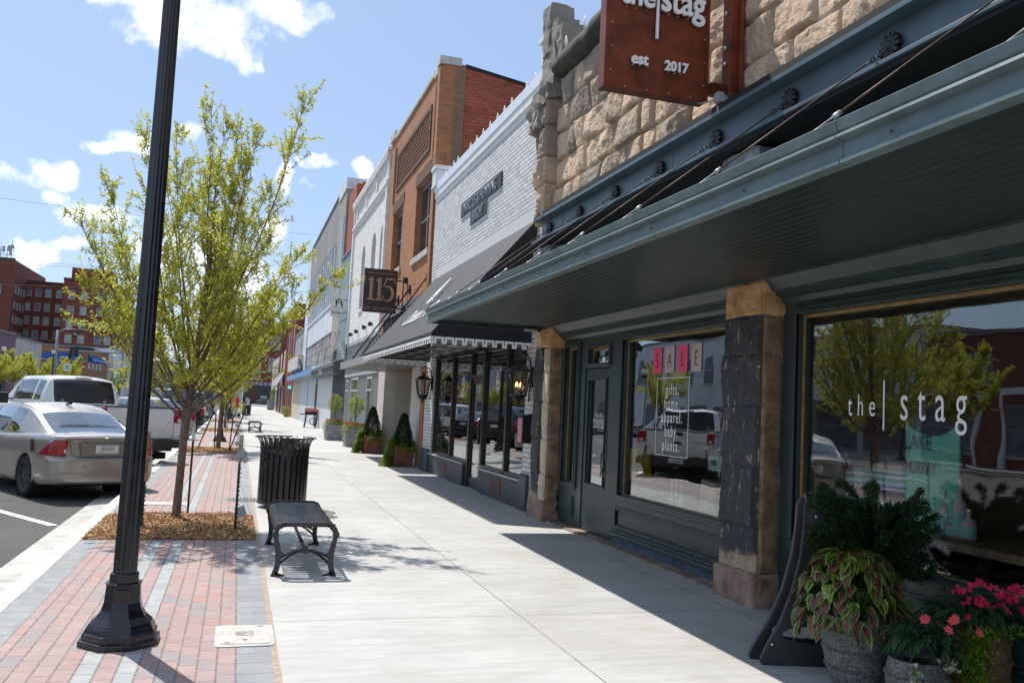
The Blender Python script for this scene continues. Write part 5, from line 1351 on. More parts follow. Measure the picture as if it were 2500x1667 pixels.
# litter bin
def bin_():
    e=empty('litter_bin',(0,0,0),'x','litter bin','black slatted litter bins')
    n=26; r0=.335
    m=L()
    for k in range(n):
        a=2*math.pi*k/n
        P=[(r0,.06),(r0,.80),(r0+.005,.86),(r0+.02,.92),(r0+.055,.975),(r0+.085,.995)]
        w=.027; vs=[];fs=[]
        for (rr_,z) in P:
            for s1,s2 in ((1,1),(1,-1),(-1,-1),(-1,1)):
                q=Vector((rr_+.004*s1,w*s2,z)); vs.append(Matrix.Rotation(a,4,'Z')@q)
        for i in range(len(P)-1):
            for q in range(4): A=4*i+q;B=4*i+(q+1)%4; fs.append((A,B,B+4,A+4))
        m.add(vs,fs)
    m.build('slats',M_bench,e)
    m=L(); m.torus((0,0,.99),r0+.085,.010,n=48,m=8); m.torus((0,0,.81),r0-.012,.012,n=48,m=8); m.torus((0,0,.07),r0-.005,.018,n=48,m=8); m.build('hoop',M_bench,e,smooth=True)
    m=L(); m.lathe([(r0+.008,.795),(r0+.008,.83)],n=48,cap=False); m.build('band',M_bench,e)
    m=L(); m.lathe([(r0-.04,.05),(r0-.03,.80),(r0-.05,.80),(r0-.05,.76)],n=32,cap=True); m.build('liner',M_blackm,e,smooth=True)
    m=L(); m.lathe([(.10,0),(.10,.03),(.25,.05),(.30,.06)],n=24); m.build('foot',M_bench,e)
    return e
bi=bin_(); bi.location=(.705,12.95,0); bi['label']='nearest black slatted litter bin with flared rim, beyond the bench'
dup(bi,(.75,72,0),0,'far black litter bin beside the red flower bed')
# stakes and tree guys
M_tpost=paint('green_steel_post',(.02,.035,.028),.5,.15,30,metal=.3,bump=.2); M_slv=paint('weathered_sleeve',(.42,.38,.31),.7,.25,25,bump=.4,bs=80,dirt=.5); M_wh2=paint('white_cap',(.7,.7,.68),.5,.05)
def stake(x,y,h,tilt,lab,top=M_wh2,holes=False,toplen=.16):
    e=empty('tree_stake',(x,y,0),lab,'tree stake','steel stakes guying the street trees')
    d=Vector((tilt[0],tilt[1],1)).normalized(); b=Vector((x,y,-.02))
    m=MB(); m.bar(b,b+d*(h-toplen),.026,.012); m.bar(b,b+d*(h-toplen),.008,.034)
    if holes:
        for k in range(int(h/.05)): 
            c=b+d*(.05+.05*k)
            if .05+.05*k<h-toplen-.03: m.box(c.x+.012,c.x+.024,c.y-.006,c.y+.006,c.z,c.z+.014)
    m.build('post',M_tpost,e)
    m=MB(); m.tube([b+d*(h-toplen),b+d*h],.020 if not holes else .024,8); m.build('sleeve',top,e)
    return e,b+d*h
s1,t1=stake(.075,10.31,1.13,(0,0),'notched stake with worn cream sleeve at the right end of the nearest mulch bed',M_slv,True,.30)
m=MB(); m.box(.04,.12,10.28,10.34,.86,.95); m.tube([(.11,10.29,.91),(.125,10.29,.91)],.02,8); m.box(.115,.15,10.29,10.33,.80,.93); m.build('clamp',M_fix,s1,bevel=.005)
s2,t2=stake(-.50,11.85,1.14,(0,0),'white capped stake right behind the nearest tree trunk')
s3,t3=stake(-.92,10.55,1.12,(0.0,0),'rust streaked stake half hidden behind the nearest lamp post',paint('rusty_sleeve',(.30,.16,.10),.8,.3,20,bump=.4),True,.55)
s4,t4=stake(-.96,25.1,1.35,(.33,.1),'leaning white capped stake left of the second tree'); s5,t5=stake(-.12,25.0,1.20,(.05,0),'upright white capped stake right of the second tree'); s6,t6=stake(-.12,25.4,1.55,(.30,0),'slanting white capped stake right of the second tree'); s7,t7=stake(-.52,26.2,1.2,(-.03,0),'white capped stake behind the second tree')
s8,t8=stake(-.35,39.6,1.2,(.05,0),'thin stake beside the third tree')
M_wire=paint('guy_wire',(.30,.30,.30),.5,.1,metal=.5)
def wire(name,a,b,lab,sag=.0,r_=.003,cat='wire',group=None,par=None,n=14,mt=None):
    a=Vector(a);b=Vector(b); pts=[a+(b-a)*(k/n)-Vector((0,0,sag*4*(k/n)*(1-k/n))) for k in range(n+1)]
    o=MB().tube(pts,r_,5).build(name,mt or M_wire,par,smooth=True)
    if par is None: tag(o,lab,cat,group)
    return o
wire('guy_wire',t3-Vector((0,0,.2)),(-.60,11.2,1.42),'thin guy wire from the trunk of the nearest tree to the rusty stake',0,.0025,group='guy wires')
wire('guy_wire',t2-Vector((0,0,.05)),(-.58,11.3,1.5),'short guy wire from the nearest trunk to the white capped stake behind it',0,.0025,group='guy wires')
wire('guy_wire',(.09,10.31,.93),(-.38,25.8,1.35),'long thin guy wire running from the notched stake toward the bin',.15,.0025,group='guy wires')
# accent spotlights in the beds
def spot():
    e=empty('bed_spotlight',(0,0,0),'x','spotlight','small grey spotlights in the mulch beds')
    m=L(); m.tube([(0,0,0),(0,0,.10)],.012,8); m.build('stem',M_fix,e)
    m=L(); M_=Matrix.Translation((-.035,0,.17))@Matrix.Rotation(R(-20),4,'Y')
    m.box(-.055,.055,-.05,.05,-.055,.055,M_); m.build('housing',M_fix,e,bevel=.008)
    m=L()
    for k in range(5): m.box(-.06,.06,-.04+.02*k,-.034+.02*k,.055,.065,M_)
    m.build('cooling_fin',M_fix,e)
    return e
sp=spot(); sp.location=(.165,10.72,.03); sp['label']='nearest grey square spotlight standing in bark beside the notched stake'
dup(sp,(.12,25.9,.03),0,'grey spotlight in the second mulch bed'); dup(sp,(.12,32.4,.0),0,'grey spotlight on its stem beyond the second mulch bed',sc=1.3); dup(sp,(.12,40.4,.03),0,'smallest grey spotlight in the third mulch bed',sc=1.2)
# ================================================================== trees
M_bark=paint('smooth_bark',(.15,.11,.085),.9,.22,14,bump=.8,bs=60)
M_leaf=foliage('spring_leaf',(.24,.28,.03),(.68,.66,.12),.55)
M_leafd=foliage('dark_leaf',(.03,.07,.025),(.09,.16,.05),.3)
M_leafm=foliage('mid_leaf',(.09,.15,.03),(.22,.30,.06),.4)
def catm(P,n=5):
    o=[]
    for i in range(len(P)-1):
        p0=P[max(i-1,0)];p1=P[i];p2=P[i+1];p3=P[min(i+2,len(P)-1)]
        for k in range(n):
            t=k/n; o.append(.5*((2*p1)+(-p0+p2)*t+(2*p0-5*p1+4*p2-p3)*t*t+(-p0+3*p1-3*p2+p3)*t**3))
    o.append(P[-1]); return o
def leaf(mb,p,d,up,l,w,tone):
    s_=d.cross(up)
    if s_.length<1e-4: s_=d.orthogonal()
    s_.normalize(); nn=s_.cross(d)*.12
    mb.add([p,p+d*l*.45+s_*w/2+nn*l,p+d*l,p+d*l*.45-s_*w/2+nn*l],[(0,1,2,3)],tone=tone)
def make_tree(tips,seed,trunk,leafmat,ll=.062,lw=.022,dens=85,twl=.34,den2=1.0,shoots=15):
    """tips: limb end points (local). trunk: list of (point,radius)"""
    r=random.Random(seed); e=empty('street_tree',(0,0,0),'x','tree','young street trees')
    tb=L(); lf=L()
    tb.tube([p for p,_ in trunk],[q for _,q in trunk],12)
    def rv(): 
        v=Vector((r.gauss(0,1),r.gauss(0,1),r.gauss(0,1))); return v.normalized()
    def twig(a,d,l,rad,lev):
        pts=[a]; dd=d.copy(); n=5
        for k in range(n):
            dd=(dd+rv()*.16+Vector((0,0,.10))).normalized(); pts.append(pts[-1]+dd*l/n)
        tb.tube(pts,[rad*(1-.7*k/n) for k in range(n+1)],4,cap=False)
        tone0=r.uniform(.15,.85)
        nl=int(dens*l*den2*r.choice((.35,.7,1.0,1.3)))
        for k in range(nl):
            t=r.uniform(.12,1.04); i=min(int(t*n),n-1); p=pts[i]+(pts[i+1]-pts[i])*min(1,(t*n-i))
            ld=(dd*.55+rv()*.9+Vector((0,0,-.12))).normalized()
            leaf(lf,p+rv()*.012,ld,rv(),ll*r.uniform(.4,1.35),lw*r.uniform(.6,1.35),min(1,max(0,tone0+r.gauss(0,.22))))
        if lev>0:
            for k in range(3):
                i=r.randint(1,n-1); twig(pts[i],(dd*.8+rv()*.8).normalized(),l*r.uniform(.45,.7),rad*.5,lev-1)
    for (tip,st_,r0) in tips:
        tip=Vector(tip); a=None
        # start on trunk at height st_
        for (p,q),(p2,q2) in zip(trunk,trunk[1:]):
            if p.z<=st_<=p2.z: a=p+(p2-p)*((st_-p.z)/(p2.z-p.z))
        if a is None: a=trunk[-1][0]
        D_=tip-a; Ln=D_.length
        out=Vector((D_.x,D_.y,0))
        mid1=a+D_*.33+out*.10+rv()*.05; mid2=a+D_*.66+out*.05+rv()*.07
        P=catm([a,mid1,mid2,tip],7); n=len(P)
        tb.tube(P,[max(.003,r0*.72*(1-.88*(k/(n-1))**.7)) for k in range(n)],7,cap=False)
        for k in range(3,n):
            f=k/(n-1); d0=(P[min(k+1,n-1)]-P[k-1]).normalized()
            cnt=shoots/ n *Ln*(.28+1.25*f)
            c=int(cnt)+(1 if r.random()<cnt%1 else 0)
            for q in range(c):
                dd=(d0*r.uniform(.45,1.2)+rv()*.85+Vector((0,0,.15))).normalized()
                l=twl*r.choice((.4,.7,1.0,1.4,1.8))*r.uniform(.8,1.2)*(1.25-.85*f)*min(1.4,.6+Ln*.3)
                twig(P[k]+(P[k-1]-P[k])*r.random(),dd,l,.0045,1 if r.random()<.55 else 0)
        twig(P[-1],(P[-1]-P[-2]).normalized(),twl*.55,.003,0)
    tb.build('trunk',M_bark,e,smooth=True); lf.build('crown',leafmat,e,tone=True)
    return e
V=Vector
trk=[(V((0,0,-.05)),.066),(V((.0,0,.05)),.054),(V((.01,0,.5)),.047),(V((.02,0,1.0)),.047),(V((.03,.0,1.28)),.055),(V((.06,.02,1.6)),.040),(V((.10,.03,2.2)),.034),(V((.14,.02,2.8)),.034),(V((.17,0,3.3)),.024)]
# limb tips read off the photograph as real offsets from the trunk (trunk at x=-.60, y=11.25)
tips=[((.24,.05,4.9),3.25,.020),((.10,.2,4.4),3.0,.016),((1.17,.25,5.38),1.75,.034),((.05,-.1,5.10),3.0,.018),((.36,.15,5.00),2.4,.022),((.62,-.2,4.75),2.2,.022),((-.70,.2,4.70),1.5,.026),((-1.33,.1,3.50),1.25,.028),((-1.0,-.25,3.95),1.35,.024),
 ((-.95,.5,3.3),1.3,.02),((-1.15,-.3,2.75),1.2,.02),((1.25,.1,3.42),1.4,.028),((1.66,-.05,3.14),1.25,.028),((1.25,.4,2.75),1.3,.02),((.80,.2,4.20),1.9,.022),((.85,-.6,3.5),1.6,.02),((1.05,.7,3.2),1.5,.02),
 ((-.40,-.7,4.1),1.7,.022),((-.25,.8,4.2),1.6,.022),((.25,1.0,3.6),1.4,.022),((.3,-1.0,3.5),1.4,.022),((-.6,.9,3.1),1.35,.018),((-.75,-.8,3.0),1.3,.018),((-.35,.1,4.75),2.0,.02),((.05,.5,4.55),2.2,.018),((.95,-.1,2.5),1.3,.014),((-.8,0,2.3),1.2,.014),((.3,.3,2.2),1.35,.012),((-.2,-.35,2.3),1.3,.012),
 ((.45,-.35,4.45),2.1,.018),((-.45,.35,3.7),1.5,.018),((1.15,-.35,2.8),1.35,.018),((.6,.6,3.9),1.7,.018)]
T1=make_tree(tips,5,trk,M_leaf,ll=.050,lw=.018,dens=104,shoots=16,twl=.32); T1.location=(-.605,11.27,0)
T1['label']='nearest young street tree with bright yellow green spring leaves, in front of the bin'
r=random.Random(3)
def gen_tips(n,H,W,r,base=1.3):
    out=[]
    for k in range(n):
        a=2*math.pi*k/n*2.4+r.random(); f=r.random()
        z=base+.9+(H-base-.9)*(f); w=W*math.sin(math.pi*min(1,.25+.7*(1-f)))*r.uniform(.65,1.1)
        out.append(((w*math.cos(a),w*math.sin(a),z),base+.1+f*.9,.022))
    return out
T2=make_tree(gen_tips(24,4.7,1.75,r),11,[(V((0,0,-.05)),.07),(V((0,0,.6)),.055),(V((.02,0,1.5)),.05),(V((.05,0,2.4)),.035),(V((.05,.05,3.6)),.015)],M_leaf,ll=.085,lw=.034,dens=85,shoots=15)
T2.location=(-.42,25.9,0); T2['label']='second street tree from the camera, yellow green, between the leaning white capped stakes'
for x,y,rz,sc,lab in ((-.48,43.8,1.3,1.0,'third street tree along the kerb, partly behind the second'),(-.45,54.2,2.6,.95,'fourth street tree along the kerb, near the third lamp post'),(-.45,66,.4,1.,'fifth street tree along the kerb, beside the red flower bed'),(-.45,80,2,1.,'sixth street tree along the kerb, far down the pavement')):
    dup(T2,(x,y,0),rz,lab,sc=sc)
for i,(x,y,rz,sc,lab) in enumerate(((-20.3,92.5,0,1.0,'young yellow tree across the road, left of three, before the purple wall'),(-19.2,96.5,2,.95,'young yellow tree across the road, middle of three, before the pale wall'),(-15.9,94,4,.95,'young yellow tree across the road, right of three, beside the white road sign'),
    (-20.6,88,1,.9,'young yellow tree at the very left edge of the picture across the road'),(-20.8,30,1.2,1.1,'yellow green tree on the opposite pavement, nearest reflected one'),(-20.8,44,3,1.1,'yellow green tree on the opposite pavement, second reflected one'),(-20.8,58,5,1.1,'yellow green tree on the opposite pavement, third reflected one'))):
    dup(T2,(x,y,0),rz,lab,sc=sc)
tdk=make_tree(gen_tips(14,4.6,.9,r,base=.8),31,[(V((0,0,-.05)),.06),(V((0,0,1.5)),.04),(V((.02,0,3.6)),.015)],M_leafm,ll=.12,lw=.05,dens=40,twl=.4,shoots=8); tdk.location=(-11.3,93,-.1); tdk['label']='slim dark green tree across the junction left of the near lamp post'
for x,y,s_,lab in ((-9,150,1.5,'rounded dark tree far up the road, left one'),(-5.0,178,1.6,'rounded dark tree far up the road, middle one'),(-2.5,168,1.4,'rounded dark tree far up the road, right one')):
    dup(tdk,(x,y,0),s_,lab,sc=(s_*1.5,s_*1.5,s_))
# ================================================================== planters and plants
M_corten=paint('corten_planter',(.17,.065,.040),.6,.3,5,bump=.2,bs=40,dirt=.2)
M_ivy=foliage('ivy_leaf',(.05,.12,.02),(.20,.30,.05),.35); M_conif=foliage('conifer_needle',(.012,.030,.014),(.035,.075,.030),.15,hue=(.05,.1,.04))
M_soil=paint('potting_soil',(.03,.02,.015),.95,.2,20,bump=.6)
M_stem=paint('woody_stem',(.10,.07,.045),.9,.2,20)
def rvec(r): return Vector((r.gauss(0,1),r.gauss(0,1),r.gauss(0,1))).normalized()
def leafy(mb,c,rad,n,l,w,r,sc=(1,1,1),t0=.5,ts=.3,down=0):
    for k in range(n):
        v=rvec(r); q=r.random()**.4; p=Vector(c)+Vector((v.x*rad*sc[0],v.y*rad*sc[1],v.z*rad*sc[2]))*q
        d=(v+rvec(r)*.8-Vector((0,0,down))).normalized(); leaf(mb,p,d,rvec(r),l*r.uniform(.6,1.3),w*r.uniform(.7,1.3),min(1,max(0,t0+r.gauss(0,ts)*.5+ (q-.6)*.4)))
def conifer_planter(seed):
    r=random.Random(seed); e=empty('square_planter',(0,0,0),'x','planter','rusty cube planters with clipped conifers')
    s_=.235
    m=L(); m.box(-s_,s_,-s_,s_,0,.50); p=m.build('planter_box',M_corten,e,bevel=.008); 
    m=L(); m.box(-s_+.02,s_-.02,-s_+.02,s_-.02,.50,.512); m.build('soil',M_soil,e)
    m=L()
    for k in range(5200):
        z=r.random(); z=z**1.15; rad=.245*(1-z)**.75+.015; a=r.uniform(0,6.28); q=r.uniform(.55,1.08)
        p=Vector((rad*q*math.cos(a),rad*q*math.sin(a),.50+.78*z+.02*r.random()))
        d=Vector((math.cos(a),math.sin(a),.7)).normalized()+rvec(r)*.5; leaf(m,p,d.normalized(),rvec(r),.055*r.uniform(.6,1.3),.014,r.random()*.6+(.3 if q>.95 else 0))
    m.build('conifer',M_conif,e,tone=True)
    m=L(); m.tube([(0,0,.5),(0,0,1.15)],.012,6); m.build('stem',M_stem,e)
    m=L()
    for (cx,cy,z0,z1,w,n) in ((-s_-.05,-.03,.02,.62,.24,1300),(s_+.0,-s_+.02,.30,.60,.13,260),(0,-s_,.42,.58,.18,200),(-.05,0,.5,.64,.22,350),(-s_-.16,-.08,.0,.26,.18,420)):
        for k in range(n):
            z=z0+(z1-z0)*r.random(); v=rvec(r); q_=(1.15-.75*(z-z0)/(z1-z0))*(.7+.6*noise.noise(Vector((z*9,cx*7+seed,v.y*3)))+.2); p=Vector((cx-.05*(1-(z-z0)/(z1-z0))+v.x*w*.6*q_,cy+v.y*w*q_,z+v.z*.06))
            if p.z<.005: p.z=.01
            if abs(p.x)<s_ and abs(p.y)<s_ and p.z<.5: continue
            leaf(m,p,(v+Vector((-.4,-.3,-.4))+rvec(r)*.6).normalized(),rvec(r),.05*r.uniform(.6,1.4),.045*r.uniform(.7,1.2),r.random())
    m.build('trailing_ivy',M_ivy,e,tone=True)
    m=L()
    for k in range(9):
        a=V((-s_+.02,-.2+.05*k,.52)); m.tube([a,a+V((-.06,0,.0)),a+V((-.12,r.uniform(-.05,.05),-.2)),a+V((-.14,r.uniform(-.1,.1),-.48))],.004,4)
    for k in range(4):
        a=V((s_,-.2+.02*k,.52)); m.tube([a,a+V((.08,-.02,.03)),a+V((.14,-.06,-.1)),a+V((.13,-.05,-.25))],.003,4)
    m.build('ivy_stem',M_stem,e)
    return e
cp=conifer_planter(4); cp.location=(4.02,21.62,0); cp['label']='nearer rust coloured cube planter with cone conifer and ivy spilling left, by the cream recess'
d_=conifer_planter(9); d_.location=(4.02,26.9,0); d_['label']='farther rust coloured cube planter with cone conifer, next to the grey planter'; d_.scale=(1.1,1.1,1.08)
M_lead=paint('lead_grey_planter',(.27,.275,.28),.75,.15,5,bump=.4,bs=40,dirt=.3)
M_flr=foliage('red_flower',(.45,.03,.02),(.70,.07,.05),.25,hue=(.8,.1,.05)); M_flo=foliage('rust_flower',(.30,.09,.03),(.50,.18,.07),.25,hue=(.6,.2,.1)); M_mixl=foliage('planter_leaf',(.07,.12,.03),(.30,.33,.12),.3)
def lead_planter(seed,flm):
    r=random.Random(seed); e=empty('square_planter',(0,0,0),'x','planter','lead grey square planters with standard shrubs'); s_=.34
    m=L(); m.prism([(-s_*.92,0),(s_*.92,0),(s_,.55),(-s_,.55)],'y',-s_,s_); m.box(-s_-.03,s_+.03,-s_-.03,s_+.03,.55,.61); m.box(-s_-.01,s_+.01,-s_-.01,s_+.01,0,.05); m.build('planter_box',M_lead,e,bevel=.01)
    m=L()
    for yy_,ax in ((-s_-.004,'y'),):
        pts=[(-.24,.12),(-.16,.06),(.16,.06),(.24,.12),(.24,.42),(.16,.50),(-.16,.50),(-.24,.42)]
        for k in range(8): a=pts[k];b=pts[(k+1)%8]; m.bar((a[0],yy_,a[1]),(b[0],yy_,b[1]),.018)
        for k in range(8): a=pts[k];b=pts[(k+1)%8]; m.bar((-s_-.0,a[0],a[1]),(-s_-.0,b[0],b[1]),.02)
    m.build('octagon_relief',M_lead,e)
    m=L(); m.box(-s_+.04,s_-.04,-s_+.04,s_-.04,.60,.615); m.build('soil',M_soil,e)
    m=L(); m.tube([(0,0,.6),(.01,0,1.0),(.0,0,1.35),(.02,0,1.7)],.014,6)
    for k in range(10): a=V((0,0,1.05+.06*k)); m.tube([a,a+V((r.uniform(-.16,.16),r.uniform(-.16,.16),.16))],.005,4)
    m.build('stem',M_stem,e)
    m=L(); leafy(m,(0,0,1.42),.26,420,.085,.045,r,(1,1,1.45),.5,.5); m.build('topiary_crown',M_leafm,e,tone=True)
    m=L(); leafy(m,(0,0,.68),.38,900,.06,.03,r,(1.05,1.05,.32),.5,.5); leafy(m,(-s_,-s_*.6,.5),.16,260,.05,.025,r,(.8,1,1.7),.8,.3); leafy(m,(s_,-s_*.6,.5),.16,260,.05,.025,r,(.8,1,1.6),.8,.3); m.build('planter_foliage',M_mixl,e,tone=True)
    m=L()
    for k in range(60):
        v=rvec(r); p=V((v.x*.33,v.y*.33,.74+.08*r.random()))
        for q in range(7): leaf(m,p,rvec(r),rvec(r),.035,.03,r.random())
    m.build('flower',flm,e,tone=True)
    return e
a_=lead_planter(2,M_flr); a_.location=(3.95,30.45,0); a_['label']='nearer lead grey square planter with red flowers and small standard tree'
a_=lead_planter(6,M_flo); a_.location=(3.72,34.9,0); a_['label']='farther lead grey square planter with rust coloured flowers and small standard tree'
# old sewing machine stand with flower tray
e=empty('plant_stand',(4.0,49.3,0),'black wrought iron machine stand carrying a tray of rust flowers by the white wall','plant stand')
m=MB()
for xx in (3.65,4.25):
    for yy in (49.1,49.5): m.tube([(xx-.05,yy,0),(xx,yy,.3),(xx+.03,yy,.7)],.03,6)
    m.tube([(xx,49.1,.3),(xx,49.5,.55)],.02,5); m.tube([(xx,49.1,.55),(xx,49.5,.3)],.02,5)
m.torus((4.05,49.05,.35),.18,.02,'y',14,5); m.build('iron_frame',M_iron2,e)
m=MB(); m.box(3.35,4.3,49.0,49.6,.70,.75); m.box(3.62,4.28,49.05,49.55,.75,.86); m.build('tray',M_blackm,e)
m=MB(); r=random.Random(5); leafy(m,(3.97,49.3,.92),.34,500,.08,.05,r,(1.1,.9,.4)); m.build('rust_flowers',M_flo,e,tone=True)
# green pots, box planters farther on
M_gpot=paint('lime_pot',(.22,.25,.02),.4,.1)
for x,y,lab in ((3.95,74.5,'lime green square pot nearer the camera beside the red pier'),(4.05,77.5,'lime green pot behind the first lime pot')):
    e=empty('green_pot',(x,y,0),lab,'planter','lime green pots'); M4=Matrix.Translation((x,y,0))
    MB().lathe([(.22,0),(.34,.62),(.36,.62),(.36,.68)],n=4,M=M4,rot=R(45)).build('pot',M_gpot,e); m=MB(); leafy(m,(x,y,.74),.26,130,.1,.05,random.Random(2),(1,1,.5)); m.build('foliage',M_leafm,e,tone=True)
e=empty('box_planter',(4.6,112,0),'pale stone box planter with upright dark shrub far down the pavement','planter'); MB().box(3.6,5.3,111.5,113,0,1.1).build('planter_box',M_lead,e); m=MB(); leafy(m,(4.5,112.2,1.9),.9,500,.25,.1,random.Random(8),(.8,.6,1.)); m.build('shrub',M_leafd,e,tone=True)
e=empty('utility_cabinet',(5.2,186,0),'pale grey utility cabinet at the end of the pavement','cabinet'); MB().box(4.55,5.75,186,187,0,1.85).build('cabinet_body',M_fix,e,bevel=.03); MB().box(4.6,5.7,185.98,186,.2,1.6).build('door',M_gcan,e)
# flower bed with hydrant
r=random.Random(12)
e=empty('flower_bed',(-.4,70,0),'raised bed of red and orange flowers by the kerb','flower bed'); MB().box(-1.2,.28,68,73,0,.22).build('soil',M_soil,e)
m=MB()
for k in range(14): leafy(m,(r.uniform(-1.1,.2),r.uniform(68,73),.5+.4*r.random()),.5,150,.12,.06,r,(1,1,.7))
m.build('foliage',M_leafm,e,tone=True); m=MB()
for k in range(12): leafy(m,(r.uniform(-1.1,.25),r.uniform(67.8,72),.8+.6*r.random()),.18,50,.1,.08,r)
m.build('flowers',M_flr,e,tone=True)
e=empty('fire_hydrant',(.02,66.5,0),'small red fire hydrant in front of the flower bed','hydrant'); M_hyd=paint('hydrant_red',(.55,.03,.02),.4,.1)
m=MB(); m.lathe([(.14,0),(.14,.05),(.10,.08),(.10,.55),(.13,.58),(.12,.68),(.05,.78),(.04,.84)],(.02,66.5,.75),12); m.build('barrel',M_hyd,e,smooth=True); m=MB(); m.tube([(-.16,66.5,1.2),(.2,66.5,1.2)],.06,8); m.build('nozzle',M_hyd,e); MB().lathe([(.07,0),(.07,.8)],(.02,66.5,0),8).build('stand_pipe',M_steel,e)
e=empty('parking_meter',(.62,59.8,0),'slim grey pole meter at the pavement edge before the far bin','meter'); MB().tube([(.62,59.8,0),(.62,59.8,1.15)],.025,8).build('pole',M_steel,e); MB().box(.52,.72,59.74,59.86,1.15,1.45).build('meter_head',M_fix,e,bevel=.03)
# ------------------------------------------------------------------ barrel pots by the near window
def potmat(name,c1,c2):
    t=NT(name); p=t.pos(); n=t.noise(55,5,.8); n2=t.noise(4,5,.6); c=t.ramp(n.outputs[0],[(.38,c1),(.60,c2)]); c=t.mix(.6,c,t.ramp(n2.outputs[0],[(.3,(.55,.55,.58)),(.7,(1.2,1.2,1.2))]),'MULTIPLY')
    return t.fin(c,.75,t.bump(n.outputs[0],.8,.008))
M_pot=potmat('speckled_grey_pot',(.04,.042,.045),(.20,.205,.20)); M_pot2=potmat('speckled_brown_pot',(.06,.035,.015),(.24,.15,.06))
def barrel(x,y,rt,h,mt,lab,bands):
    e=empty('barrel_pot',(x,y,0),lab,'plant pot','round barrel pots by the near window')
    prof=[(rt*.66,0),(rt*.74,h*.06),(rt*.92,h*.25),(rt*1.04,h*.5),(rt*1.06,h*.65),(rt*1.0,h*.85),(rt*.95,h*.96),(rt*.97,h),(rt*.90,h),(rt*.86,h*.94)]
    MB().lathe(prof,(x,y,0),40).build('pot',mt,e,smooth=True)
    m=MB()
    for f in bands:
        rr_=None
        for (r1,z1),(r2,z2) in zip(prof,prof[1:]):
            if z1<=f*h<=z2: rr_=r1+(r2-r1)*(f*h-z1)/(z2-z1); break
        n=int(rr_*2*math.pi/.016)
        for k in range(n): a=2*math.pi*k/n; m.sphere((x+(rr_+.003)*math.cos(a),y+(rr_+.003)*math.sin(a),f*h),.0075,6,4,(1,1,1.3))
        m.torus((x,y,f*h-.008),rr_+.001,.004,n=36,m=4); m.torus((x,y,f*h+.010),rr_+.001,.004,n=36,m=4)
    m.build('rope_band',mt,e,smooth=True); MB().lathe([(rt*.88,h*.93),(.01,h*.95)],(x,y,0),24,cap=False).build('soil',M_soil,e)
    return e
# coleus
def colmat():
    t=NT('coleus_leaf'); at=t.N('ShaderNodeAttribute',attribute_name='tone'); n=t.noise(70,4,.6); f=t.math('ADD',at.outputs['Fac'],t.math('MULTIPLY',t.math('SUBTRACT',n.outputs[0],.5),.5))
    c=t.ramp(f,[(0,(.36,.02,.05)),(.16,(.20,.012,.03)),(.34,(.045,.012,.015)),(.62,(.04,.06,.014)),(.80,(.09,.16,.02)),(1,(.20,.28,.035))]); return t.fin(c,.45)
M_col=colmat()
P1=barrel(3.64,4.45,.180,.42,M_pot,'largest speckled grey barrel pot, full of crimson and green coleus',(.30,.55,.80))
r=random.Random(77); m=MB()
def bigleaf(mb,p,d,up,l,w,red=1.):
    s_=d.cross(up); s_.normalize(); nn=s_.cross(d).normalized()
    n=7; vs=[];ton=[]
    b=len(mb.v)
    for i in range(n+1):
        t=i/n; ww=w*math.sin(math.pi*(t**.75))*.5*(1.0+.10*(i%2)) ; c=p+d*l*t-nn*l*.55*t*t+Vector((0,0,-.02*t))
        for j,s in enumerate((-1,-.5,0,.5,1)):
            q=c+s_*ww*s+nn*abs(s)*ww*.28
            mb.v.append(q); ed=max(abs(s),abs(2*t-1)**2.2*.9)
            mb.a.append(min(1,(.0+ed*.95+ (1-red)*.5)))
    for i in range(n):
        for j in range(4): a=b+i*5+j; mb.f.append([a,a+1,a+6,a+5]); mb.m.append(0)
for k in range(400):
    a=r.uniform(0,6.28); el=r.random(); rad=.265*math.cos(el*1.4)+.03; z=.44+.36*math.sin(el*1.5)-.02
    if el<.35: z-=r.uniform(0,.12)
    c=V((3.60+rad*math.cos(a)*1.05,4.45+rad*math.sin(a)*.85,z+.02)); outd=V((math.cos(a),math.sin(a),.25-.9*(1-el)))
    d=(outd+rvec(r)*.45).normalized(); bigleaf(m,c,d,V((0,0,1))+rvec(r)*.35,r.uniform(.05,.10),r.uniform(.035,.068),1 if r.random()<.7 else r.uniform(.1,.6))
m.build('coleus',M_col,P1,tone=True,smooth=True)
m=MB()
for k in range(30): a=r.uniform(0,6.28); m.tube([(3.64,4.45,.38),(3.63+.12*math.cos(a),4.45+.12*math.sin(a),.52),(3.62+.24*math.cos(a),4.45+.2*math.sin(a),.6)],.005,4)
m.build('stem',M_ivy,P1)
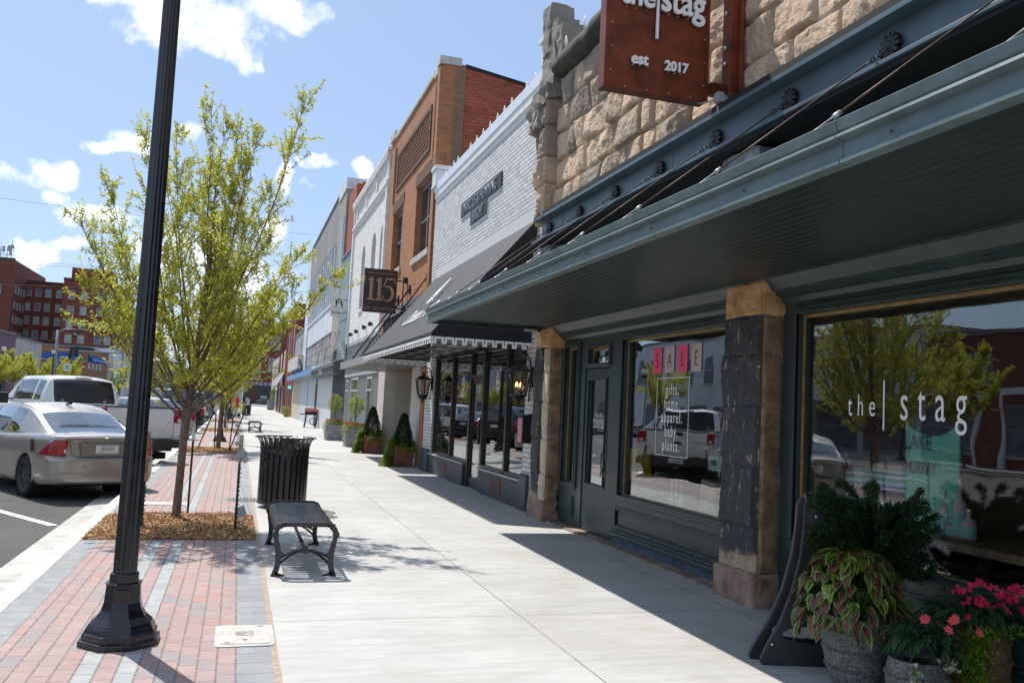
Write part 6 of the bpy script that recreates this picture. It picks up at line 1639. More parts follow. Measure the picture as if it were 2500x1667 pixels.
# impatiens
M_imp=foliage('dark_green_leaf',(.012,.035,.014),(.04,.10,.035),.15,hue=(.05,.15,.04)); M_pinkf=foliage('magenta_flower',(.55,.01,.07),(.85,.04,.14),.25,hue=(.9,.05,.2)); M_coral=foliage('coral_flower',(.75,.08,.10),(.9,.15,.16),.25,hue=(.9,.2,.2)); M_creep=foliage('creeping_jenny',(.08,.16,.01),(.22,.36,.03),.3); M_var=foliage('variegated_ivy',(.06,.10,.04),(.50,.55,.42),.2)
P2=barrel(3.66,3.98,.152,.30,M_pot,'smallest speckled grey barrel pot, with dark leaves and coral flowers',(.35,.7))
def bush(cx,cy,z,rad,n,par,l=.07,w=.03,sc=(1,1,.8),seed=1):
    r=random.Random(seed); m=MB()
    for k in range(n):
        v=rvec(r); 
        if v.z<-.3: v.z*=-.5
        p=V((cx,cy,z))+V((v.x*rad*sc[0],v.y*rad*sc[1],v.z*rad*sc[2]))*(r.random()**.35); bigleaf(m,p,(v+rvec(r)*.5-V((0,0,.1))).normalized(),V((0,0,1))+rvec(r)*.4,l*r.uniform(.7,1.3),w*r.uniform(.8,1.2))
    return m.build('foliage',M_imp,par,tone=True,smooth=True)
bush(3.71,3.97,.40,.20,170,P2,.085,.032,(1.05,.9,.95),3)
def flowers(par,pts,mt,s_=.02,seed=4):
    r=random.Random(seed); m=MB()
    for p in pts:
        p=V(p); nrm=(V((-.25,-.8,.5))+rvec(r)*.35).normalized(); u=nrm.orthogonal().normalized(); w=nrm.cross(u)
        for q in range(5):
            a=2*math.pi*q/5+r.random()*.3; d=(u*math.cos(a)+w*math.sin(a)); t_=d.cross(nrm)
            m.add([p,p+d*s_*.6+t_*s_*.55+nrm*.003,p+d*s_*1.25,p+d*s_*.6-t_*s_*.55+nrm*.003],[(0,1,2,3)],tone=.3+.5*r.random())
    return m.build('flower',mt,par,tone=True)
flowers(P2,[(3.54,3.80,.55),(3.55,3.795,.56),(3.72,3.78,.55),(3.73,3.78,.555),(3.71,3.785,.54),(3.68,3.78,.50),(3.69,3.785,.495),(3.91,3.80,.47)],M_coral,.022)
m=MB()
for k in range(60):
    t=r.random(); p=V((3.54-.16*t+r.gauss(0,.015),3.83-.05*t+r.gauss(0,.02),.28-.22*t*t+r.gauss(0,.012))); leaf(m,p,(rvec(r)+V((0,-.5,-.2))).normalized(),rvec(r),.035,.035,r.random())
for k in range(28): p=V((3.73+r.gauss(0,.04),3.81+r.gauss(0,.02),.29+r.gauss(0,.015))); leaf(m,p,(rvec(r)+V((0,-.5,0))).normalized(),rvec(r),.035,.03,r.random())
m.build('variegated_ivy',M_var,P2,tone=True)
P3=barrel(4.19,4.08,.165,.42,M_pot2,'brown speckled barrel pot with magenta flowers and trailing lime creeper',(.35,.6,.85))
bush(4.14,4.08,.50,.25,200,P3,.08,.03,(1.15,.8,.7),7)
r=random.Random(41)
fl=[]
for k in range(30):
    c=(3.96+.44*r.random(),3.92+r.gauss(0,.05),.53+.18*r.random())
    for q in range(3): fl.append((c[0]+r.gauss(0,.012),c[1]+r.gauss(0,.012),c[2]+r.gauss(0,.01)))
flowers(P3,fl,M_pinkf,.0135,9)
m=MB()
for k in range(1500):
    t=r.random(); x=4.03+r.gauss(0,.045)-.02*t; p=V((x,3.935+r.gauss(0,.03)+.0*t,.45-.42*t)); leaf(m,p,(rvec(r)+V((0,-.6,0))).normalized(),rvec(r),.020,.020,r.random())
for k in range(500): p=V((4.17+r.gauss(0,.09),3.93+r.gauss(0,.03),.44+r.gauss(0,.02))); leaf(m,p,(rvec(r)+V((0,-.5,0))).normalized(),rvec(r),.020,.020,r.random())
m.build('trailing_creeper',M_creep,P3,tone=True)
# dark feathery shrub in a hidden pot
e=empty('shrub',(4.10,4.75,0),'dark feathery evergreen shrub behind the coleus, against the near window','shrub')
M_jun=foliage('juniper_leaf',(.010,.032,.012),(.035,.09,.025),.2,hue=(.04,.1,.03))
MB().lathe([(.12,0),(.17,.4),(.18,.4)],(4.10,4.80,0),20).build('pot',M_blackm,e,smooth=True)
r=random.Random(9); m=MB(); st_=MB()
for k in range(125):
    a=r.uniform(0,6.28); sp_=r.uniform(.06,.40); z1=.50+.5*r.random()**.8+(.14 if r.random()<.2 else 0)
    A=V((4.10,4.78,.35)); Bp=V((4.02+sp_*math.cos(a)*1.05,4.75+sp_*math.sin(a)*.42,z1)); Bp.x=min(Bp.x,4.385)
    C2=Bp+V((math.cos(a)*.10,math.sin(a)*.08,.05)); C2.x=min(C2.x,4.39)
    P=catm([A,(A+Bp)/2+V((0,0,.12)),Bp,C2],5); st_.tube(P,.0035,4)
    for i,p in enumerate(P[4:]):
        for q in range(24):
            d=(rvec(r)*.8+(P[-1]-P[-3]).normalized()*.9+V((0,0,.1))).normalized(); pp=p+rvec(r)*.02
            if pp.x<4.38: leaf(m,pp,d,rvec(r),.040*r.uniform(.6,1.3),.009,r.random())
m.build('crown',M_jun,e,tone=True); st_.build('stem',M_stem,e)
# black plastic A-frame sign stand
M_plas=paint('black_plastic',(.030,.031,.034),.42,.08,10,bump=.08,bs=120)
e=empty('sign_stand',(3.5,5.05,0),'black moulded plastic A frame sign stand leaning before the near window','sign stand')
def panel_with_hole(side):
    # outline in (u,z); u along x
    Lo=[(-.25,.0),(-.255,.04),(-.235,.10),(-.17,.26),(-.115,.45),(-.075,.68),(-.062,.85),(-.058,1.0),(-.045,1.04),(0,1.055)]
    out=[(u,z) for u,z in Lo]+[(-u,z) for u,z in reversed(Lo[:-1])]
    hole=[(.155*math.cos(2*math.pi*k/24),.19+.052*math.sin(2*math.pi*k/24)) for k in range(24)]
    bm=bmesh.new(); th=.035
    vo=[bm.verts.new((u,0,z)) for u,z in out]; vh=[bm.verts.new((u,0,z)) for u,z in hole]
    ed=[bm.edges.new((vo[i],vo[(i+1)%len(vo)])) for i in range(len(vo))]+[bm.edges.new((vh[i],vh[(i+1)%len(vh)])) for i in range(len(vh))]
    res=bmesh.ops.triangle_fill(bm,use_beauty=True,use_dissolve=False,edges=ed)
    fs=[f for f in bm.faces]; ex=bmesh.ops.extrude_face_region(bm,geom=fs)
    for g in ex['geom']:
        if isinstance(g,bmesh.types.BMVert): g.co.y+=th
    bm.verts.index_update(); vs=[v.co.copy() for v in bm.verts]; fc=[[v.index for v in f.verts] for f in bm.faces]; bm.free()
    return vs,fc
vs,fc=panel_with_hole(0)
for s_,nm in ((1,'front_panel'),(-1,'rear_panel')):
    m=MB(); Mx=Matrix.Translation((3.62,5.0 if s_>0 else 5.34,0))@Matrix.Rotation(R(-8*s_),4,'X')
    Mx=Matrix.Translation((3.66,4.84 if s_>0 else 4.97,0))@Matrix.Rotation(R(-15),4,'Z')@Matrix.Rotation(R(-2.6*s_ ),4,'X')@Matrix.Diagonal((1.42,1,1.02,1))
    m.add(vs,fc,Mx); m.build(nm,M_plas,e,bevel=.006)
m=MB(); m.tube([(3.605,4.925,1.05),(3.715,4.895,1.05)],.045,14); m.tube([(3.64,4.915,1.05),(3.68,4.905,1.05)],.055,14); m.build('hinge',M_plas,e,smooth=False)
m=MB(); m.sphere((3.66,4.872,.95),.010,8,6); m.sphere((3.38,4.915,.13),.010,8,6); m.build('rivet',M_steel,e)
tap=MB(); tap.tube([(4.40,5.95,.14),(4.30,5.95,.14)],.03,10); tap.tube([(4.33,5.95,.14),(4.31,5.95,.14)],.042,10); tag(tap.build('pipe_stub',M_iron2),'short rusty pipe stub poking from the wall beside the stone pier','pipe')
# ================================================================== opposite side of the street
def simple_building(name,lab,x0,x1,y0,y1,h,mat,windows,face='x+',wm=None,extra=None):
    e=empty(name,((x0+x1)/2,(y0+y1)/2,0),lab,'building')
    MB().box(x0,x1,y0,y1,0,h).build('wall',mat,e); m=MB(); m.box(x0-.05,x1+.1,y0-.05,y1+.05,h,h+.2); m.build('coping',M_sash,e)
    o=None
    m=MB(); f=MB()
    for (a,b,c,d) in windows:
        if face=='x+': m.box(x1,x1+.03,a,b,c,d); f.box(x1+.03,x1+.07,a,b,(c+d)/2-.03,(c+d)/2+.03); f.box(x1,x1+.12,a-.05,b+.05,c-.12,c)
        else: m.box(a,b,y0-.03,y0,c,d); f.box(a,b,y0-.07,y0-.03,(c+d)/2-.04,(c+d)/2+.04); f.box(a-.1,b+.1,y0-.14,y0,c-.15,c); f.box(a-.08,a,y0-.08,y0,c,d); f.box(b,b+.08,y0-.08,y0,c,d)
    if windows: o=m.build('window',wm or M_wwin,e); f.build('window_frame',M_fix,o)
    return e
XW=-24.6
e=simple_building('brick_shop','red brick shop on the opposite side of the street, seen in the door reflection',-36,XW,6,36,6.2,M_red2,[(y,y+3.2,.6,2.9) for y in range(8,34,5)]+[(y,y+1.4,3.9,5.3) for y in range(8,34,4)])
m=MB()
for y in range(8,34,5): m.box(XW,XW+.12,y-.3,y-.1,0,3.3); m.box(XW,XW+.12,y+3.3,y+3.5,0,3.3); m.box(XW,XW+.13,y-.3,y+3.5,3.3,3.6)
m.build('white_surround',M_coping,e)
e=simple_building('rendered_shop','plain white rendered building with a green figure 8 opposite the near window',-36,XW,36.3,52,6.8,paint('opposite_white',(.56,.56,.60),.8,.05,1),[(y,y+3.4,.3,2.7) for y in (37.2,41.2,45.2,48.4)])
m=MB(); m.torus((XW+.04,41.5,4.9),.42,.08,'x',20,6); m.torus((XW+.04,41.5,4.0),.5,.08,'x',20,6); m.build('green_numeral',paint('green_paint_mark',(.03,.22,.03),.5,.05),e)
MB().box(XW,XW+2,36.5,51.8,2.85,3.05).build('canopy',M_sash,e)
e=simple_building('grey_building','grey two storey building on the opposite side of the street beyond the white one',-36,XW,52.3,74,7.6,M_rend,[(y,y+2.6,.4,2.6) for y in range(54,73,4)]+[(y,y+1.3,4.2,6.2) for y in range(54,73,3)])
e=simple_building('low_building','low brown building on the opposite side of the street',-36,XW,74.3,102,5.2,M_cbr,[(y,y+2.6,.4,2.6) for y in range(76,99,5)])
e=simple_building('purple_building','plain purple side wall of a shop across the road at the left edge',-36,-24.4,102.5,110.2,7.1,paint('purple_wall',(.17,.085,.14),.8,.08,.6),[])
MB().box(-24.4,-24.3,102.6,107.5,0,3.6).build('dark_shopfront',M_char,e)
e=simple_building('pale_flat_building','pale grey blank building across the road next to the purple wall',-36,-24.3,110.4,124,6.9,paint('pale_blank_wall',(.42,.39,.38),.8,.08,.6),[(115,117,.5,2.4),(119.5,122,.5,2.4)])
M_obr2=brick('tan_orange_brick',(.36,.16,.075),(.30,.13,.06),(.25,.17,.11),.4,.15,.01,.4,stain=.2)
e=simple_building('tan_brick_building','two storey tan brick corner building with blue awnings across the junction',-26,-19.9,130,150,7.0,M_obr2,[(-25.0+1.6*k,-23.9+1.6*k,4.6,5.6) for k in range(3)]+[(-25.2,-24.2,.6,2.3),(-22,-20.6,.3,2.4)],face='y-')
MB().box(-26.1,-19.8,129.9,130,3.0,3.25).build('stone_band',M_limes,e); MB().box(-26.1,-19.8,129.85,130,5.15,5.3).build('stone_band',M_limes,e)
M_blu=paint('royal_blue_canvas',(.012,.07,.30),.7,.08)
for k in range(3): MB().prism([(129.1,5.35),(130,6.2),(130,5.35)],'x',-25.2+1.75*k,-23.9+1.75*k).build('blue_awning',M_blu,e)
for k in range(4): MB().prism([(-19.0,5.3),(-19.9,6.2),(-19.9,5.3)],'y',131+3.4*k,133.2+3.4*k).build('blue_awning',M_blu,e)
m=MB()
for k in range(4): m.box(-19.9,-19.85,131+3.4*k,133.2+3.4*k,4.2,5.3)
m.build('window',M_wwin,e)
e=simple_building('light_blue_building','light blue rendered building beyond the tan corner building',-30,-19.2,150.5,166,8.0,M_rend,[])
e=simple_building('white_gable_building','white low building next to the light blue one',-30,-20.2,166.5,185,7.6,M_shw,[])
e=simple_building('distant_glass_building','distant grey windowed office block behind the nearest tree, left of the trunk',-33,-24.2,235,255,20.5,M_rend,[( -32.5+1.6*k,-31.5+1.6*k,z,z+1.6) for k in range(5) for z in (6,9,12,15,17.8)],face='y-')
r=random.Random(2)
for i,(x0,x1,y0,h,mt,lab) in enumerate(((-20,-13.5,215,8.5,M_cbr,'low cream brick block far up the road, leftmost of three'),(-13.2,-8,228,7.2,M_rbr,'low red brick block far up the road, middle of three'),(-7.8,-3.2,236,8.2,M_shw,'low white block far up the road, rightmost of three'))):
    simple_building('distant_block',lab,x0,x1,y0,y0+15,h,mt,[(x0+.8+2*k,x0+1.8+2*k,z,z+1.5) for k in range(2) for z in (1,4.5)],face='y-')
# ------------------------------------------------------------------ big red brick block
M_hot=brick('hotel_brick',(.22,.055,.038),(.17,.042,.03),(.13,.06,.05),.6,.2,.012,.3,stain=.25,ns=.15)
H_=empty('red_brick_block',(-38,210,0),'large six storey dark red brick block with recessed centre, rooftop aerials','building')
MB().box(-70,-45.6,200,230,0,27.2).build('left_tower',M_hot,H_); MB().box(-45.6,-36.2,212,230,0,24.3).build('centre_wall',M_hot,H_)
m=MB(); m.box(-36.2,-26.0,200,230,0,24.2); m.box(-35.2,-27.5,202,212,24.2,26.9); m.build('right_wing',M_hot,H_)
m=MB(); m.box(-45.7,-36.1,211.8,212,24.1,24.5); m.box(-36.3,-25.9,199.85,200,24.0,24.4); m.box(-70,-45.5,199.85,200,27.0,27.5); m.build('coping',paint('dark_coping',(.08,.05,.045),.8,.1),H_)
wn_=0; M_hw=paint('hotel_window_pane',(.13,.16,.17),.3,.35,.7); M_hb=paint('hotel_window_blind',(.30,.34,.34),.6,.2,1)
rows=[20.9,17.75,14.75,11.75,8.8,5.8]
r=random.Random(6)
def hwin(xa,xb,y,z0,axis='y'):
    global wn_
    m=MB(); f=MB(); 
    if axis=='y': m.box(xa,xb,y-.05,y,z0-.85,z0+.75)
    else: m.box(y,y+.05,xa,xb,z0-.85,z0+.75)
    o=m.build('window',M_hb if r.random()<.5 else M_hw,H_)
    if axis=='y':
        f.box(xa-.1,xa,y-.12,y,z0-.85,z0+.75); f.box(xb,xb+.1,y-.12,y,z0-.85,z0+.75); f.box(xa,xb,y-.1,y-.05,z0-.08,z0+.02); f.box(xa,xb,y-.12,y-.05,z0+.75,z0+.85); f.box(xa-.15,xb+.15,y-.2,y,z0-1.02,z0-.85)
    else: f.box(y,y+.12,xa-.1,xa,z0-.85,z0+.75); f.box(y,y+.12,xb,xb+.1,z0-.85,z0+.75); f.box(y+.05,y+.1,xa,xb,z0-.05,z0+.05)
    f.build('sash',M_fix,o)
for z in rows:
    for x in (-44.3,-42.3,-40.4,-38.2,-36.9+.0): hwin(x*1.0-.45+(-.9 if x<-37 else -.4),x+.45+(-.9 if x<-37 else -.4)+.1,212,z+1.1)
    for x in (-34.5,-32.1,-28.9,-27.0): hwin(x-.55,x+.55,200,z)
    for y in (202.5,205,207.5,210): hwin(y-.45,y+.45,-45.6,z+.3,'x')
hwin(-48.9,-47.7,200,20.9); hwin(-48.9,-47.7,200,17.7); hwin(-48.9,-47.7,200,14.7)
m=MB()
for x in (-48.6,-47.4,-46.6): m.bar((x,201,27.2),(x,201,31.3 if x>-47 else 30),.12)
for z in (28.2,29.2): m.bar((-49.2,201,z),(-46,201,z),.1); 
for x,z in ((-48.9,28.7),(-48.0,29.3),(-47.0,29.6),(-46.7,28.8)): m.box(x-.25,x+.2,200.6,200.8,z-.6,z+.6)
m.lathe([(.05,0),(.45,.1)],n=10,M=Matrix.Translation((-46.5,200.8,29.9))@Matrix.Rotation(R(90),4,'X')); m.build('aerial',M_fix,H_)
m=MB(); m.box(-30.2,-29.5,203,203.7,26.9,29.9); m.build('roof_stack',M_gcan,H_)
# mast arm signal, signs
M_galv=paint('grey_pole',(.23,.25,.28),.5,.1)
e=empty('signal_mast',(-16.45,90,0),'grey traffic signal pole with a long mast arm and street light at the junction','traffic signal')
m=MB(); m.tube([(-16.35,90,-.12),(-16.45,90,6.85)],[.16,.11],10); m.build('mast',M_galv,e,smooth=True); m=MB(); m.tube([(-16.4,90,4.97),(-10.1,90,5.06)],[.09,.05],8); m.tube([(-16.45,90,6.6),(-15.9,90,6.95),(-15.0,90,7.02)],.05,8); m.build('arm',M_galv,e,smooth=True)
m=MB(); m.lathe([(.05,.35),(.12,.2),(.16,.0)],(-14.95,90,6.65),12); m.build('luminaire',M_black,e,smooth=True); MB().lathe([(.15,0),(.10,-.12),(.02,-.15)],(-14.95,90,6.65),12).build('lamp_bowl',MATS['frosted_globe'],e,smooth=True)
m=MB(); m.box(-14.9,-14.55,89.9,90.1,4.45,5.4); m.box(-15.3,-15.0,89.9,90.1,4.3,5.2); m.build('signal_head',M_black,e); MB().box(-15.2,-13.2,89.95,90,5.1,5.35).build('street_name_board',M_char,e)
e=empty('road_sign',(-15.2,88,0),'small white regulatory road sign on a thin post left of the pickup cab','road sign'); MB().box(-15.35,-14.75,88,88.03,3.05,3.72).build('sign_plate',M_coping,e); m=MB(); m.box(-15.25,-14.85,87.98,88,3.45,3.5); m.box(-15.2,-14.9,87.98,88,3.3,3.34); m.build('print',M_char,e); MB().tube([(-15.05,88.05,-.12),(-15.05,88.05,3.7)],.03,6).build('post',M_galv,e)
e=empty('signal_mast',(-11.8,112,0),'thin grey utility mast behind the junction','utility pole'); m=MB(); m.tube([(-14.0,118,-.1),(-14.0,118,6.9)],.12,8); m.bar((-14.6,118,6.6),(-13.4,118,6.6),.08); m.build('mast',M_galv,e)
# overhead wires
def over(a,b,lab,sag,rad): wire('overhead_wire',a,b,lab,sag,rad,'wire','overhead wires across the street',n=30,mt=M_char)
def PYw(u,v,y): d=cray(u,v); return Vector((0,0,1.55))+d*(y/d.y)
over(PYw(-60,476,38),PYw(880,585,60),'long thin wire crossing the sky above the first tree',.1,.006)
over(PYw(-60,630,60),PYw(760,672,64),'thin wire crossing the sky over the red brick block roof',.15,.008)
over(PYw(-60,636,60),PYw(760,676,64),'thin wire just below the upper one over the red brick block',.15,.008)
over(PYw(-60,692,60),PYw(760,712,62),'lower thin wire crossing in front of the red brick block',.1,.012)
over(PYw(-60,808,70),PYw(330,845,90),'slack pale cable passing left of the signal mast',.2,.02)
# ================================================================== vehicles
M_tyre=paint('tyre_rubber',(.012,.012,.012),.85,.1,30,bump=.2,obj=True); M_rimd=paint('dark_alloy',(.06,.062,.07),.35,.1,10,metal=.7,obj=True); M_rims=paint('silver_alloy',(.45,.45,.46),.3,.05,10,metal=.8,obj=True)
M_cglass=NT('car_glass'); M_cglass.fin((.015,.02,.022),.03); M_cglass.bs.inputs['Specular IOR Level'].default_value=.9; M_cglass=M_cglass.m
M_carglass=glass('car_window',tint=(.30,.36,.36),refl=2.2)
def redlamp():
    t=NT('tail_lamp_red'); p=t.pos(True); n=t.sep(p); w=t.math('FRACT',t.math('MULTIPLY',n[2],45)); c=t.ramp(w,[(.2,(.40,.006,.006)),(.8,(.20,.003,.004))]); t.fin(c,.2); t.bs.inputs['Coat Weight'].default_value=.35; t.bs.inputs['Specular IOR Level'].default_value=.5; return t.m
M_redl=redlamp(); M_clearl=paint('clear_lens',(.55,.50,.48),.15,.05,20); M_plate=paint('number_plate',(.62,.62,.60),.5,.05,20); M_bpl=paint('black_plastic_trim',(.022,.022,.024),.6,.1,20,obj=True); M_under=paint('underbody',(.008,.008,.008),.9,.1); M_seat=paint('car_seat',(.03,.028,.026),.9,.1)
def cr(P,n):
    """catmull-rom over rows of equal length tuples"""
    out=[]
    for i in range(len(P)-1):
        p0=P[max(i-1,0)];p1=P[i];p2=P[i+1];p3=P[min(i+2,len(P)-1)]
        for k in range(n):
            t=k/n; t2=t*t; t3=t2*t
            out.append(tuple(.5*(2*b+(c-a)*t+(2*a-5*b+4*c-d)*t2+(3*b-a-3*c+d)*t3) for a,b,c,d in zip(p0,p1,p2,p3)))
    out.append(tuple(P[-1])); return out
def sst(a,b,x): t=max(0,min(1,(x-a)/(b-a))); return t*t*(3-2*t)
def wheel(e,x,y,r,w,rim,side,spokes=7,name='wheel'):
    m=L(); Mx=Matrix.Translation((x,y,r))@Matrix.Rotation(R(90)*side,4,'Y')
    m.lathe([(r*.66,-w/2),(r*.93,-w/2),(r*.99,-w*.36),(r,-w*.2),(r,w*.2),(r*.99,w*.36),(r*.93,w/2),(r*.70,w/2),(r*.68,w*.42)],n=40,M=Mx); o=m.build('tyre',M_tyre,None,smooth=True); 
    wh=o; wh.name='wheel'; o.parent=e
    m=L(); m.lathe([(r*.70,w*.50),(r*.67,w*.52),(r*.64,w*.40),(r*.62,-w*.3),(r*.02,-w*.3)],n=36,M=Mx,cap=False)
    m.build('rim_barrel',rim,wh,smooth=True)
    m=L()
    for k in range(spokes):
        a=2*math.pi*k/spokes; m.box(r*.10,r*.66,-r*.055,r*.055,w*.34,w*.44,Mx@Matrix.Rotation(a,4,'Z'))
    m.lathe([(r*.16,w*.30),(r*.16,w*.46),(r*.10,w*.50),(.004,w*.50)],n=20,M=Mx); m.build('spokes',rim,wh,bevel=.006)
    m=L(); m.lathe([(r*.5,w*.05),(r*.5,w*.09)],n=24,M=Mx); m.build('brake_disc',M_steel,wh)
    return wh
def loft_car(e,st,cab,paint_m,wheels,rings=(5,7),opts={}):
    """st rows: y,hw,zb,zs,zt ; cab rows: y,wb,zbelt,wt,zroof,flag"""
    nr,ns=rings
    rows=cr([tuple(s[:5]) for s in st],ns)
    grid=[]
    tail=opts.get('tail',.09); ts=opts.get('tailz',(.60,.70)); Ltot=st[-1][0]
    for (y,hw,zb,zs,zt) in rows:
        h=zs-zb
        ring=[(0,zb),(.80*hw,zb),(.95*hw,zb+.03*h+.02),(.99*hw,zb+.22*h),(1.0*hw,zb+.50*h),(.985*hw,zb+.78*h),(.955*hw,zb+.93*h),(.90*hw,zs),(.78*hw,zs+(zt-zs)*.35),(0,zt)]
        ring=cr(ring,nr)
        full=[( x,z) for x,z in ring]+[(-x,z) for x,z in ring[::-1][1:-1]]
        g=[]
        for x,z in full:
            yy=y
            if y<.6: yy+=tail*sst(ts[0],ts[1],z)*(1-y/.6)+.10*(abs(x)/max(.5,st[3][1]))**4*(1 if y<.35 else max(0,1-(y-.35)/.25))
            if y>Ltot-.6: yy-=.16*(abs(x)/.85)**3*(1-(Ltot-y)/.6)
            g.append((x,yy,z))
        grid.append(g)
    n=len(grid[0]); faces={}
    body=L(); vs=[p for g in grid for p in g]; keep=[];lamp=[];
    for i in range(len(grid)-1):
        for k in range(n):
            a=i*n+k;b=i*n+(k+1)%n; f=(a,a+n,b+n,b); c=(Vector(vs[a])+Vector(vs[b])+Vector(vs[a+n])+Vector(vs[b+n]))/4
            dead=False
            for wy,wr in wheels:
                if abs(c.x)>.45 and math.hypot(c.y-wy,c.z-wr*.98)<wr+.055 and c.z<wr*2+.08: dead=True
            if dead: continue
            lm=opts.get('lamp') and opts['lamp'](c)
            (lamp if lm else keep).append(f)
    body.add(vs,keep); body.build('body',paint_m,e,smooth=True)
    if lamp:
        for sg in (-1,1):
            m=L(); idx={};v2=[];f2=[]
            for f in lamp:
                cx=sum(vs[q][0] for q in f)/4
                if cx*sg<=0: continue
                ff=[]
                for q in f:
                    if q not in idx: idx[q]=len(v2); p=Vector(vs[q]); v2.append(p+Vector((.004*sg,-.008,0)))
                    ff.append(idx[q])
                f2.append(ff)
            m.add(v2,f2); m.build('tail_light',M_redl,e,smooth=True)
    # wheel arches
    for wy,wr in wheels:
        for sg in (-1,1):
            hwv=max(r_[1] for r_ in rows if abs(r_[0]-wy)<.3)
            m=L(); pts=[]
            for k in range(21):
                a=R(-8+196*k/20); z=wr*.98+(wr+.058)*math.sin(a); yy=wy+(wr+.058)*math.cos(a); 
                pts.append((sg*(hwv*.985-.004-.02*max(0,z-wr)),yy,z))
            m.tube(pts,.016,6); m.build('wheel_arch',paint_m,e,smooth=True)
            m=L(); m.lathe([(wr+.055,0),(wr+.055,.35)],n=30,M=Matrix.Translation((sg*(hwv*.97),wy,wr*.98))@Matrix.Rotation(R(-90)*sg,4,'Y'),cap=False); m.build('arch_liner',M_under,e,smooth=True)
    # cabin
    crow=cr([c[:5] for c in cab],ns); flags=[c[5] for c in cab]
    cg=[]
    for (y,wb,zb,wt,zr) in crow:
        ring=[(wb,zb),(wb+(wt-wb)*.35,zb+(zr-zb)*.45),(wb+(wt-wb)*.8,zb+(zr-zb)*.86),(wt,zr-.015-.02*(zr-zb)),(wt*.93,zr),(wt*.5,zr+.028*(1 if zr>zb+.1 else .3)),(0,zr+.035*(1 if zr>zb+.1 else .3))]
        ring=cr(ring,nr); cg.append([(x,y,z) for x,z in ring]+[(-x,y,z) for x,z in ring[::-1][1:]])
    n=len(cg[0]); half=(n-1)//2; s1=int(2.0*nr); s2=int(4.0*nr)
    vs=[p for g in cg for p in g]; sets={'cabin':[],'side_window':[],'rear_window':[],'windscreen':[]}
    for i in range(len(cg)-1):
        fl=flags[i//ns]; 
        for k in range(n-1):
            kk=k if k<half else n-2-k
            f=(i*n+k,i*n+k+1,(i+1)*n+k+1,(i+1)*n+k)
            if kk<s1: t='side_window' if fl in('S',) else 'cabin'
            elif kk<s2: t='cabin'
            else: t={'R':'rear_window','F':'windscreen'}.get(fl,'cabin')
            if kk<1 and t=='side_window': t='cabin'
            sets[t].append(f)
    for nm,fs in sets.items():
        if not fs: continue
        idx={};v2=[];f2=[]
        for f in fs:
            ff=[]
            for q in f:
                if q not in idx: idx[q]=len(v2); p=Vector(vs[q]); v2.append(p)
                ff.append(idx[q])
            f2.append(ff)
        m=L(); m.add(v2,f2); m.build(nm,paint_m if nm=='cabin' else M_carglass,e,smooth=True)
    # dark cabin interior
    ys=[c[0] for c in cab]; zb=min(c[2] for c in cab)
    m=L(); y0,y1=min(ys)+.35,max(ys)-.25; w=cab[2][1]-.12
    for sx in (-.36,.36):
        m.box(sx-.22,sx+.22,y1-1.25,y1-1.08,.4,zb+.22); m.box(sx-.12,sx+.12,y1-1.25,y1-1.15,zb+.24,zb+.42)
        m.box(sx-.24,sx+.24,y0+.45,y0+.60,.4,zb+.10)
    m.box(-w,w,y0-.2,y1,.35,.5); m.build('seats',M_seat,e,bevel=.03)
    m=L(); m.box(-.78*st[3][1],.78*st[3][1],.3,Ltot-.3,.2,.34); m.build('underbody',M_under,e)
def place(e,x,y,hx,hy,z=-.126): e.location=(x,y,z); e.rotation_euler[2]=math.atan2(-hx,hy)
# ---- champagne coupe
M_champ=carpaint('champagne_metallic',(.37,.335,.29),.6,.30,.2)
e=empty('parked_car',(0,0,0),'champagne two door coupe with fuel flap vent patch, parked nearest behind the lamp post','car','cars parked at the kerb')
stc=[(.045,.003,.585,.590,.591),(.03,.45,.33,.86,.90),(.05,.70,.27,.935,.955),(.14,.80,.24,.955,.985),(.50,.838,.21,.965,1.005),(1.0,.848,.20,.95,.995),(1.7,.85,.19,.925,.96),(2.6,.85,.19,.90,.93),(3.2,.845,.19,.86,.92),(3.8,.82,.2,.80,.86),(4.2,.74,.22,.70,.74),(4.40,.5,.3,.58,.62),(4.43,.02,.42,.46,.47)]
cbc=[(.62,.66,.955,.60,.985,'R'),(.80,.70,.955,.60,1.06,'R'),(1.30,.745,.95,.575,1.285,'P'),(1.52,.76,.945,.57,1.345,'S'),(1.95,.775,.935,.575,1.385,'S'),(2.05,.777,.93,.575,1.388,'P'),(2.12,.778,.93,.576,1.388,'S'),(2.75,.775,.915,.575,1.36,'S'),(3.05,.77,.905,.59,1.26,'F'),(3.75,.70,.90,.63,.925,'F')]
cbc=[(.62,.66,.955,.60,.985,'R'),(.85,.71,.955,.60,1.055,'R'),(1.35,.755,.95,.575,1.25,'C'),(1.62,.765,.945,.57,1.335,'S'),(2.05,.777,.93,.575,1.388,'P'),(2.13,.778,.93,.576,1.388,'S'),(2.75,.775,.915,.575,1.36,'S'),(3.1,.77,.905,.59,1.24,'F'),(3.75,.70,.90,.63,.925,'F')]
def clamp_(c):
    ax=abs(c.x)
    if c.y>.46 or ax<.50: return False
    q=max(0,.46-c.y)+max(0,.84-ax)
    top=.685+.225*min(1,q/.42)
    return .668<c.z<min(top,.90) and ax>.545+.10*(.9-c.z)
loft_car(e,stc,cbc,M_champ,[(.97,.31),(3.59,.31)],(12,16),{'lamp':clamp_,'tail':.07,'tailz':(.61,.67)})
for y in (.97,3.59):
    wheel(e,-.735,y,.315,.20,M_rimd,-1); wheel(e,.735,y,.315,.20,M_rimd,1)
m=L(); m.box(-.17,.17,.045,.06,.70,.83); pl_=m.build('number_plate',M_plate,e,bevel=.004)
Mt=Matrix(((1,0,0,0),(0,0,-1,.043),(0,1,0,.745),(0,0,0,1)))
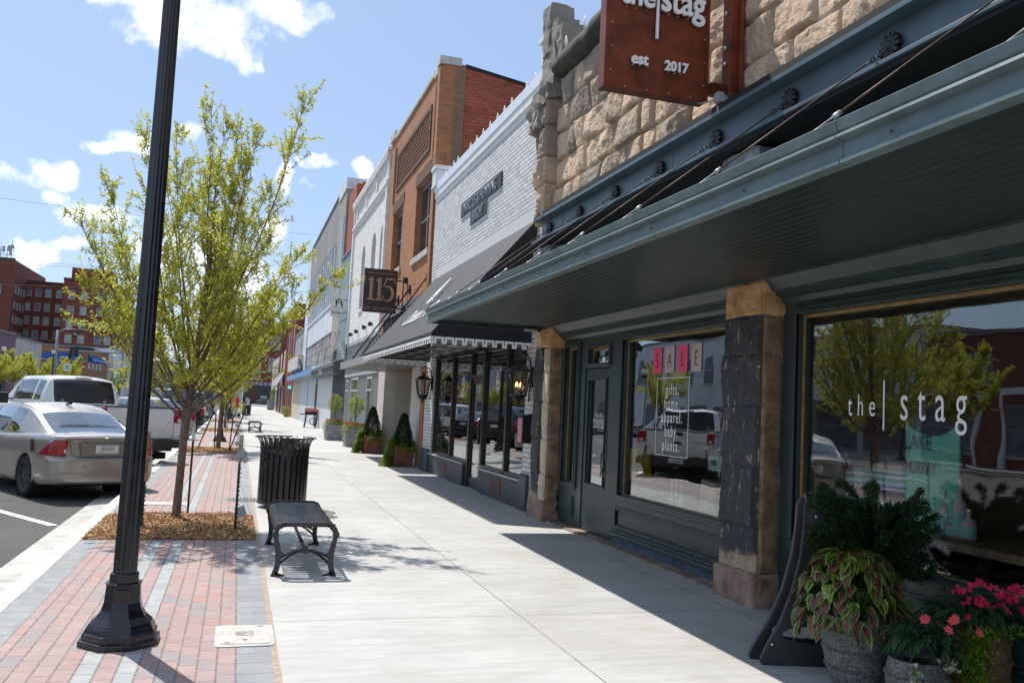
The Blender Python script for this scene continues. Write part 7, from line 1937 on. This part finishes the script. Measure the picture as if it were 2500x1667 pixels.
t=text('plate_lettering','29834E9',.075,M_char,None,.001,-.001,.80,Mt); t.parent=pl_
m=L(); m.box(-.16,.16,.040,.0425,.712,.716); m.box(-.10,.10,.040,.0425,.812,.817); m.build('plate_print',M_char,pl_)
m=L(); m.prism([(-.36,.665),(.36,.665),(.40,.86),(-.40,.86)],'y',.062,.075); m.build('plate_recess',carpaint('champagne_recess_shade',(.24,.22,.19),.5,.4,.2),e)  # flat panel in darker body paint, recess shade put into the colour
m=L(); m.tube([(-.54,.085,.93),(-.53,.075,.80),(-.50,.06,.69),(-.44,.045,.655),(0,.03,.648),(.44,.045,.655),(.50,.06,.69),(.53,.075,.80),(.54,.085,.93)],.004,5); m.tube([(-.86,.52,.67),(-.70,.15,.665),(-.60,.09,.665)],.003,5); m.build('panel_gap',M_under,e)
m=L(); m.box(-.74,.74,.015,.03,.40,.415); m.build('bumper_crease',M_champ,e)
m=L(); m.torus((0,.072,.905),.035,.006,'y',14,5,a0=.8,a1=5.5); m.box(-.49,-.37,.075,.085,.875,.893); m.build('boot_badge',M_steel,e)
m=L(); m.lathe([(.022,0),(.022,.006)],n=12,M=Matrix.Translation((-.30,.02,.50))@Matrix.Rotation(R(90),4,'X')); m.build('tow_cover',M_champ,e)
m=L(); m.prism([(1.62-.0,1.398),(1.80,1.398),(1.60,1.46),(1.56,1.46)],'x',-.02,.02); m.build('roof_aerial',M_bpl,e)
m=L(); m.add([(-.853,.62,.70),(-.853,.74,.70),(-.842,.80,.88),(-.842,.68,.885)],[(0,1,2,3)]); 
m.build('vent_patch',M_bpl,e); m=L()
for k in range(5): m.bar((-.852,.645+.012*k,.735+.028*k),(-.85,.755+.012*k,.735+.028*k),.008)
m.build('vent_slat',paint('vent_grey',(.10,.10,.105),.4,.1,metal=.5),e)
place(e,-1.80,14.45,-.5,.866)
for sg in (-1,1):
    m=L(); m.sphere((sg*.655,.082,.735),.05,14,8,(1.1,.25,.62)); m.build('brake_lamp_lens',paint('bright_red_lens',(.62,.03,.02),.2,.05),e,smooth=True)
    m=L(); m.sphere((sg*.60,.080,.74),.03,12,8,(.7,.3,1.1)); m.build('reversing_lens',M_clearl,e,smooth=True)
# ---- white pickup
M_wcar=carpaint('white_car_paint',(.68,.68,.67),.0,.35,.12)
e=empty('parked_pickup',(0,0,0),'white pickup truck with dark rear window and black bumper, parked tail towards the kerb','pickup truck','cars parked at the kerb')
m=L(); m.box(-.97,-.80,.10,2.46,.62,1.33); m.box(.80,.97,.10,2.46,.62,1.33); m.box(-.80,.80,.22,2.46,.85,.90); m.box(-.80,.80,2.38,2.46,.90,1.33); m.build('bed',M_wcar,e,bevel=.03)
m=L(); m.box(-1.005,-.97,.15,2.46,.70,1.16); m.box(.97,1.005,.15,2.46,.70,1.16); m.build('bed_flank',M_wcar,e,bevel=.03,seg=3)
m=L(); m.box(-.775,.775,.08,.20,.65,1.32); tg=m.build('tailgate',M_wcar,e,bevel=.02)
m=L(); m.box(-.74,.74,.070,.085,.86,1.22); m.build('tailgate_panel',M_wcar,tg,bevel=.01)
m=L(); m.box(-.79,.79,.07,.2,1.318,1.345); m.box(-.98,-.79,.12,2.46,1.33,1.35); m.box(.79,.98,.12,2.46,1.33,1.35); m.build('bed_rail_cap',M_bpl,e)
m=L(); m.box(-.13,.13,.06,.075,1.17,1.27); m.build('tailgate_handle',M_bpl,tg,bevel=.01)
m=L(); m.lathe([(.11,-.012),(.11,.012)],n=24,M=Matrix.Translation((0,.065,.99))@Matrix.Rotation(R(90),4,'X')@Matrix.Diagonal((1,.42,1,1))); m.build('badge',M_bpl,tg); m=L(); m.box(-.72,-.5,.062,.07,1.02,1.04); m.build('model_badge',M_bpl,tg)
for sg in (-1,1):
    m=L(); m.box(sg*.80,sg*.985,.07,.16,1.0,1.30); tl=m.build('tail_light',M_redl,e,bevel=.02); m=L(); m.box(sg*.86,sg*.95,.062,.072,1.02,1.10); m.build('reversing_lens',M_clearl,tl)
m=L(); m.prism([(-1.0,.46),(1.0,.46),(1.0,.62),(.75,.64),(-.75,.64),(-1.0,.62)],'y',-.10,.10); m.box(-.5,.5,-.12,-.02,.40,.50); bp=m.build('rear_bumper',M_bpl,e,bevel=.02)
m=L(); m.box(-.16,.16,-.115,-.10,.48,.62); pq=m.build('number_plate',paint('blue_white_plate',(.55,.66,.70),.5,.1,30),bp); Mt=Matrix(((1,0,0,0),(0,0,-1,-.118),(0,1,0,.52),(0,0,0,1))); t=text('plate_lettering','482',.1,paint('teal_print',(.02,.2,.25),.5),None,.001,0,.8,Mt); t.parent=pq
m=L(); m.box(-.04,.04,-.42,-.1,.36,.42); m.build('tow_hitch',M_iron2,e)
stp=[(2.38,.85,.5,1.22,1.24),(2.4,.95,.45,1.28,1.30),(2.5,.985,.42,1.30,1.32),(3.2,.995,.42,1.30,1.32),(4.3,.995,.42,1.28,1.31),(5.0,.97,.42,1.22,1.27),(5.6,.94,.42,1.16,1.22),(5.9,.85,.45,1.05,1.1),(5.96,.3,.6,.9,.95)]
cbp=[(2.42,.90,1.30,.76,1.33,'R'),(2.48,.91,1.30,.77,1.50,'R'),(2.60,.92,1.30,.74,1.83,'C'),(2.72,.92,1.30,.72,1.885,'S'),(3.0,.92,1.30,.72,1.92,'P'),(3.08,.92,1.30,.72,1.925,'S'),(3.75,.92,1.29,.72,1.90,'S'),(4.0,.91,1.29,.72,1.84,'F'),(4.7,.84,1.28,.76,1.31,'F')]
loft_car(e,stp,cbp,M_wcar,[(4.95,.40)],(3,8),{'tail':0})
for sx in (-1,1):
    wheel(e,sx*.86,1.30,.40,.26,M_rims,sx); wheel(e,sx*.86,4.95,.40,.26,M_rims,sx)
    m=L(); pts=[(sx*1.0,1.30+.47*math.cos(R(a)),.42+.47*math.sin(R(a))) for a in range(-5,190,12)]; m.tube(pts,.03,6); m.build('wheel_arch',M_wcar,e,smooth=True)
    m=L(); m.box(sx*1.0,sx*1.22,3.95,4.05,1.25,1.50); m.box(sx*.86,sx*1.0,3.98,4.02,1.34,1.38); m.build('door_mirror',M_bpl,e,bevel=.02)
m=L(); m.box(-.18,.18,2.56,2.63,1.895,1.925); hb=m.build('high_brake_light',M_clearl,e,bevel=.006); m=L(); m.box(-.07,.07,2.55,2.56,1.90,1.92); m.build('red_lens',M_redl,hb)
m=L(); m.box(-.85,.85,.2,5.7,.38,.55); m.box(-.80,.80,  .22,2.38,.55,.85); m.build('underbody',M_under,e)
M_tint=paint('dark_tint',(.006,.007,.008),.08,.02,3); 
for c in kids(e):
    if c.name.startswith('rear_window'): c.data.materials[0]=M_tint
m=L(); m.torus((-.55,2.40,1.38),.03,.007,'y',12,5); m.torus((.45,2.40,1.38),.03,.007,'y',12,5); m.build('tie_down',M_steel,e)
place(e,-1.88,20.2,-.60,.80)
# ---- silver saloon
M_silv=carpaint('silver_gold_paint',(.50,.49,.46),.5,.32,.2)
def saloon(mt,lab,name='parked_car',rim=M_rims,plate=(.25,.42,.62)):
    e=empty(name,(0,0,0),lab,'car','cars parked at the kerb')
    s=[(.045,.003,.585,.590,.591),(.03,.45,.33,.90,.95),(.05,.70,.28,.98,1.01),(.16,.80,.25,1.01,1.04),(.55,.85,.22,1.01,1.05),(1.2,.87,.21,.98,1.01),(2.6,.875,.20,.95,.98),(3.4,.86,.2,.92,.97),(4.1,.83,.2,.84,.9),(4.45,.72,.24,.72,.76),(4.58,.3,.4,.56,.6)]
    c=[(.62,.70,1.01,.62,1.035,'R'),(.85,.73,1.0,.61,1.16,'R'),(1.25,.77,.99,.58,1.38,'C'),(1.5,.78,.98,.58,1.43,'S'),(2.3,.79,.97,.58,1.46,'P'),(2.36,.79,.97,.58,1.46,'S'),(3.0,.785,.95,.58,1.42,'S'),(3.3,.78,.94,.6,1.30,'F'),(3.95,.72,.92,.65,.96,'F')]
    lm=lambda q: q.y<.4 and abs(q.x)>.50+.25*(1.0-q.z) and .76<q.z<.975
    loft_car(e,s,c,mt,[(1.0,.31),(3.65,.31)],(3,7),{'lamp':lm,'tail':.06,'tailz':(.62,.70)})
    for y in (1.0,3.65):
        for sx in (-1,1): wheel(e,sx*.76,y,.315,.2,rim,sx)
    m=L(); m.box(-.16,.16,.05,.07,.78,.92); m.build('number_plate',paint('plate_%d'%int(plate[0]*100),plate,.5),e); m=L(); m.box(-.7,.7,.015,.03,.46,.475); m.box(-.5,.5,.09,.10,.94,.955); m.build('trim_strip',M_bpl,e)
    return e
sl_=saloon(M_silv,'silver saloon with red wraparound tail lights, seen right of the nearest tree trunk'); place(sl_,-1.82,31.0,-.56,.83)
# ---- SUV
def suv(mt,lab):
    e=empty('parked_suv',(0,0,0),lab,'suv','cars parked at the kerb')
    s=[(.045,.003,.65,.655,.656),(.03,.5,.42,1.02,1.06),(.06,.78,.38,1.06,1.08),(.18,.88,.34,1.08,1.10),(.8,.93,.32,1.09,1.12),(2.4,.94,.30,1.07,1.10),(3.5,.93,.30,1.05,1.12),(4.2,.89,.32,1.0,1.07),(4.6,.78,.36,.88,.92),(4.72,.3,.5,.7,.74)]
    c=[(.10,.78,1.07,.70,1.10,'R'),(.20,.80,1.07,.68,1.35,'R'),(.40,.84,1.07,.66,1.72,'C'),(.58,.85,1.07,.66,1.77,'S'),(1.4,.86,1.06,.66,1.80,'P'),(1.48,.86,1.06,.66,1.80,'S'),(2.4,.86,1.06,.66,1.79,'P'),(2.47,.86,1.06,.66,1.79,'S'),(3.1,.855,1.05,.66,1.73,'S'),(3.35,.85,1.05,.68,1.6,'F'),(3.95,.8,1.05,.72,1.09,'F')]
    lm=lambda q: q.y<.35 and abs(q.x)>.66 and .80<q.z<1.06
    loft_car(e,s,c,mt,[(.95,.37),(3.75,.37)],(3,6),{'lamp':lm,'tail':.05,'tailz':(.7,.8)})
    for y in (.95,3.75):
        for sx in (-1,1): wheel(e,sx*.82,y,.37,.24,M_rims,sx)
    m=L(); m.box(-.16,.16,.04,.06,.84,.97); m.build('number_plate',M_plate,e); m=L(); m.box(-.8,.8,.0,.05,.42,.56); m.build('bumper_trim',M_bpl,e,bevel=.02)
    m=L()
    for sx in (-.6,.6): m.bar((sx,.7,1.86),(sx,2.9,1.84),.04)
    m.build('roof_rail',M_bpl,e)
    return e
M_bcar=carpaint('black_car_paint',(.012,.013,.015),.2,.2,.05); M_blcar=carpaint('blue_grey_car_paint',(.16,.22,.30),.5,.3,.1)
su=suv(M_bcar,'black suv beyond the silver saloon, behind the nearest tree trunk'); place(su,-1.9,36.6,-.56,.83)
def recol(o,mt,lab,x,y,hx=-.56,hy=.83,group='cars parked at the kerb'):
    c=copy_tree(o); c['label']=lab; c['group']=group
    def rec(q):
        if q.type=='MESH' and q.name.split('.')[0] in ('body','cabin','wheel_arch'):
            q.data=q.data.copy(); q.data.materials[0]=mt
        for k in kids(q): rec(k)
    rec(c); place(c,x,y,hx,hy); return c
recol(su,M_wcar,'white suv far along the kerb, glimpsed through the leaves',-2.0,47.5)
recol(sl_,M_bcar,'black saloon beyond the black suv, half hidden by the second tree',-1.9,42.1)
recol(sl_,M_blcar,'blue grey saloon far down the row of parked cars',-1.9,53.2)
recol(su,M_bcar,'second black suv farther down the row beyond the white one',-1.9,58.7)
recol(sl_,M_wcar,'white saloon beside the third lamp post, far down the row',-1.9,64.1)
recol(sl_,M_bcar,'dark car parked across the street end behind the grey cabinet',3.5,180,1,.02)
recol(sl_,M_blcar,'dark blue car parked across the street end right of the grey cabinet',8.6,181,1,.02)
g2='cars parked across the road'
for i,(o,mt,lab,y) in enumerate(((su,M_wcar,'white suv parked across the road beyond the first street tree',52),(sl_,M_silv,'silver saloon parked across the road, beyond the white suv',62),(sl_,M_bcar,'black saloon parked across the road near the junction',78))):
    recol(o,mt,lab,-21.2,y,.56,.83,g2)
def split_loose(o):
    me=o.data; n=len(me.vertices); par=list(range(n))
    def fd(a):
        while par[a]!=a: par[a]=par[par[a]]; a=par[a]
        return a
    for p in me.polygons:
        v=p.vertices
        for q in v[1:]:
            a,b=fd(v[0]),fd(q)
            if a!=b: par[a]=b
    gr={}
    for p in me.polygons: gr.setdefault(fd(p.vertices[0]),[]).append(tuple(p.vertices))
    if len(gr)<2: return
    gs=list(gr.values()); co=[tuple(v.co) for v in me.vertices]; sm=me.polygons[0].use_smooth; mats=list(me.materials)
    for k,fs in enumerate(gs):
        idx={};vs=[];ff=[]
        for f in fs:
            t=[]
            for q in f:
                if q not in idx: idx[q]=len(vs); vs.append(co[q])
                t.append(idx[q])
            ff.append(t)
        m2=D.meshes.new(o.name); m2.from_pydata(vs,[],ff)
        for mt in mats: m2.materials.append(mt)
        m2.polygons.foreach_set('use_smooth',[sm]*len(ff))
        if k==0: o.data=m2
        else:
            c=o.copy(); c.data=m2; COL.objects.link(c)
SPL={'side_window','string_light','door_frame','end_cloth','plinth','white_panel','brick_pier','window','shop_window','pier','vent_panel','knee_wall','end_block','wall_piece','small_sign','rim_piece','bay_window','skirting_rail','foliage_clump','edge_pilaster','nozzle','front_wall_piece','brick_pier'}
for o in [o for o in D.objects if o.type=='MESH' and o.name.split('.')[0] in SPL and (len(o.data.polygons)<800 or o.name.startswith('side_window'))]: split_loose(o)
print('objects',len(D.objects))
